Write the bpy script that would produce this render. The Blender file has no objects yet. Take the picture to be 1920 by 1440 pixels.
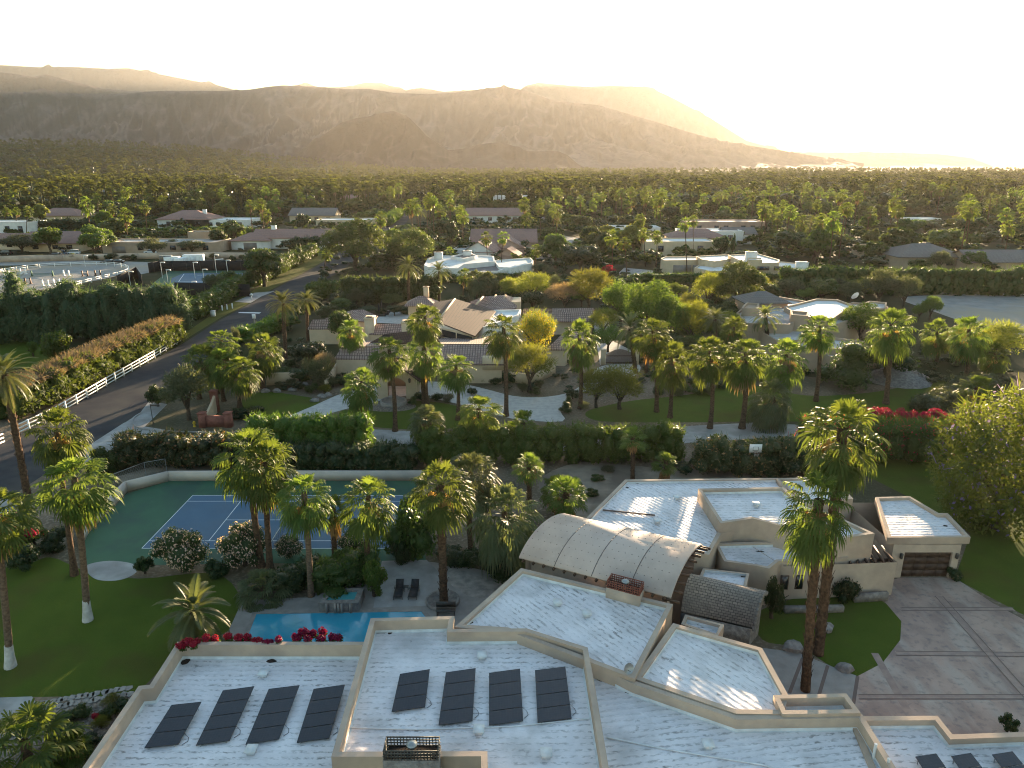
import bpy, bmesh, math, random
import numpy as np
from mathutils import Vector, Matrix, noise as mnoise
from mathutils.geometry import tessellate_polygon
R = math.radians
S = bpy.context.scene
COL = S.collection
# ------------------------------------------------------------ camera
F, CX, CY, CAMH, PITCH = 1321.0, 960.0, 720.0, 33.0, math.atan((720 - 308) / 1321.0)
cd = bpy.data.cameras.new('camera'); cam = bpy.data.objects.new('camera', cd); COL.objects.link(cam)
cd.sensor_width = 36; cd.sensor_fit = 'HORIZONTAL'; cd.lens = 36 * F / 1920
cd.clip_start = 0.5; cd.clip_end = 60000
cam.location = (0, 0, CAMH); cam.rotation_euler = (R(90) - PITCH, 0, 0)
S.camera = cam
# ------------------------------------------------------------ light
SUN_AZ, SUN_EL = R(20.4), R(5.3)
w = bpy.data.worlds.new('World'); S.world = w; w.use_nodes = True
nt = w.node_tree; nt.nodes.clear()
sky = nt.nodes.new('ShaderNodeTexSky'); sky.sky_type = 'NISHITA'; sky.sun_disc = False
sky.sun_elevation = SUN_EL; sky.sun_rotation = SUN_AZ
sky.altitude = 80; sky.air_density = 1.4; sky.dust_density = 0.0; sky.ozone_density = 2.1
bg = nt.nodes.new('ShaderNodeBackground'); bg.inputs[1].default_value = 0.077
wo = nt.nodes.new('ShaderNodeOutputWorld')
nt.links.new(sky.outputs[0], bg.inputs[0]); nt.links.new(bg.outputs[0], wo.inputs[0])
sl = bpy.data.lights.new('sun', 'SUN'); sl.energy = 5.0; sl.angle = R(0.55); sl.color = (1.0, 0.74, 0.46)
so = bpy.data.objects.new('sun', sl); COL.objects.link(so)
sd = Vector((math.sin(SUN_AZ) * math.cos(SUN_EL), math.cos(SUN_AZ) * math.cos(SUN_EL), math.sin(SUN_EL)))
so.rotation_euler = (-sd).to_track_quat('-Z', 'Y').to_euler(); so.location = (60, 200, 90)
vs = S.view_settings; vs.view_transform = 'Standard'; vs.look = 'None'; vs.gamma = 1; vs.exposure = 3.05
S.cycles.max_bounces = 6; S.cycles.diffuse_bounces = 4; S.cycles.glossy_bounces = 2
S.cycles.transmission_bounces = 3; S.cycles.transparent_max_bounces = 6; S.cycles.volume_bounces = 0
S.cycles.use_denoising = True; S.cycles.filter_width = 1.05; S.cycles.caustics_reflective = False; S.cycles.caustics_refractive = False
S.cycles.sample_clamp_indirect = .2; S.cycles.sample_clamp_direct = .5
rng = np.random.default_rng(7); random.seed(7)

# ------------------------------------------------------------ geometry of the view: photo point -> point on a level plane
def ray(px, py):
    a = (px - CX) / F; b = (CY - py) / F
    return a, math.cos(PITCH) + b * math.sin(PITCH), -math.sin(PITCH) + b * math.cos(PITCH)
def P(px, py, z=0.0):
    dx, dy, dz = ray(px, py); t = (z - CAMH) / dz
    return Vector((dx * t, dy * t, z))
def PD(px, py, y):
    dx, dy, dz = ray(px, py); t = y / dy
    return Vector((dx * t, y, CAMH + dz * t))
def proj(x, y, z):
    dy = y * math.cos(PITCH) - (z - CAMH) * math.sin(PITCH)
    up = y * math.sin(PITCH) + (z - CAMH) * math.cos(PITCH)
    return CX + F * x / dy, CY - F * up / dy

# ------------------------------------------------------------ mesh builder
class MB:
    def __init__(s): s.v = []; s.f = []; s.n = 0; s.t = []; s.uv = []
    def add(s, v, f, tint=None, uv=None):
        v = np.asarray(v, float).reshape(-1, 3); f = np.asarray(f, int)
        if f.ndim == 1: f = f.reshape(1, -1)
        s.v.append(v); s.f.append(f + s.n); s.n += len(v)
        if tint is None: tint = rng.random(len(f))
        s.t.append(np.broadcast_to(np.asarray(tint, float), (len(f),)))
        s.uv.append(np.zeros((f.size, 2)) if uv is None else np.asarray(uv, float).reshape(-1, 2))
        return s
    def mesh(s, name, m, smooth=False):
        me = bpy.data.meshes.new(name)
        V = np.concatenate(s.v); sizes = np.concatenate([np.full(len(f), f.shape[1]) for f in s.f])
        L = np.concatenate([f.ravel() for f in s.f])
        me.vertices.add(len(V)); me.vertices.foreach_set('co', V.ravel())
        me.loops.add(len(L)); me.loops.foreach_set('vertex_index', L)
        me.polygons.add(len(sizes)); st = np.concatenate([[0], np.cumsum(sizes)[:-1]])
        me.polygons.foreach_set('loop_start', st); me.polygons.foreach_set('loop_total', sizes)
        if smooth: me.polygons.foreach_set('use_smooth', np.ones(len(sizes), bool))
        a = me.attributes.new('tint', 'FLOAT', 'FACE'); a.data.foreach_set('value', np.concatenate(s.t))
        ul = me.uv_layers.new(name='UVMap'); ul.data.foreach_set('uv', np.concatenate(s.uv).ravel())
        me.update(calc_edges=True); me.validate()
        if m is not None: me.materials.append(m)
        return me
    def build(s, name, m, parent=None, loc=(0, 0, 0), smooth=False, rot=(0, 0, 0)):
        return put(name, s.mesh(name, m, smooth), parent, loc, rot)

def put(name, me, parent=None, loc=(0, 0, 0), rot=(0, 0, 0), scale=(1, 1, 1)):
    o = bpy.data.objects.new(name, me); COL.objects.link(o)
    if parent is not None: o.parent = parent
    o.location = loc; o.rotation_euler = rot; o.scale = scale
    return o
def tag(o, label, cat, group=None):
    o['label'] = label; o['category'] = cat
    if group: o['group'] = group
    return o
def thing(name, label, cat, loc=(0, 0, 0), rz=0, group=None):
    o = bpy.data.objects.new(name, None); COL.objects.link(o); o.empty_display_size = .3
    o.location = loc; o.rotation_euler = (0, 0, rz)
    return tag(o, label, cat, group)
def struct(o, kind='structure'):
    o['kind'] = kind; return o

def box(mb, c, s, rz=0.0, tint=None, rot=None):
    x, y, z = s[0] / 2, s[1] / 2, s[2] / 2
    v = np.array([[-x, -y, -z], [x, -y, -z], [x, y, -z], [-x, y, -z], [-x, -y, z], [x, -y, z], [x, y, z], [-x, y, z]])
    if rot is not None: v = v @ np.array(rot.to_matrix()).T
    elif rz: k, q = math.cos(rz), math.sin(rz); v = np.stack([v[:, 0] * k - v[:, 1] * q, v[:, 0] * q + v[:, 1] * k, v[:, 2]], 1)
    f = [[0, 3, 2, 1], [4, 5, 6, 7], [0, 1, 5, 4], [1, 2, 6, 5], [2, 3, 7, 6], [3, 0, 4, 7]]
    return mb.add(v + np.array(c), f, tint)
def beam(mb, a, b, w, h, tint=None):
    a, b = Vector(a), Vector(b); d = b - a
    q = d.to_track_quat('X', 'Z')
    return box(mb, (a + b) / 2, (d.length, w, h), tint=tint, rot=q)
def tube(mb, pts, rad, n=8, cap=True, tint=None):
    pts = [Vector(p) for p in pts]; rings = []
    if not hasattr(rad, '__len__'): rad = [rad] * len(pts)
    for i, p in enumerate(pts):
        d = (pts[min(i + 1, len(pts) - 1)] - pts[max(i - 1, 0)]).normalized()
        u = d.orthogonal().normalized() if abs(d.z) < .95 else Vector((1, 0, 0)); u = (u - d * u.dot(d)).normalized(); v = d.cross(u)
        rings.append([p + (u * math.cos(2 * math.pi * k / n) + v * math.sin(2 * math.pi * k / n)) * rad[i] for k in range(n)])
    V = [q for r in rings for q in r]; f = []
    for i in range(len(pts) - 1):
        for k in range(n):
            f.append([i * n + k, i * n + (k + 1) % n, (i + 1) * n + (k + 1) % n, (i + 1) * n + k])
    mb.add([tuple(q) for q in V], f, tint)
    if cap:
        mb.add([tuple(q) for q in rings[-1]], [list(range(n))], tint); mb.add([tuple(q) for q in rings[0]], [list(range(n))[::-1]], tint)
    return mb
def lathe(mb, prof, n=16, c=(0, 0, 0), tint=None):
    V = []; f = []
    for r_, z_ in prof:
        for k in range(n): V.append((c[0] + r_ * math.cos(2 * math.pi * k / n), c[1] + r_ * math.sin(2 * math.pi * k / n), c[2] + z_))
    for i in range(len(prof) - 1):
        for k in range(n): f.append([i * n + k, i * n + (k + 1) % n, (i + 1) * n + (k + 1) % n, (i + 1) * n + k])
    return mb.add(V, f, tint)
def area2(p): return sum(p[i][0] * p[(i + 1) % len(p)][1] - p[(i + 1) % len(p)][0] * p[i][1] for i in range(len(p))) / 2
def ccw(p): p = [(q[0], q[1]) for q in p]; return p if area2(p) > 0 else p[::-1]
def tess(p): return [list(t) for t in tessellate_polygon([[Vector((q[0], q[1], 0)) for q in p]])]
def up_tris(p):
    out = []
    for a, b, c in tess(p):
        s_ = (p[b][0] - p[a][0]) * (p[c][1] - p[a][1]) - (p[b][1] - p[a][1]) * (p[c][0] - p[a][0])
        out.append([a, b, c] if s_ > 0 else [a, c, b])
    return out
def cap_poly(mb, p, z):
    return mb.add([(q[0], q[1], z) for q in p], up_tris(p))
def walls(mb, p, z0, z1, flip=False):
    n = len(p); V = [(q[0], q[1], z0) for q in p] + [(q[0], q[1], z1) for q in p]
    f = [[i, (i + 1) % n, n + (i + 1) % n, n + i] for i in range(n)]
    if flip: f = [q[::-1] for q in f]
    return mb.add(V, f)
def prism(mb, p, z0, z1):
    p = ccw(p); walls(mb, p, z0, z1); return cap_poly(mb, p, z1)
def inset(p, d):
    p = ccw(p); n = len(p); out = []
    for i in range(n):
        a, b, c = Vector(p[i - 1]), Vector(p[i]), Vector(p[(i + 1) % n])
        e1 = (b - a).normalized(); e2 = (c - b).normalized()
        n1 = Vector((-e1.y, e1.x)); n2 = Vector((-e2.y, e2.x))
        m = (n1 + n2); m = m / max(m.dot(n1), .25)
        q = b + m * d; out.append((q.x, q.y))
    return out
def crom(pts, k=6, closed=True):
    n = len(pts); out = []
    for i in range(n if closed else n - 1):
        g = lambda j: np.array(pts[j % n] if closed else pts[min(max(j, 0), n - 1)], float)
        p0, p1, p2, p3 = g(i - 1), g(i), g(i + 1), g(i + 2)
        for j in range(k):
            t = j / k; out.append(tuple(.5 * ((2 * p1) + (p2 - p0) * t + (2 * p0 - 5 * p1 + 4 * p2 - p3) * t * t + (3 * p1 - p0 - 3 * p2 + p3) * t ** 3)))
    if not closed: out.append(tuple(pts[-1]))
    return out
def gpoly(px, z=0.0): return [P(a, b, z)[:2] for a, b in px]

# ------------------------------------------------------------ materials
def base_mat(name):
    m = bpy.data.materials.new(name); m.use_nodes = True; n = m.node_tree; n.nodes.clear()
    o = n.nodes.new('ShaderNodeOutputMaterial'); return m, n, o
def N(n, t, **kw):
    x = n.nodes.new(t)
    for k, v in kw.items():
        if k.startswith('i_'):
            x.inputs[int(k[2:]) if k[2:].isdigit() else k[2:].replace('_', ' ')].default_value = v
        else: setattr(x, k, v)
    return x
def rgba(c): return (c[0], c[1], c[2], 1)
def noisef(n, vec, scale, detail=4, lo=.4, hi=.6, rough=.55):
    t = N(n, 'ShaderNodeTexNoise'); t.inputs['Scale'].default_value = scale; t.inputs['Detail'].default_value = detail; t.inputs['Roughness'].default_value = rough
    n.links.new(vec, t.inputs['Vector'])
    r = N(n, 'ShaderNodeMapRange'); r.inputs[1].default_value = lo; r.inputs[2].default_value = hi
    n.links.new(t.outputs[0], r.inputs[0]); return r.outputs[0]
def mixc(n, f, a, b, mode='MIX'):
    m = N(n, 'ShaderNodeMix', data_type='RGBA', blend_type=mode)
    for s, i in ((f, 0), (a, 6), (b, 7)):
        if isinstance(s, (int, float)): m.inputs[i].default_value = s
        elif isinstance(s, tuple): m.inputs[i].default_value = rgba(s)
        else: n.links.new(s, m.inputs[i])
    return m.outputs[2]
def mathn(n, op, a, b=None):
    m = N(n, 'ShaderNodeMath', operation=op)
    for s, i in ((a, 0), (b, 1)):
        if s is None: continue
        if isinstance(s, (int, float)): m.inputs[i].default_value = s
        else: n.links.new(s, m.inputs[i])
    return m.outputs[0]
def mapped(n, vec, scale=(1, 1, 1), rz=0):
    m = N(n, 'ShaderNodeMapping'); m.inputs['Scale'].default_value = scale; m.inputs['Rotation'].default_value = (0, 0, rz)
    n.links.new(vec, m.inputs[0]); return m.outputs[0]
def pos(n): return N(n, 'ShaderNodeNewGeometry').outputs['Position']
def bsdf(n, o, col, rough=.8, spec=.3, metal=0.0, bump=None, bstr=.3, bdist=.05):
    b = N(n, 'ShaderNodeBsdfPrincipled'); b.inputs['Roughness'].default_value = rough
    b.inputs['Specular IOR Level'].default_value = spec; b.inputs['Metallic'].default_value = metal
    if isinstance(col, tuple): b.inputs['Base Color'].default_value = rgba(col)
    else: n.links.new(col, b.inputs['Base Color'])
    if bump is not None:
        k = N(n, 'ShaderNodeBump'); k.inputs['Strength'].default_value = bstr; k.inputs['Distance'].default_value = bdist
        n.links.new(bump, k.inputs['Height']); n.links.new(k.outputs[0], b.inputs['Normal'])
    n.links.new(b.outputs[0], o.inputs[0]); return b
def plain(name, c1, c2=None, scale=1.0, rough=.8, spec=.3, metal=0.0, lo=.35, hi=.65, bump=0.0, bscale=None, bdist=.03, c3=None, s3=.1):
    m, n, o = base_mat(name); p = pos(n); c = c1; h = None
    if c2: c = mixc(n, noisef(n, p, scale, 6, lo, hi), c1, c2)
    if c3: c = mixc(n, noisef(n, p, s3, 4, .45, .62), c, c3)
    if bump: h = noisef(n, p, bscale or scale * 4, 5, .3, .7)
    bsdf(n, o, c, rough, spec, metal, h, bump, bdist); return m
def leaf(name, c1, c2, trans=.42, rough=.5, c3=None, p3=.12, spec=.35):
    m, n, o = base_mat(name)
    a = N(n, 'ShaderNodeAttribute', attribute_name='tint'); t = a.outputs['Fac']
    c = mixc(n, t, c1, c2)
    p = pos(n); c = mixc(n, mathn(n, 'MULTIPLY', noisef(n, p, .35, 3, .3, .7), .5), c, tuple(.5 * (x + y) * .8 for x, y in zip(c1, c2)))
    if c3: c = mixc(n, mathn(n, 'GREATER_THAN', t, 1 - p3), c, c3)
    r_ = N(n, 'ShaderNodeObjectInfo').outputs['Random']
    hs = N(n, 'ShaderNodeHueSaturation'); n.links.new(c, hs.inputs['Color'])
    k = N(n, 'ShaderNodeMapRange'); k.inputs[3].default_value = .75; k.inputs[4].default_value = 1.3; n.links.new(r_, k.inputs[0]); n.links.new(k.outputs[0], hs.inputs['Value'])
    k2 = N(n, 'ShaderNodeMapRange'); k2.inputs[3].default_value = .485; k2.inputs[4].default_value = .515; n.links.new(r_, k2.inputs[0]); n.links.new(k2.outputs[0], hs.inputs['Hue'])
    c = hs.outputs[0]
    b = N(n, 'ShaderNodeBsdfPrincipled'); b.inputs['Roughness'].default_value = rough; b.inputs['Specular IOR Level'].default_value = spec
    n.links.new(c, b.inputs['Base Color'])
    tr = N(n, 'ShaderNodeBsdfTranslucent')
    tc = mixc(n, 1.0, c, (1.9, 1.75, .8), 'MULTIPLY'); n.links.new(tc, tr.inputs[0])
    mx = N(n, 'ShaderNodeMixShader'); mx.inputs[0].default_value = trans
    n.links.new(b.outputs[0], mx.inputs[1]); n.links.new(tr.outputs[0], mx.inputs[2]); n.links.new(mx.outputs[0], o.inputs[0])
    return m
# ------------------------------------------------------------ materials of the setting
M = {}
def ground_mat():
    m, n, o = base_mat('desert soil'); p = pos(n)
    c = mixc(n, noisef(n, p, .25, 6, .35, .65), (.20, .15, .105), (.11, .088, .062))
    c = mixc(n, noisef(n, p, 3.0, 5, .5, .68), c, (.26, .21, .16))
    c = mixc(n, mathn(n, 'MULTIPLY', noisef(n, p, .035, 4, .45, .6), .75), c, (.035, .042, .018))
    bsdf(n, o, c, .95, .1, bump=noisef(n, p, 4, 5, .3, .7), bstr=.4, bdist=.06); return m
def grass_mat(name, c1, c2, c3):
    m, n, o = base_mat(name); p = pos(n)
    c = mixc(n, noisef(n, p, .5, 5, .3, .7), c1, c2)
    c = mixc(n, noisef(n, p, 14, 3, .45, .7), c, c3)
    c = mixc(n, mathn(n, 'MULTIPLY', noisef(n, p, .16, 5, .5, .66), .6), c, (.085, .075, .024))
    bsdf(n, o, c, .9, .05, bump=noisef(n, p, 30, 3, .2, .8), bstr=.9, bdist=.06); return m
M['soil'] = ground_mat()
M['lawn'] = grass_mat('lawn grass', (.058, .092, .014), (.08, .115, .018), (.105, .14, .025))
M['lawn_verge'] = grass_mat('verge grass', (.07, .085, .02), (.10, .105, .028), (.12, .12, .03))  # yellower grass tone for the roadside verge
M['asphalt'] = plain('asphalt', (.032, .034, .04), (.045, .047, .053), .5, .95, .08, bump=.3, bscale=9, c3=(.062, .06, .058), s3=.12)
M['concrete'] = plain('pale concrete', (.36, .35, .335), (.27, .26, .25), .8, .8, .25, bump=.1, bscale=6, c3=(.22, .21, .2), s3=.25)
M['paver'] = plain('pale pavers', (.47, .45, .42), (.36, .345, .33), 1.3, .8, .25, bump=.2, bscale=4)
M['sand'] = plain('sand', (.30, .245, .185), (.22, .18, .135), .7, .95, .1, bump=.4, bscale=3, c3=(.16, .13, .10), s3=.2)
M['arena'] = plain('arena sand', (.30, .29, .275), (.24, .23, .22), .35, .95, .1, bump=.3, bscale=2, c3=(.33, .28, .22), s3=.06)
M['gravel'] = plain('gravel', (.33, .28, .23), (.12, .10, .085), 3.5, .95, .1, bump=.8, bscale=5, bdist=.15)
M['court_green'] = plain('court green paint', (.045, .115, .065), (.037, .098, .057), .4, .75, .25, c3=(.036, .08, .058), s3=.3)
M['court_blue'] = plain('court blue paint', (.075, .135, .20), (.065, .12, .185), .4, .75, .25, c3=(.08, .13, .185), s3=.3)
M['line'] = plain('white line paint', (.72, .73, .74), (.6, .62, .63), 3, .7)
M['white'] = plain('white paint', (.78, .78, .77), (.66, .66, .65), 1.2, .6)
def drive_mat():
    m, n, o = base_mat('stained driveway'); p = pos(n)
    c = mixc(n, noisef(n, p, .35, 6, .38, .62), (.38, .265, .21), (.235, .162, .135))
    c = mixc(n, noisef(n, mapped(n, p, (.5, .16, 1), .6), 1.0, 5, .5, .66), c, (.37, .30, .25))
    c = mixc(n, mathn(n, 'MULTIPLY', noisef(n, p, 2.2, 5, .52, .7), .5), c, (.09, .082, .09))
    bsdf(n, o, c, .55, .4, bump=noisef(n, p, 12, 4, .3, .7), bstr=.15, bdist=.02); return m
M['drive'] = drive_mat()
M['drive_band'] = plain('driveway band', (.33, .235, .19), (.235, .165, .14), 1.2, .6, .35)
M['joint'] = plain('driveway joint', (.15, .11, .095), None, rough=.9)
M['patio'] = plain('patio stone', (.30, .275, .25), (.22, .20, .185), .9, .75, .3, bump=.15, bscale=3)
M['flag'] = plain('flagstone', (.36, .32, .28), (.20, .18, .165), 1.4, .8, .25, bump=.5, bscale=2.0, bdist=.05)

def sheet(name, pts, z, m, kind='structure'):
    mb = MB(); cap_poly(mb, ccw(pts), z); o = mb.build(name, m); return struct(o, kind)
def line_strip(mb, pts, wd, z):
    for a, b in zip(pts[:-1], pts[1:]):
        a, b = Vector(a[:2]), Vector(b[:2]); d = (b - a).normalized(); s_ = Vector((-d.y, d.x)) * wd / 2
        mb.add([(*(a - s_), z), (*(b - s_), z), (*(b + s_), z), (*(a + s_), z)], [[0, 1, 2, 3]])
def band(name, pts, w0, w1, z0, z1, m, closed=False):
    """a raised strip (kerb) following pts, from offset w0 to w1 to the left of the line"""
    mb = MB(); pts = [Vector(p[:2]) for p in pts]; n = len(pts); A = []; B = []
    for i, p in enumerate(pts):
        d = (pts[min(i + 1, n - 1)] - pts[max(i - 1, 0)]).normalized(); s_ = Vector((-d.y, d.x))
        A.append(p + s_ * w0); B.append(p + s_ * w1)
    for i in range(n - 1):
        a, b, c, d = A[i], A[i + 1], B[i + 1], B[i]
        mb.add([(*a, z1), (*b, z1), (*c, z1), (*d, z1)], [[0, 1, 2, 3]])
        mb.add([(*a, z0), (*b, z0), (*b, z1), (*a, z1)], [[0, 1, 2, 3]])
        mb.add([(*d, z0), (*c, z0), (*c, z1), (*d, z1)], [[3, 2, 1, 0]])
    return struct(mb.build(name, m))

# ------------------------------------------------------------ terrain: one sheet to the horizon, rising to the alluvial slope far left
def slope_z(x, y):
    d = math.hypot(x, y); az = math.degrees(math.atan2(x, y))
    a = max(0.0, min(1.0, (-az - 4) / 26)); a = a * a * (3 - 2 * a)
    t = max(0.0, min(1.0, (d - 900) / 1500))
    return 76 * a * t * t * (3 - 2 * t)
def terrain():
    mb = MB(); ds = [0, 30, 60, 120, 250, 500, 900, 1300, 1500, 1750, 2000, 2300, 2600, 3000, 3500, 4000, 4600, 5500, 7000, 9000, 9700]
    az = [R(a) for a in range(-180, 181, 3)]; V = []
    for d in ds:
        for a in az:
            x, y = d * math.sin(a), d * math.cos(a); V.append((x, y, slope_z(x, y)))
    n = len(az); f = []
    for i in range(len(ds) - 1):
        for k in range(n - 1):
            f.append([i * n + k, (i + 1) * n + k, (i + 1) * n + k + 1, i * n + k + 1][::-1]) if i else None
    f = [q for q in f if q]; near = [q for q in f if q[0] // n < 4 and q[1] // n < 4]; far = [q for q in f if not (q[0] // n < 4 and q[1] // n < 4)]
    mb.add(V, near); m2 = MB(); m2.add(V, far); struct(m2.build('valley_floor', M['valley']))
    p = [(60 * math.sin(a), 60 * math.cos(a)) for a in az[:-1]]
    p = [(30 * math.sin(a), 30 * math.cos(a)) for a in az[:-1]]
    cap_poly(mb, ccw(p), 0)
    struct(mb.build('ground', M['soil']))
M['valley'] = plain('valley floor', (.04, .042, .018), (.075, .062, .04), .05, .95, .05, c3=(.025, .035, .012), s3=.02)
terrain()

# ------------------------------------------------------------ mountains
def mount_mat(name, c1, c2):
    m, n, o = base_mat(name); p = pos(n)
    c = mixc(n, noisef(n, mapped(n, p, (1, .4, .5)), .006, 8, .38, .6, .65), c1, c2)
    c = mixc(n, noisef(n, p, .02, 6, .55, .66, .7), c, tuple(x * .6 for x in c2))
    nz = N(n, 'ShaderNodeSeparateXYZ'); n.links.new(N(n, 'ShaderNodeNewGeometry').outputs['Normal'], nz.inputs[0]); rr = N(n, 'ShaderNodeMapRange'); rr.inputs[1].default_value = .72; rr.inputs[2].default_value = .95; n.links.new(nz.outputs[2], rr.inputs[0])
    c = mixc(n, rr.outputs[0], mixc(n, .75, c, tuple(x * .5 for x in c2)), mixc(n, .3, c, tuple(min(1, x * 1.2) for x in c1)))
    bsdf(n, o, c, .95, .1, bump=noisef(n, p, .02, 8, .25, .75, .65), bstr=.7, bdist=20); return m
M['mount'] = mount_mat('mountain rock', (.125, .095, .09), (.03, .025, .028)); M['foot'] = mount_mat('foothill rock thin haze tone', (.055, .042, .038), (.018, .014, .014))  # foothill colour darkened to stand for the thinner haze before it
def rid(x, y, z): return max(0.0, 1 - abs(mnoise.noise(Vector((x, y, z)))) * 2.2)
def ridge(name, sil, D, base_d, seed, m=None, nx=300, ny=60, back=.5, gull=1.0, wob=1.0):
    """a range whose crest passes through the directions in sil at distance D, its foot at base_d"""
    xs = np.linspace(sil[0][0], sil[-1][0], nx); ys = np.interp(xs, [p[0] for p in sil], [p[1] for p in sil])
    mb = MB(); V = []; k = D / 4000
    for px, py in zip(xs, ys):
        q = PD(px, py, 1.0); hz = CAMH + (q.z - CAMH) * D; jag = (mnoise.fractal(Vector((px * .03, seed, 3.3)), .9, 2, 6) * 3.6 + (rid(px * .045, seed, 1.7) - .5) * 3.2) * wob
        for j in range(ny):
            t = j / (ny - 1) * (1 + back); u = min(t, 1.0); y = base_d + (D - base_d) * t; x = q.x * y
            if t > 1: V.append((x, y, max(hz * (1 - (t - 1) / back * 1.05), -30))); continue
            wx = mnoise.noise(Vector((x / (700 * k), y / (900 * k), seed))) * .8
            c = .55 * (1 - rid(x / (430 * k) + wx, y / (1500 * k), seed)) + .3 * (1 - rid(x / (170 * k) + wx * 2, y / (480 * k), seed + 9)) + .22 * (1 - rid(x / (60 * k) + wx * 3, y / (150 * k), seed + 5))
            env = min(1, 5 * u) * (1 - .9 * u ** 4)
            V.append((x, y, hz * (.35 * u + .65 * u ** 1.7) * (1 - gull * min(c, 1.0) * env) + jag * min(k, 1.2) * 4.6 * u ** 4 - 2))
    mb.add(V, [[i * ny + j, (i + 1) * ny + j, (i + 1) * ny + j + 1, i * ny + j + 1] for i in range(nx - 1) for j in range(ny - 1)])
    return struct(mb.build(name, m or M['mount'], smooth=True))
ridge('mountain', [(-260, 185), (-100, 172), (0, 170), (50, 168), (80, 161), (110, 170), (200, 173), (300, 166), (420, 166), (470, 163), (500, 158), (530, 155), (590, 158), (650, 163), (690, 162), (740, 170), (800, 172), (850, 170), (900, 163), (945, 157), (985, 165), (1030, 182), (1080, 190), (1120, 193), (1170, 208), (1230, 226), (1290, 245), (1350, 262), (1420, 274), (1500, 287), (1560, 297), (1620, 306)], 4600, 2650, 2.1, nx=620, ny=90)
ridge('foothill', [(520, 310), (580, 268), (640, 226), (665, 218), (690, 214), (718, 206), (737, 203), (755, 210), (775, 224), (800, 252), (840, 280), (870, 277), (900, 268), (935, 264), (965, 272), (990, 282), (1020, 282), (1045, 281), (1065, 290), (1080, 304), (1095, 314)], 2600, 2050, 5.7, M['foot'], nx=320, ny=60)
ridge('mountain', [(-260, 110), (-60, 128), (0, 128), (40, 133), (60, 137), (85, 132), (120, 142), (190, 160), (250, 165), (350, 166), (450, 170), (520, 185)], 6000, 4700, 9.2)
ridge('mountain', [(-260, 108), (-60, 112), (0, 114), (70, 118), (130, 117), (200, 121), (240, 120), (270, 126), (330, 138), (370, 146), (400, 151), (450, 165), (520, 190)], 9000, 7200, 4.4, gull=.5)
ridge('mountain', [(960, 175), (985, 154), (1010, 148), (1060, 153), (1100, 156), (1150, 154), (1200, 156), (1230, 163), (1260, 177), (1330, 216), (1400, 262), (1480, 284), (1560, 285), (1650, 285), (1700, 286), (1760, 288), (1810, 294), (1840, 303), (1862, 312)], 8600, 6600, 7.9, gull=.6)
ridge('mountain', [(490, 180), (540, 155), (570, 150), (600, 157), (650, 157), (700, 150), (730, 155), (760, 163), (790, 158), (830, 166), (900, 162), (960, 175)], 9300, 8200, 12.4, gull=.4)
# ------------------------------------------------------------ roads, lawns and paving (flush sheets 4 mm apart)
road_l = [(-120, 930), (0, 834), (103, 778), (342, 645), (413, 600), (460, 575), (517, 541), (567, 515), (610, 490), (665, 455), (700, 434), (728, 417), (752, 400)]
road_r = [(775, 400), (762, 417), (745, 434), (722, 455), (665, 490), (627, 515), (578, 545), (510, 590), (452, 630), (360, 700), (257, 777), (167, 835), (60, 905), (-60, 985)]
sheet('road', gpoly(road_l + road_r), .012, M['asphalt'])
sheet('verge', gpoly([(342, 640), (413, 596), (460, 572), (517, 538), (567, 512), (610, 488), (665, 452), (700, 432), (690, 430), (640, 452), (585, 480), (540, 500), (470, 548), (420, 575), (350, 622)]), .008, M['lawn_verge'])
def px_line(name, px, wd, z, m):
    mb = MB(); line_strip(mb, [P(a, b) for a, b in px], wd, z); return struct(mb.build(name, m))
px_line('road_marking', [(448, 586), (488, 587)], 1.1, .018, M['line'])
sheet('cross_drive', gpoly([(440, 566), (477, 549), (515, 546), (490, 556), (470, 568)]), .016, M['concrete'])
sheet('street', gpoly([(160, 836), (225, 790), (300, 812), (480, 822), (640, 802), (720, 806), (830, 812), (960, 816), (1100, 812), (1270, 800), (1420, 792), (1560, 800), (1560, 825), (1420, 822), (1270, 832), (1100, 845), (960, 848), (720, 838), (480, 850), (250, 850), (150, 870)]), .010, M['concrete'])
sheet('sidewalk', gpoly([(163, 838), (262, 775), (280, 752), (314, 758), (272, 800), (310, 806), (300, 815), (230, 812), (170, 860)]), .020, M['concrete'])
sheet('sidewalk', gpoly([(0, 940), (45, 925), (40, 940), (0, 975), (-60, 1000)]), .020, M['concrete'])
kerb = [P(a, b) for a, b in crom([(263, 776), (250, 785), (250, 795), (262, 803), (285, 807), (330, 810), (420, 812), (500, 811)], 5, False)]
band('kerb', kerb, -.1, .12, 0, .14, M['concrete'])
sheet('lawn', gpoly(crom([(455, 745), (500, 735), (560, 742), (600, 752), (560, 775), (520, 790), (470, 785)], 5)), .008, M['lawn'])
sheet('lawn', gpoly(crom([(640, 770), (700, 768), (780, 752), (860, 762), (930, 785), (900, 800), (760, 805), (650, 792)], 5)), .008, M['lawn'])
sheet('lawn', gpoly(crom([(1100, 772), (1180, 752), (1290, 740), (1380, 720), (1440, 728), (1520, 742), (1640, 735), (1760, 712), (1800, 720), (1790, 762), (1650, 790), (1440, 790), (1280, 792), (1130, 790)], 5)), .008, M['lawn'])
sheet('lawn', gpoly(crom([(-60, 640), (0, 637), (60, 640), (110, 650), (180, 668), (120, 685), (-60, 690)], 4)), .008, M['lawn'])
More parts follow.
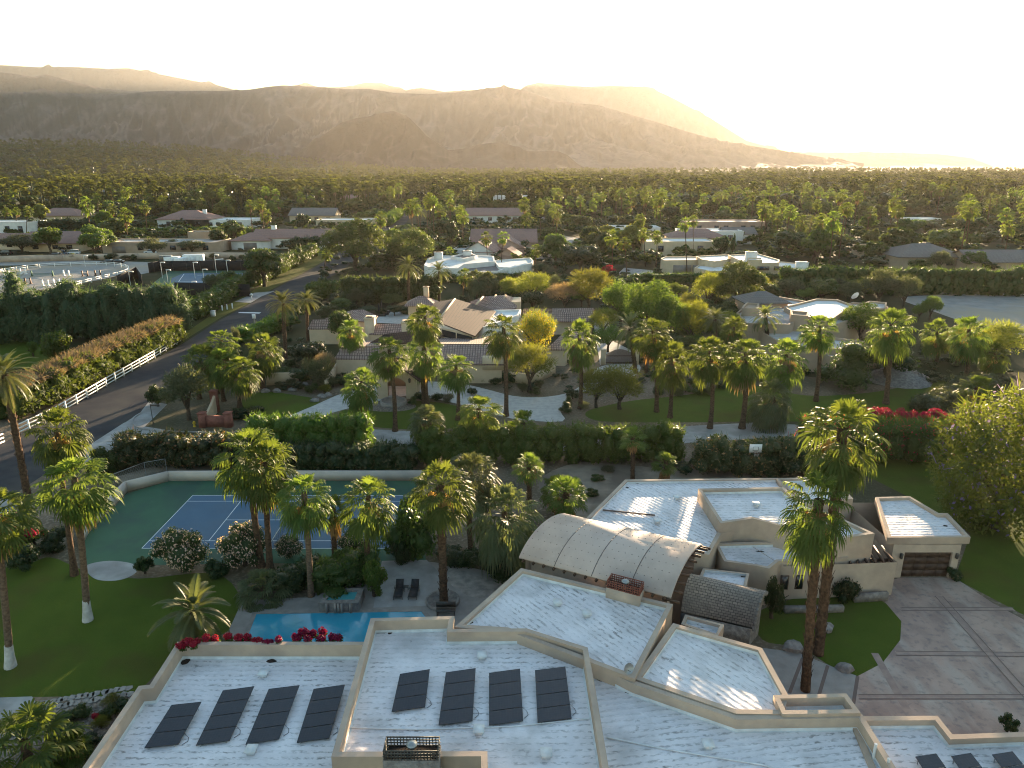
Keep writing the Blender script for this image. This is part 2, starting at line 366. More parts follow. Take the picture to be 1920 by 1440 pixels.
sheet('court_drive', gpoly(crom([(520, 792), (590, 760), (650, 735), (740, 715), (850, 718), (905, 728), (960, 742), (1010, 745), (1060, 738), (1090, 722), (1120, 690), (1160, 682), (1198, 683), (1190, 705), (1110, 728), (1075, 745), (1050, 768), (1055, 790), (960, 785), (870, 760), (770, 742), (700, 755), (620, 775), (560, 800)], 3)), .012, M['paver'])
sheet('garage_drive', gpoly([(1112, 600), (1140, 600), (1150, 640), (1190, 660), (1190, 680), (1125, 684), (1118, 640)]), .012, M['paver'])
sheet('dirt_lot', gpoly(crom([(1690, 560), (1760, 553), (1960, 552), (2050, 570), (2020, 600), (1940, 630), (1830, 610), (1740, 580)], 5)), .006, M['arena'])
sheet('riding_arena', gpoly(crom([(-140, 520), (0, 504), (70, 499), (160, 497), (220, 499), (240, 504), (225, 515), (170, 528), (60, 545), (-140, 555)], 5)), .008, M['arena'])
sheet('stable_yard', gpoly([(-140, 492), (120, 487), (330, 493), (470, 491), (470, 499), (330, 502), (260, 515), (150, 496), (-140, 500)]), .004, M['arena'])
sheet('parking', gpoly([(75, 479), (160, 476), (260, 476), (290, 481), (150, 484), (75, 484)]), .006, M['concrete'])
sheet('side_lot', gpoly([(318, 500), (330, 488), (470, 488), (460, 500)]), .008, M['asphalt'])
sheet('sand_bank', gpoly(crom([(1010, 905), (1080, 868), (1170, 872), (1280, 880), (1400, 872), (1450, 890), (1300, 905), (1170, 915), (1110, 965), (1050, 975)], 4)), .006, M['sand'])
sheet('sand_bank', gpoly([(215, 895), (310, 868), (480, 872), (770, 872), (770, 888), (480, 890), (318, 890), (240, 912)]), .006, M['sand'])
# near lawns and beds
sheet('lawn', gpoly(crom([(-160, 1100), (40, 1060), (95, 1045), (160, 1070), (260, 1085), (400, 1075), (450, 1120), (440, 1175), (330, 1230), (250, 1300), (160, 1305), (0, 1308), (-160, 1310)], 4)), .008, M['lawn'])
sheet('garden_path', gpoly([(-60, 1310), (60, 1306), (70, 1322), (45, 1345), (-60, 1352)]), .012, M['concrete'])
sheet('gravel_bed', gpoly([(30, 1345), (150, 1310), (250, 1300), (240, 1340), (150, 1440), (0, 1500), (-60, 1400)]), .004, M['gravel'])
def flagstones():
    mb = MB(); r = random.Random(3)
    for k in range(2):
        for i in range(16):
            q = P(62 + i * 12 + r.uniform(-2, 2), 1322 - i * 2.1 + k * 11 + r.uniform(-1, 1))
            pts = [(q.x + .27 * math.cos(a + r.uniform(-.3, .3)) * r.uniform(.8, 1.1), q.y + .3 * math.sin(a + r.uniform(-.3, .3)) * r.uniform(.8, 1.1)) for a in [j * math.pi / 3 for j in range(6)]]
            prism(mb, pts, 0, .05)
    o = mb.build('stepping_stones', M['flag']); o['kind'] = 'stuff'; o['label'] = 'pale stepping stones laid across the lawn edge'
flagstones()
sheet('lawn', gpoly([(1560, 850), (1640, 838), (1760, 850), (1930, 880), (2200, 950), (2200, 1500), (1990, 1190), (1790, 1085), (1820, 1000), (1700, 930), (1600, 880)]), .008, M['lawn'])
sheet('lawn', gpoly(crom([(1420, 1150), (1500, 1120), (1580, 1115), (1650, 1125), (1690, 1165), (1690, 1200), (1660, 1240), (1608, 1268), (1560, 1250), (1500, 1215), (1430, 1200)], 5)), .008, M['lawn'])
sheet('driveway', gpoly([(1660, 1090), (1690, 1083), (1790, 1083), (1860, 1130), (1990, 1200), (2250, 1400), (2250, 1600), (1500, 1600), (1420, 1330), (1500, 1290), (1608, 1268), (1655, 1243), (1688, 1200), (1690, 1165), (1660, 1130)]), .012, M['drive'])
sheet('entry_walk', gpoly([(1430, 1215), (1500, 1225), (1560, 1250), (1608, 1268), (1600, 1320), (1430, 1320), (1380, 1260)]), .016, M['patio'])
mb = MB()
for a, b in [((1505, 1234), (1480, 1300)), ((1552, 1248), (1535, 1305)), ((1608, 1268), (1600, 1320))]: line_strip(mb, [P(*a), P(*b)], .22, .020)
struct(mb.build('walk_joint', M['joint']))
mb = MB()
for a, b in [((1760, 1118), (2000, 1390)), ((1640, 1225), (1700, 1330)), ((1690, 1142), (1900, 1142)), ((1680, 1225), (2010, 1228)), ((1610, 1307), (2060, 1307))]: line_strip(mb, [P(*a), P(*b)], .5, .020 + .0012 * len(mb.v))
struct(mb.build('driveway_band', M['drive_band']))
mb = MB()
for a, b in [((1690, 1139.5), (1900, 1139.5)), ((1690, 1145), (1900, 1145)), ((1680, 1221.5), (2010, 1224.5)), ((1680, 1229), (2010, 1232)), ((1610, 1303), (2060, 1303)), ((1610, 1311), (2060, 1311)), ((1753, 1118), (1991, 1390)), ((1767, 1118), (2010, 1390))]: line_strip(mb, [P(*a), P(*b)], .06, .028 + .0012 * len(mb.v))
struct(mb.build('driveway_joint', M['joint']))

# ------------------------------------------------------------ tennis court with its low wall
X0, X1, Y0, Y1 = -33.3, -33.3 + 23.77, 56.1, 56.1 + 10.6
court = [(-40.8, 53.2), (-40.4, 64.5), (-36.9, 67.6), (-33.5, 70.0), (-6, 70.0), (-6, 53.2), (-38, 51.9)]
cw = gpoly([(160, 1005), (236, 922), (318, 897), (480, 896), (800, 896)])
sheet('tennis_court', gpoly([(166, 1000), (238, 926), (318, 902), (780, 902), (800, 1062), (500, 1056), (150, 1062), (150, 1015)]), .016, M['court_green'])
mb = MB(); cap_poly(mb, [(X0, Y0), (X1, Y0), (X1, Y1), (X0, Y1)], .020); struct(mb.build('court_surface', M['court_blue']))
mb = MB(); d = 1.37 * 10.6 / 10.97; L5 = 5.49
for a, b in [((X0, Y0), (X1, Y0)), ((X0, Y1), (X1, Y1)), ((X0, Y0), (X0, Y1)), ((X1, Y0), (X1, Y1)), ((X0, Y0 + d), (X1, Y0 + d)), ((X0, Y1 - d), (X1, Y1 - d)), ((X0 + L5, Y0 + d), (X0 + L5, Y1 - d)), ((X1 - L5, Y0 + d), (X1 - L5, Y1 - d)), ((X0 + L5, (Y0 + Y1) / 2), (X1 - L5, (Y0 + Y1) / 2))]:
    a, b = Vector(a), Vector(b); line_strip(mb, [a, b], .075, .024 if a.x != b.x else .028)
struct(mb.build('court_line', M['line']))
M['stucco'] = plain('beige stucco', (.48, .375, .29), (.42, .33, .26), 1.2, .9, .15, bump=.15, bscale=14, bdist=.02, c3=(.36, .285, .23), s3=.35)
M['courtwall'] = plain('grey court wall', (.52, .455, .40), (.45, .40, .355), .8, .9, .15, bump=.1, bscale=10)
mb = MB(); pts = [P(a, b) for a, b in [(152, 1022), (163, 1000), (237, 921), (318, 901), (480, 900), (795, 900)]]
for i in range(len(pts) - 1):
    a, b = pts[i], pts[i + 1]; beam(mb, (a.x, a.y, .55), (b.x, b.y, .55), .3, 1.1)
tag(mb.build('court_wall', M['courtwall']), 'low pale stucco wall wrapping the far side of the blue tennis court', 'wall')
net = thing('tennis_net', 'sagging net across the middle of the blue tennis court', 'net', ((X0 + X1) / 2, (Y0 + Y1) / 2, 0))
M['netblack'] = plain('net mesh', (.03, .032, .035), None, rough=.9); M['dark_metal'] = plain('dark metal', (.035, .033, .03), (.06, .055, .05), 5, .5, .5)
mb = MB()
for i in range(24): box(mb, (0, -5.9 + i * .515, .5), (.012, .012, .9))
for k in range(5): box(mb, (.004, 0, .12 + k * .19), (.012, 11.8, .012))
mb.build('net_mesh', M['netblack'], net)
box(MB(), (0, 0, 0), (1, 1, 1)); mb = MB(); box(mb, (0, 0, .97), (.05, 11.8, .07)); mb.build('net_band', M['white'], net)
for s_ in (-1, 1): tube(MB(), [(0, s_ * 5.95, 0), (0, s_ * 5.95, 1.05)], .045).build('post', M['dark_metal'], net)
mb = MB(); cap_poly(mb, gpoly(crom([(163, 1060), (205, 1052), (250, 1058), (255, 1074), (225, 1088), (185, 1088), (165, 1075)], 5)), .028); struct(mb.build('court_apron', M['concrete']))
# chain link fence behind the court
cf = thing('chain_link_fence', 'see-through chain link fence behind the corner of the tennis court', 'fence')
a, b, c = P(205, 925), P(275, 897), P(314, 890)
M['galv'] = plain('galvanised steel', (.33, .34, .34), (.25, .26, .26), 4, .45, .5, metal=.6)
for q in (a, b, c): tube(MB(), [q, q + Vector((0, 0, 1.9))], .035).build('post', M['galv'], cf)
mb = MB()
for u, v in ((a, b), (b, c)):
    beam(mb, u + Vector((0, 0, 1.9)), v + Vector((0, 0, 1.9)), .045, .045); L = (v - u).length; n_ = int(L / .28)
    for i in range(n_ + 5):
        for s_ in (0, 1):
            t0 = (i - 4) / n_; t1 = i / n_
            h0, h1 = (0.05, 1.88) if s_ else (1.88, .05)
            k0, k1 = max(t0, 0), min(t1, 1)
            if k1 <= k0: continue
            g = lambda t: u.lerp(v, t) + Vector((0, 0, h0 + (h1 - h0) * (t - t0) / (t1 - t0)))
            beam(mb, g(k0), g(k1), .008, .008)
mb.build('chain_mesh', M['galv'], cf)

# ------------------------------------------------------------ pool terrace
sheet('terrace', gpoly([(455, 1125), (590, 1120), (600, 1070), (700, 1052), (760, 1048), (860, 1060), (960, 1080), (1000, 1100), (940, 1180), (850, 1240), (460, 1260), (430, 1180)]), .010, M['patio'])
sheet('terrace_slab', gpoly([(716, 1052), (800, 1050), (835, 1085), (830, 1135), (700, 1140)]), .022, M['concrete'])
sheet('flagstone_walk', gpoly(crom([(850, 1065), (900, 1082), (960, 1085), (930, 1120), (880, 1118), (840, 1090)], 4)), .016, M['flag'])
def water_mat(name, c):
    m, n, o = base_mat(name); p = pos(n)
    cc = mixc(n, noisef(n, p, .5, 3, .3, .7), c, tuple(x * 1.25 for x in c))
    b = bsdf(n, o, cc, .06, .5, bump=noisef(n, p, 2.2, 3, .2, .8), bstr=.12, bdist=.08); return m
M['pool'] = water_mat('pool water', (.03, .26, .38)); M['spa'] = water_mat('spa water', (.06, .25, .27))
M['coping'] = plain('pool coping', (.30, .27, .24), (.2, .18, .165), 1.5, .7, .3)
pool_px = [(481, 1152), (790, 1147), (800, 1160), (840, 1205), (460, 1205)]
sheet('pool_water', gpoly(pool_px), .022, M['pool'])
mb = MB(); pp = ccw(gpoly(pool_px)); po = inset(pp, -.35)
n_ = len(pp)
mb.add([(*q, .05) for q in pp] + [(*q, .05) for q in po], [[i, (i + 1) % n_, n_ + (i + 1) % n_, n_ + i][::-1] for i in range(n_)]); walls(mb, po, 0, .05); walls(mb, pp, 0, .05, True)
struct(mb.build('pool_edge', M['coping']))
M['stone'] = plain('rough stone', (.27, .245, .225), (.15, .135, .125), 2.5, .85, .25, bump=.7, bscale=4, bdist=.06)
spa = thing('raised_spa', 'raised square stone hot tub beside the long blue swimming pool', 'hot tub')
so_ = ccw([q for q in gpoly([(595, 1147), (672, 1146), (681, 1120), (612, 1121)])]); zt_ = .85
so_ = [P(a_, b_, zt_)[:2] for a_, b_ in [(597, 1131), (672, 1130), (683, 1102), (615, 1103)]]; so_ = ccw(so_); si_ = inset(so_, .42)
mb = MB(); walls(mb, so_, 0, zt_); walls(mb, si_, .4, zt_, True); n_ = 4
mb.add([(*q, zt_) for q in so_] + [(*q, zt_) for q in si_], [[i, (i + 1) % n_, n_ + (i + 1) % n_, n_ + i] for i in range(n_)]); mb.build('basin', M['stone'], spa)
mb = MB(); cap_poly(mb, si_, zt_ - .12); mb.build('spa_water', M['spa'], spa)
mb = MB(); e0, e1 = Vector(so_[0]), Vector(so_[1])
lo = sorted(so_, key=lambda q: q[1])[:2]; lo.sort()
for t in (.2, .42, .5, .58, .8): q = Vector(lo[0]).lerp(Vector(lo[1]), t); mb = MB(); box(mb, (q.x, q.y - .08, .42), (.16, .15, .8)); mb.build('spillway', M['coping'], spa)
# loungers
M['sling'] = plain('dark sling fabric', (.022, .022, .024), (.04, .04, .042), 6, .8)
def lounger(x, y, rz, label):
    t = thing('sun_lounger', label, 'sun lounger', (x, y, 0), rz, 'dark loungers on the pool terrace')
    mb = MB(); box(mb, (0, -.1, .33), (.62, 1.25, .05)); mb.build('seat', M['sling'], t)
    mb = MB(); beam(mb, (0, .52, .34), (0, 1.02, .85), .62, .05); mb.build('backrest', M['sling'], t)
    mb = MB()
    for s_ in (-1, 1): box(mb, (s_ * .34, -.05, .31), (.05, 1.45, .06)); box(mb, (s_ * .36, .35, .52), (.05, .5, .04))
    mb.build('frame', M['dark_metal'], t)
    for s_ in (-1, 1):
        for yy in (-.65, .55): tube(MB(), [(s_ * .34, yy, 0), (s_ * .34, yy, .3)], .028, 6).build('leg', M['dark_metal'], t)
q = P(748, 1116); lounger(q.x, q.y, .03, 'dark sun lounger, left one of the pair on the terrace')
q = P(776, 1116); lounger(q.x, q.y, -.03, 'dark sun lounger, right one of the pair by the tall palm')
t = thing('side_table', 'small dark side table between the two sun loungers', 'table', tuple(P(762, 1108)))
mb = MB(); box(mb, (0, 0, .42), (.38, .38, .03)); mb.build('tabletop', M['dark_metal'], t)
for a_ in (-1, 1):
    for b_ in (-1, 1): tube(MB(), [(a_ * .15, b_ * .15, 0), (a_ * .15, b_ * .15, .41)], .018, 6).build('leg', M['dark_metal'], t)
t = thing('patio_bench', 'black patio bench beside the round palm planter by the pool', 'bench', tuple(P(836, 1152)))
mb = MB(); box(mb, (0, 0, .42), (1.5, .5, .05)); mb.build('seat', M['dark_metal'], t)
mb = MB(); box(mb, (0, .27, .72), (1.5, .05, .45)); mb.build('backrest', M['dark_metal'], t)
for a_ in (-.65, .65):
    mb = MB(); box(mb, (a_, 0, .2), (.06, .48, .4)); mb.build('leg', M['dark_metal'], t)
q = P(830, 1128); mb = MB(); lathe(mb, [(1.35, 0), (1.35, .22), (1.15, .22), (1.15, .14), (0, .15)], 24, (q.x, q.y, 0)); tag(mb.build('ring_planter', M['stone']), 'round stone planter ring around the tall palm by the pool', 'planter')

# ------------------------------------------------------------ the big flat roofed house in front
def roofwhite(name, ang, dens=.5):
    m, n, o = base_mat(name); p = mapped(n, pos(n), (1, 1, 1), ang)
    wv = N(n, 'ShaderNodeTexWave', wave_type='BANDS', bands_direction='Y'); wv.inputs['Scale'].default_value = .75; wv.inputs['Distortion'].default_value = 1.5; wv.inputs['Detail'].default_value = 3; wv.inputs['Detail Scale'].default_value = 1.6
    n.links.new(p, wv.inputs[0])
    r1 = N(n, 'ShaderNodeMapRange'); r1.inputs[1].default_value = .35; r1.inputs[2].default_value = .85; n.links.new(wv.outputs[0], r1.inputs[0])
    s1 = noisef(n, mapped(n, p, (3.4, 7.5, 1)), 1.0, 4, .50 - .06 * dens, .62)
    big = noisef(n, p, .35, 4, .36, .62)
    f = mathn(n, 'MULTIPLY', mathn(n, 'MULTIPLY', r1.outputs[0], s1), mathn(n, 'ADD', mathn(n, 'MULTIPLY', big, .75), .25))
    c = mixc(n, noisef(n, p, .8, 5, .3, .7), (.77, .73, .735), (.62, .585, .59))
    c = mixc(n, mathn(n, 'MULTIPLY', f, .9), c, (.21, .20, .19))
    c = mixc(n, mathn(n, 'MULTIPLY', noisef(n, p, .22, 5, .54, .68), .55), c, (.30, .29, .28))
    c = mixc(n, mathn(n, 'MULTIPLY', noisef(n, p, 1.3, 5, .66, .74), .7), c, (.14, .13, .12))
    bsdf(n, o, c, .6, .3, bump=mathn(n, 'ADD', wv.outputs[0], noisef(n, p, 3, 4, .3, .7)), bstr=.35, bdist=.04); return m
M['roofA'] = roofwhite('white roof coating', 0.0); M['roofC'] = roofwhite('white roof coating raked', R(52), .7); M['roofF'] = roofwhite('white roof coating aged', R(-8), .9)
M['upstand'] = plain('white roof upstand', (.70, .71, .71), (.55, .55, .55), 1.5, .6)
M['glass'] = plain('dark window glass', (.02, .022, .026), None, rough=.08, spec=.6)
M['wood_dark'] = plain('dark brown wood', (.075, .045, .032), (.05, .03, .022), 2, .6, .3)
M['hole'] = plain('dark scupper', (.02, .017, .015), (.05, .03, .022), 4, .95)
house = thing('house', 'large flat white roofed stucco house with solar panels in the foreground', 'house', tuple(P(1150, 1250)))
HL = Vector(house.location)
def hb(mb, name, m, parent=None, smooth=False):
    """child mesh of the house given in world coordinates"""
    o = mb.build(name, m, parent or house, smooth=smooth)
    if parent is None: o.location = -HL
    return o
def wing(poly, zt, zd, m, th=.32, cap=None, z0=0.0):
    p = ccw([P(q[0], q[1], q[2] if len(q) > 2 else zt)[:2] for q in poly]); i = inset(p, th); n = len(p); mb = MB()
    walls(mb, p, z0, zt); walls(mb, i, zd, zt, True)
    mb.add([(*q, zt) for q in p] + [(*q, zt) for q in i], [[k, (k + 1) % n, n + (k + 1) % n, n + k] for k in range(n)])
    hb(mb, 'wall', M['stucco'])
    j = inset(i, .012); k_ = inset(i, .10); mb = MB()
    cap_poly(mb, j, zd + .004); r = hb(mb, 'roof', m)
    mb = MB(); walls(mb, j, zd, zd + .20, True); V = [(*q, zd + .012) for q in j] + [(*q, zd + .012) for q in k_]
    mb.add(V, [[k, (k + 1) % n, n + (k + 1) % n, n + k] for k in range(n)])
    V = [(*q, zd + .2) for q in j] + [(*q, zd + .2) for q in inset(i, -.002)]
    o = mb.build('roof_upstand', M['upstand'], r); return r
rA = wing([(333, 1203), (698, 1183, 5.0), (589, 1570, 5.0), (58, 1580), (260, 1286), (281, 1284)], 4.2, 3.15, M['roofA'])
rB = wing([(695, 1159), (852, 1155), (848, 1179), (987, 1178), (1102, 1214), (1166, 1580), (902, 1580), (902, 1418), (621, 1419)], 5.0, 4.1, M['roofA'])
rC = wing([(977, 1065), (1262, 1133), (1190, 1273), (950, 1182), (852, 1176)], 4.8, 4.4, M['roofC'])
rD = wing([(1262, 1168), (1429, 1215), (1478, 1303), (1470, 1339), (1381, 1338), (1188, 1272)], 4.6, 4.25, M['roofC'])
rE = wing([(1450, 1303), (1587, 1300), (1614, 1337), (1467, 1339)], 4.75, 4.0, M['roofF'], .28)
rF = wing([(1096, 1216, 5.0), (1190, 1276), (1381, 1341), (1616, 1338), (1768, 1580), (1155, 1580, 5.0)], 4.55, 3.75, M['roofF'])
rG = wing([(1590, 1343), (1758, 1342), (1786, 1377), (2060, 1367), (2060, 1580), (1690, 1580)], 3.9, 3.35, M['roofA'])
# rear wings
rH = wing([(1172, 899), (1458, 896), (1500, 930), (1480, 975), (1352, 1000), (1330, 1040), (1060, 1010)], 4.1, 3.8, M['roofC'])
rH2 = wing([(1309, 916), (1468, 913), (1490, 931), (1640, 1000), (1560, 1012), (1412, 972), (1351, 981)], 5.0, 4.55, M['roofA'], .28)
rI = wing([(1455, 897), (1560, 893), (1600, 935), (1490, 945)], 4.2, 3.8, M['roofA'], .28)
rK = wing([(1340, 1018), (1560, 1012), (1590, 1045), (1460, 1052), (1442, 1066), (1420, 1061), (1358, 1052)], 3.3, 2.95, M['roofA'], .25)
rM = wing([(1318, 1065), (1405, 1075), (1398, 1103), (1300, 1110)], 3.0, 2.8, M['roofA'], .2)
rN = wing([(1285, 1152), (1358, 1171), (1346, 1193), (1277, 1170)], 3.9, 3.5, M['roofF'], .2)
# garage block with deep roof overhang
gz = 3.75
pj = ccw([P(a, b, gz)[:2] for a, b in [(1641, 932), (1706, 930), (1760, 962), (1777, 962), (1820, 1007), (1664, 1008), (1664, 1003)]])
mb = MB(); ii = inset(pj, .28); n_ = len(pj); walls(mb, pj, gz - .62, gz); walls(mb, ii, gz - .3, gz, True)
mb.add([(*q, gz) for q in pj] + [(*q, gz) for q in ii], [[k, (k + 1) % n_, n_ + (k + 1) % n_, n_ + k] for k in range(n_)])
mb.add([(*q, gz - .62) for q in pj], [t[::-1] for t in up_tris(pj)]); hb(mb, 'fascia', M['stucco'])
mb = MB(); cap_poly(mb, inset(ii, .01), gz - .28); rJ = hb(mb, 'roof', M['roofA'])
g0, g1 = P(1665, 1083), P(1790, 1083)
gw = [(g0.x, g0.y), (g1.x, g1.y), (g1.x + .2, g1.y + 7.5), (g0.x - .5, g0.y + 7.5)]
d0, d1 = P(1688, 1083).x, P(1777, 1083).x; gy = g0.y; gh = 2.38
mb = MB()
def wallrect(mb, x0, x1, y, z0, z1): mb.add([(x0, y, z0), (x1, y, z0), (x1, y, z1), (x0, y, z1)], [[0, 1, 2, 3]])
wallrect(mb, g0.x, d0, gy, 0, gz - .62); wallrect(mb, d1, g1.x, gy, 0, gz - .62); wallrect(mb, d0, d1, gy, gh, gz - .62)
for a_, b_ in ((gw[1], gw[2]), (gw[2], gw[3]), (gw[3], gw[0])): mb.add([(*a_, 0), (*b_, 0), (*b_, gz - .62), (*a_, gz - .62)], [[0, 1, 2, 3]])
for x_ in (d0, d1): mb.add([(x_, gy, 0), (x_, gy + .3, 0), (x_, gy + .3, gh), (x_, gy, gh)], [[0, 1, 2, 3]])
mb.add([(d0, gy, gh), (d1, gy, gh), (d1, gy + .3, gh), (d0, gy + .3, gh)], [[0, 1, 2, 3]])
hb(mb, 'wall', M['stucco'])
mb = MB(); hgt = gh / 4
for k in range(4):
    for i in range(4):
        w_ = (d1 - d0) / 4; box(mb, (d0 + (i + .5) * w_, gy + .22, (k + .5) * hgt), (w_ - .03, .05, hgt - .03)); box(mb, (d0 + (i + .5) * w_, gy + .2, (k + .5) * hgt), (w_ - .3, .05, hgt - .2))
box(mb, ((d0 + d1) / 2, gy + .27, gh / 2), (d1 - d0, .04, gh)); hb(mb, 'garage_door', M['wood_dark'])
def sconce(x, y, z, parent=None):
    mb = MB(); box(mb, (x, y - .06, z), (.16, .1, .42)); lathe(mb, [(.02, .3), (.13, .22), (.11, -.16), (.05, -.24)], 8, (x, y - .16, z)); return hb(mb, 'wall_lamp', M['dark_metal'])
sconce(P(1681, 1083).x, gy, 2.1); sconce(P(1784, 1083).x, gy, 2.1)
# low front wall with slot windows, planter walls
k0, k1 = P(1462, 1124), P(1664, 1108)
mb = MB(); kp = [(k0.x, k0.y), (k1.x, k0.y + .6), (k1.x, k0.y + 6), (k0.x - 3, k0.y + 6)]; walls(mb, ccw(kp), 0, 3.0); hb(mb, 'wall', M['stucco'])
for px in (1464, 1492, 1521):
    x = P(px, 1120).x; f_ = MB(); box(f_, (x, k0.y + (x - k0.x) * .6 / (k1.x - k0.x), 1.55), (.62, .12, 1.25)); fo = hb(f_, 'window', M['wood_dark'])
    g_ = MB(); box(g_, (x, k0.y + (x - k0.x) * .6 / (k1.x - k0.x) - .035, 1.55), (.48, .08, 1.1)); g_.build('glass', M['glass'], fo)
mb = MB(); a_, b_ = P(1600, 1128), P(1662, 1124); beam(mb, (a_.x, a_.y, .35), (b_.x, b_.y, .35), .35, .7); a_, b_ = P(1470, 1148), P(1580, 1146); beam(mb, (a_.x, a_.y, .25), (b_.x, b_.y, .25), .35, .5); hb(mb, 'planter_wall', M['stone'])
# slanted timber trellis between the front wing and the garage
mb = MB(); z_ = 2.75
for k in range(6):
    a_ = P(1575 + k * 18, 1032 - k * 1.0, z_ + .1); b_ = P(1590 + k * 16, 1060 - k * 1.0, z_ - .1); a_ = P(1578 + k * 15, 1024, z_ + .12); b_ = P(1597 + k * 15.5, 1060 - k * .8, z_ - .05)
    beam(mb, a_, b_, .14, .2)
a_, b_ = P(1575, 1050, z_ - .25), P(1668, 1050, z_ - .25); beam(mb, a_, b_, .16, .22); hb(mb, 'trellis', M['wood_dark'])
mb = MB(); a_ = P(1664, 1100); beam(mb, (a_.x - .2, a_.y, 0), (a_.x - .2, a_.y, 2.5), .35, .35); hb(mb, 'post', M['stucco'])
# ---- vaulted roof over the entrance hall
M['vault'] = plain('tan roofing sheet', (.54, .435, .375), (.48, .385, .335), .6, .6, .3, c3=(.43, .345, .30), s3=.3)
M['seam'] = plain('roof seam', (.14, .12, .11), None, rough=.8)
M['shingle_dark'] = None
def vault(e0, e1, ze, c0, c1, zc, m, name, n=18, th=.12, seams=True, th0=R(56), th1=R(-26)):
    """arched roof from its near eave (photo points e0, e1 at height ze) up to zc and down to the far edge c0, c1"""
    zr = ze + (zc - ze) * (math.cos(th1) - math.cos(th0)) / (1 - math.cos(th0)); a, b, p, q = P(*e0, ze), P(*e1, ze), P(*c0, zr), P(*c1, zr); prof = []
    for i in range(n + 1):
        t = th0 + (th1 - th0) * i / n; prof.append(((math.sin(th0) - math.sin(t)) / (math.sin(th0) - math.sin(th1)), (math.cos(t) - math.cos(th0)) / (1 - math.cos(th0))))
    def at(e, u, z): g = a.lerp(b, e).lerp(p.lerp(q, e), u); return Vector((g.x, g.y, ze + (zc - ze) * z))
    mb = MB(); V = [at(e, u, z) + Vector((0, 0, off)) for off in (0, th) for u, z in prof for e in (0, 1)]
    k = 2 * (n + 1); f = []
    for i in range(n):
        f.append([k + 2 * i, k + 2 * i + 1, k + 2 * i + 3, k + 2 * i + 2]); f.append([2 * i, 2 * i + 2, 2 * i + 3, 2 * i + 1])
        for e in (0, 1): h_ = [2 * i + e, 2 * i + 2 + e, k + 2 * i + 2 + e, k + 2 * i + e]; f.append(h_ if e == 0 else h_[::-1])
    f.append([0, 1, k + 1, k]); f.append([2 * n, k + 2 * n, k + 2 * n + 1, 2 * n + 1])
    L = (b - a).length; cum = [0.0]
    for i in range(n): cum.append(cum[-1] + (at(0, *prof[i + 1]) - at(0, *prof[i])).length)
    uvv = [(e * L, cum[i]) for off in (0, 1) for i in range(n + 1) for e in (0, 1)]
    mb.add([tuple(v) for v in V], f, uv=[uvv[x] for q_ in f for x in q_]); r = hb(mb, name, m)
    if seams:
        mb = MB()
        for i in range(1, n, 2):
            for j in range(int(L / .5)): s_ = at((.25 + j * .5) / L, *prof[i]) + Vector((0, 0, th)); box(mb, s_, (.06, .045, .025))
        for j in range(1, 4):
            pts = [at(j / 4, u, z) + Vector((0, 0, th)) for u, z in prof]
            for p_, q_ in zip(pts[:-1], pts[1:]): beam(mb, p_, q_, .05, .03)
        q_ = mb.build('roof_seam', M['seam'], r); q_['kind'] = 'stuff'
    return at, prof, L
VZ, VC = 4.9, 6.6
vat, vprof, vL = vault((973, 1047), (1258, 1123), VZ, (1058, 965), (1317, 1023), VC, M['vault'], 'vault_roof')
va, vb = vat(0, 0, 0), vat(1, 0, 0); vax = (vb - va).normalized(); vpr = (vat(0, 1, 0) - va).normalized(); vW = (vat(0, 1, 0) - va).length
def rafters():
    for j in range(14):
        p0 = va + vax * (.4 + j * (vL - .8) / 13); mb = MB(); beam(mb, p0 - vpr * .15 + Vector((0, 0, -.1)), p0 + vpr * 1.2 + Vector((0, 0, .4)), .12, .2); hb(mb, 'rafter', M['wood_dark'])
    for i in range(0, len(vprof), 2):
        p0 = vat(1, *vprof[i]) + Vector((0, 0, -.12)); mb = MB(); beam(mb, p0 - vax * .6, p0 + vax * .6, .1, .16); hb(mb, 'purlin', M['wood_dark'])
    u1 = vprof[-1][0] * vW - .4
    for e in (.4, vL - .5):
        mb = MB(); pts = [vat(e / vL, u, z) + Vector((0, 0, -.05)) for u, z in vprof[1:]]; n_ = len(pts)
        V = [tuple(q) for q in pts] + [(q.x, q.y, 0) for q in pts]; mb.add(V, [[i, i + 1, n_ + i + 1, n_ + i] for i in range(n_ - 1)]); hb(mb, 'wall', M['stucco'] if e < 1 else M['wood_dark'])
    for u in (.9, u1):
        p_, q_ = va + vpr * u + vax * .4, va + vax * (vL - .5) + vpr * u; mb = MB(); hw_ = 5.0 if u < 1 else 3.6; beam(mb, (p_.x, p_.y, hw_ / 2), (q_.x, q_.y, hw_ / 2), .3, hw_); hb(mb, 'wall', M['stucco'])
rafters()
M['brickred'] = plain('rusty red lattice', (.22, .075, .05), (.15, .05, .035), 5, .8)
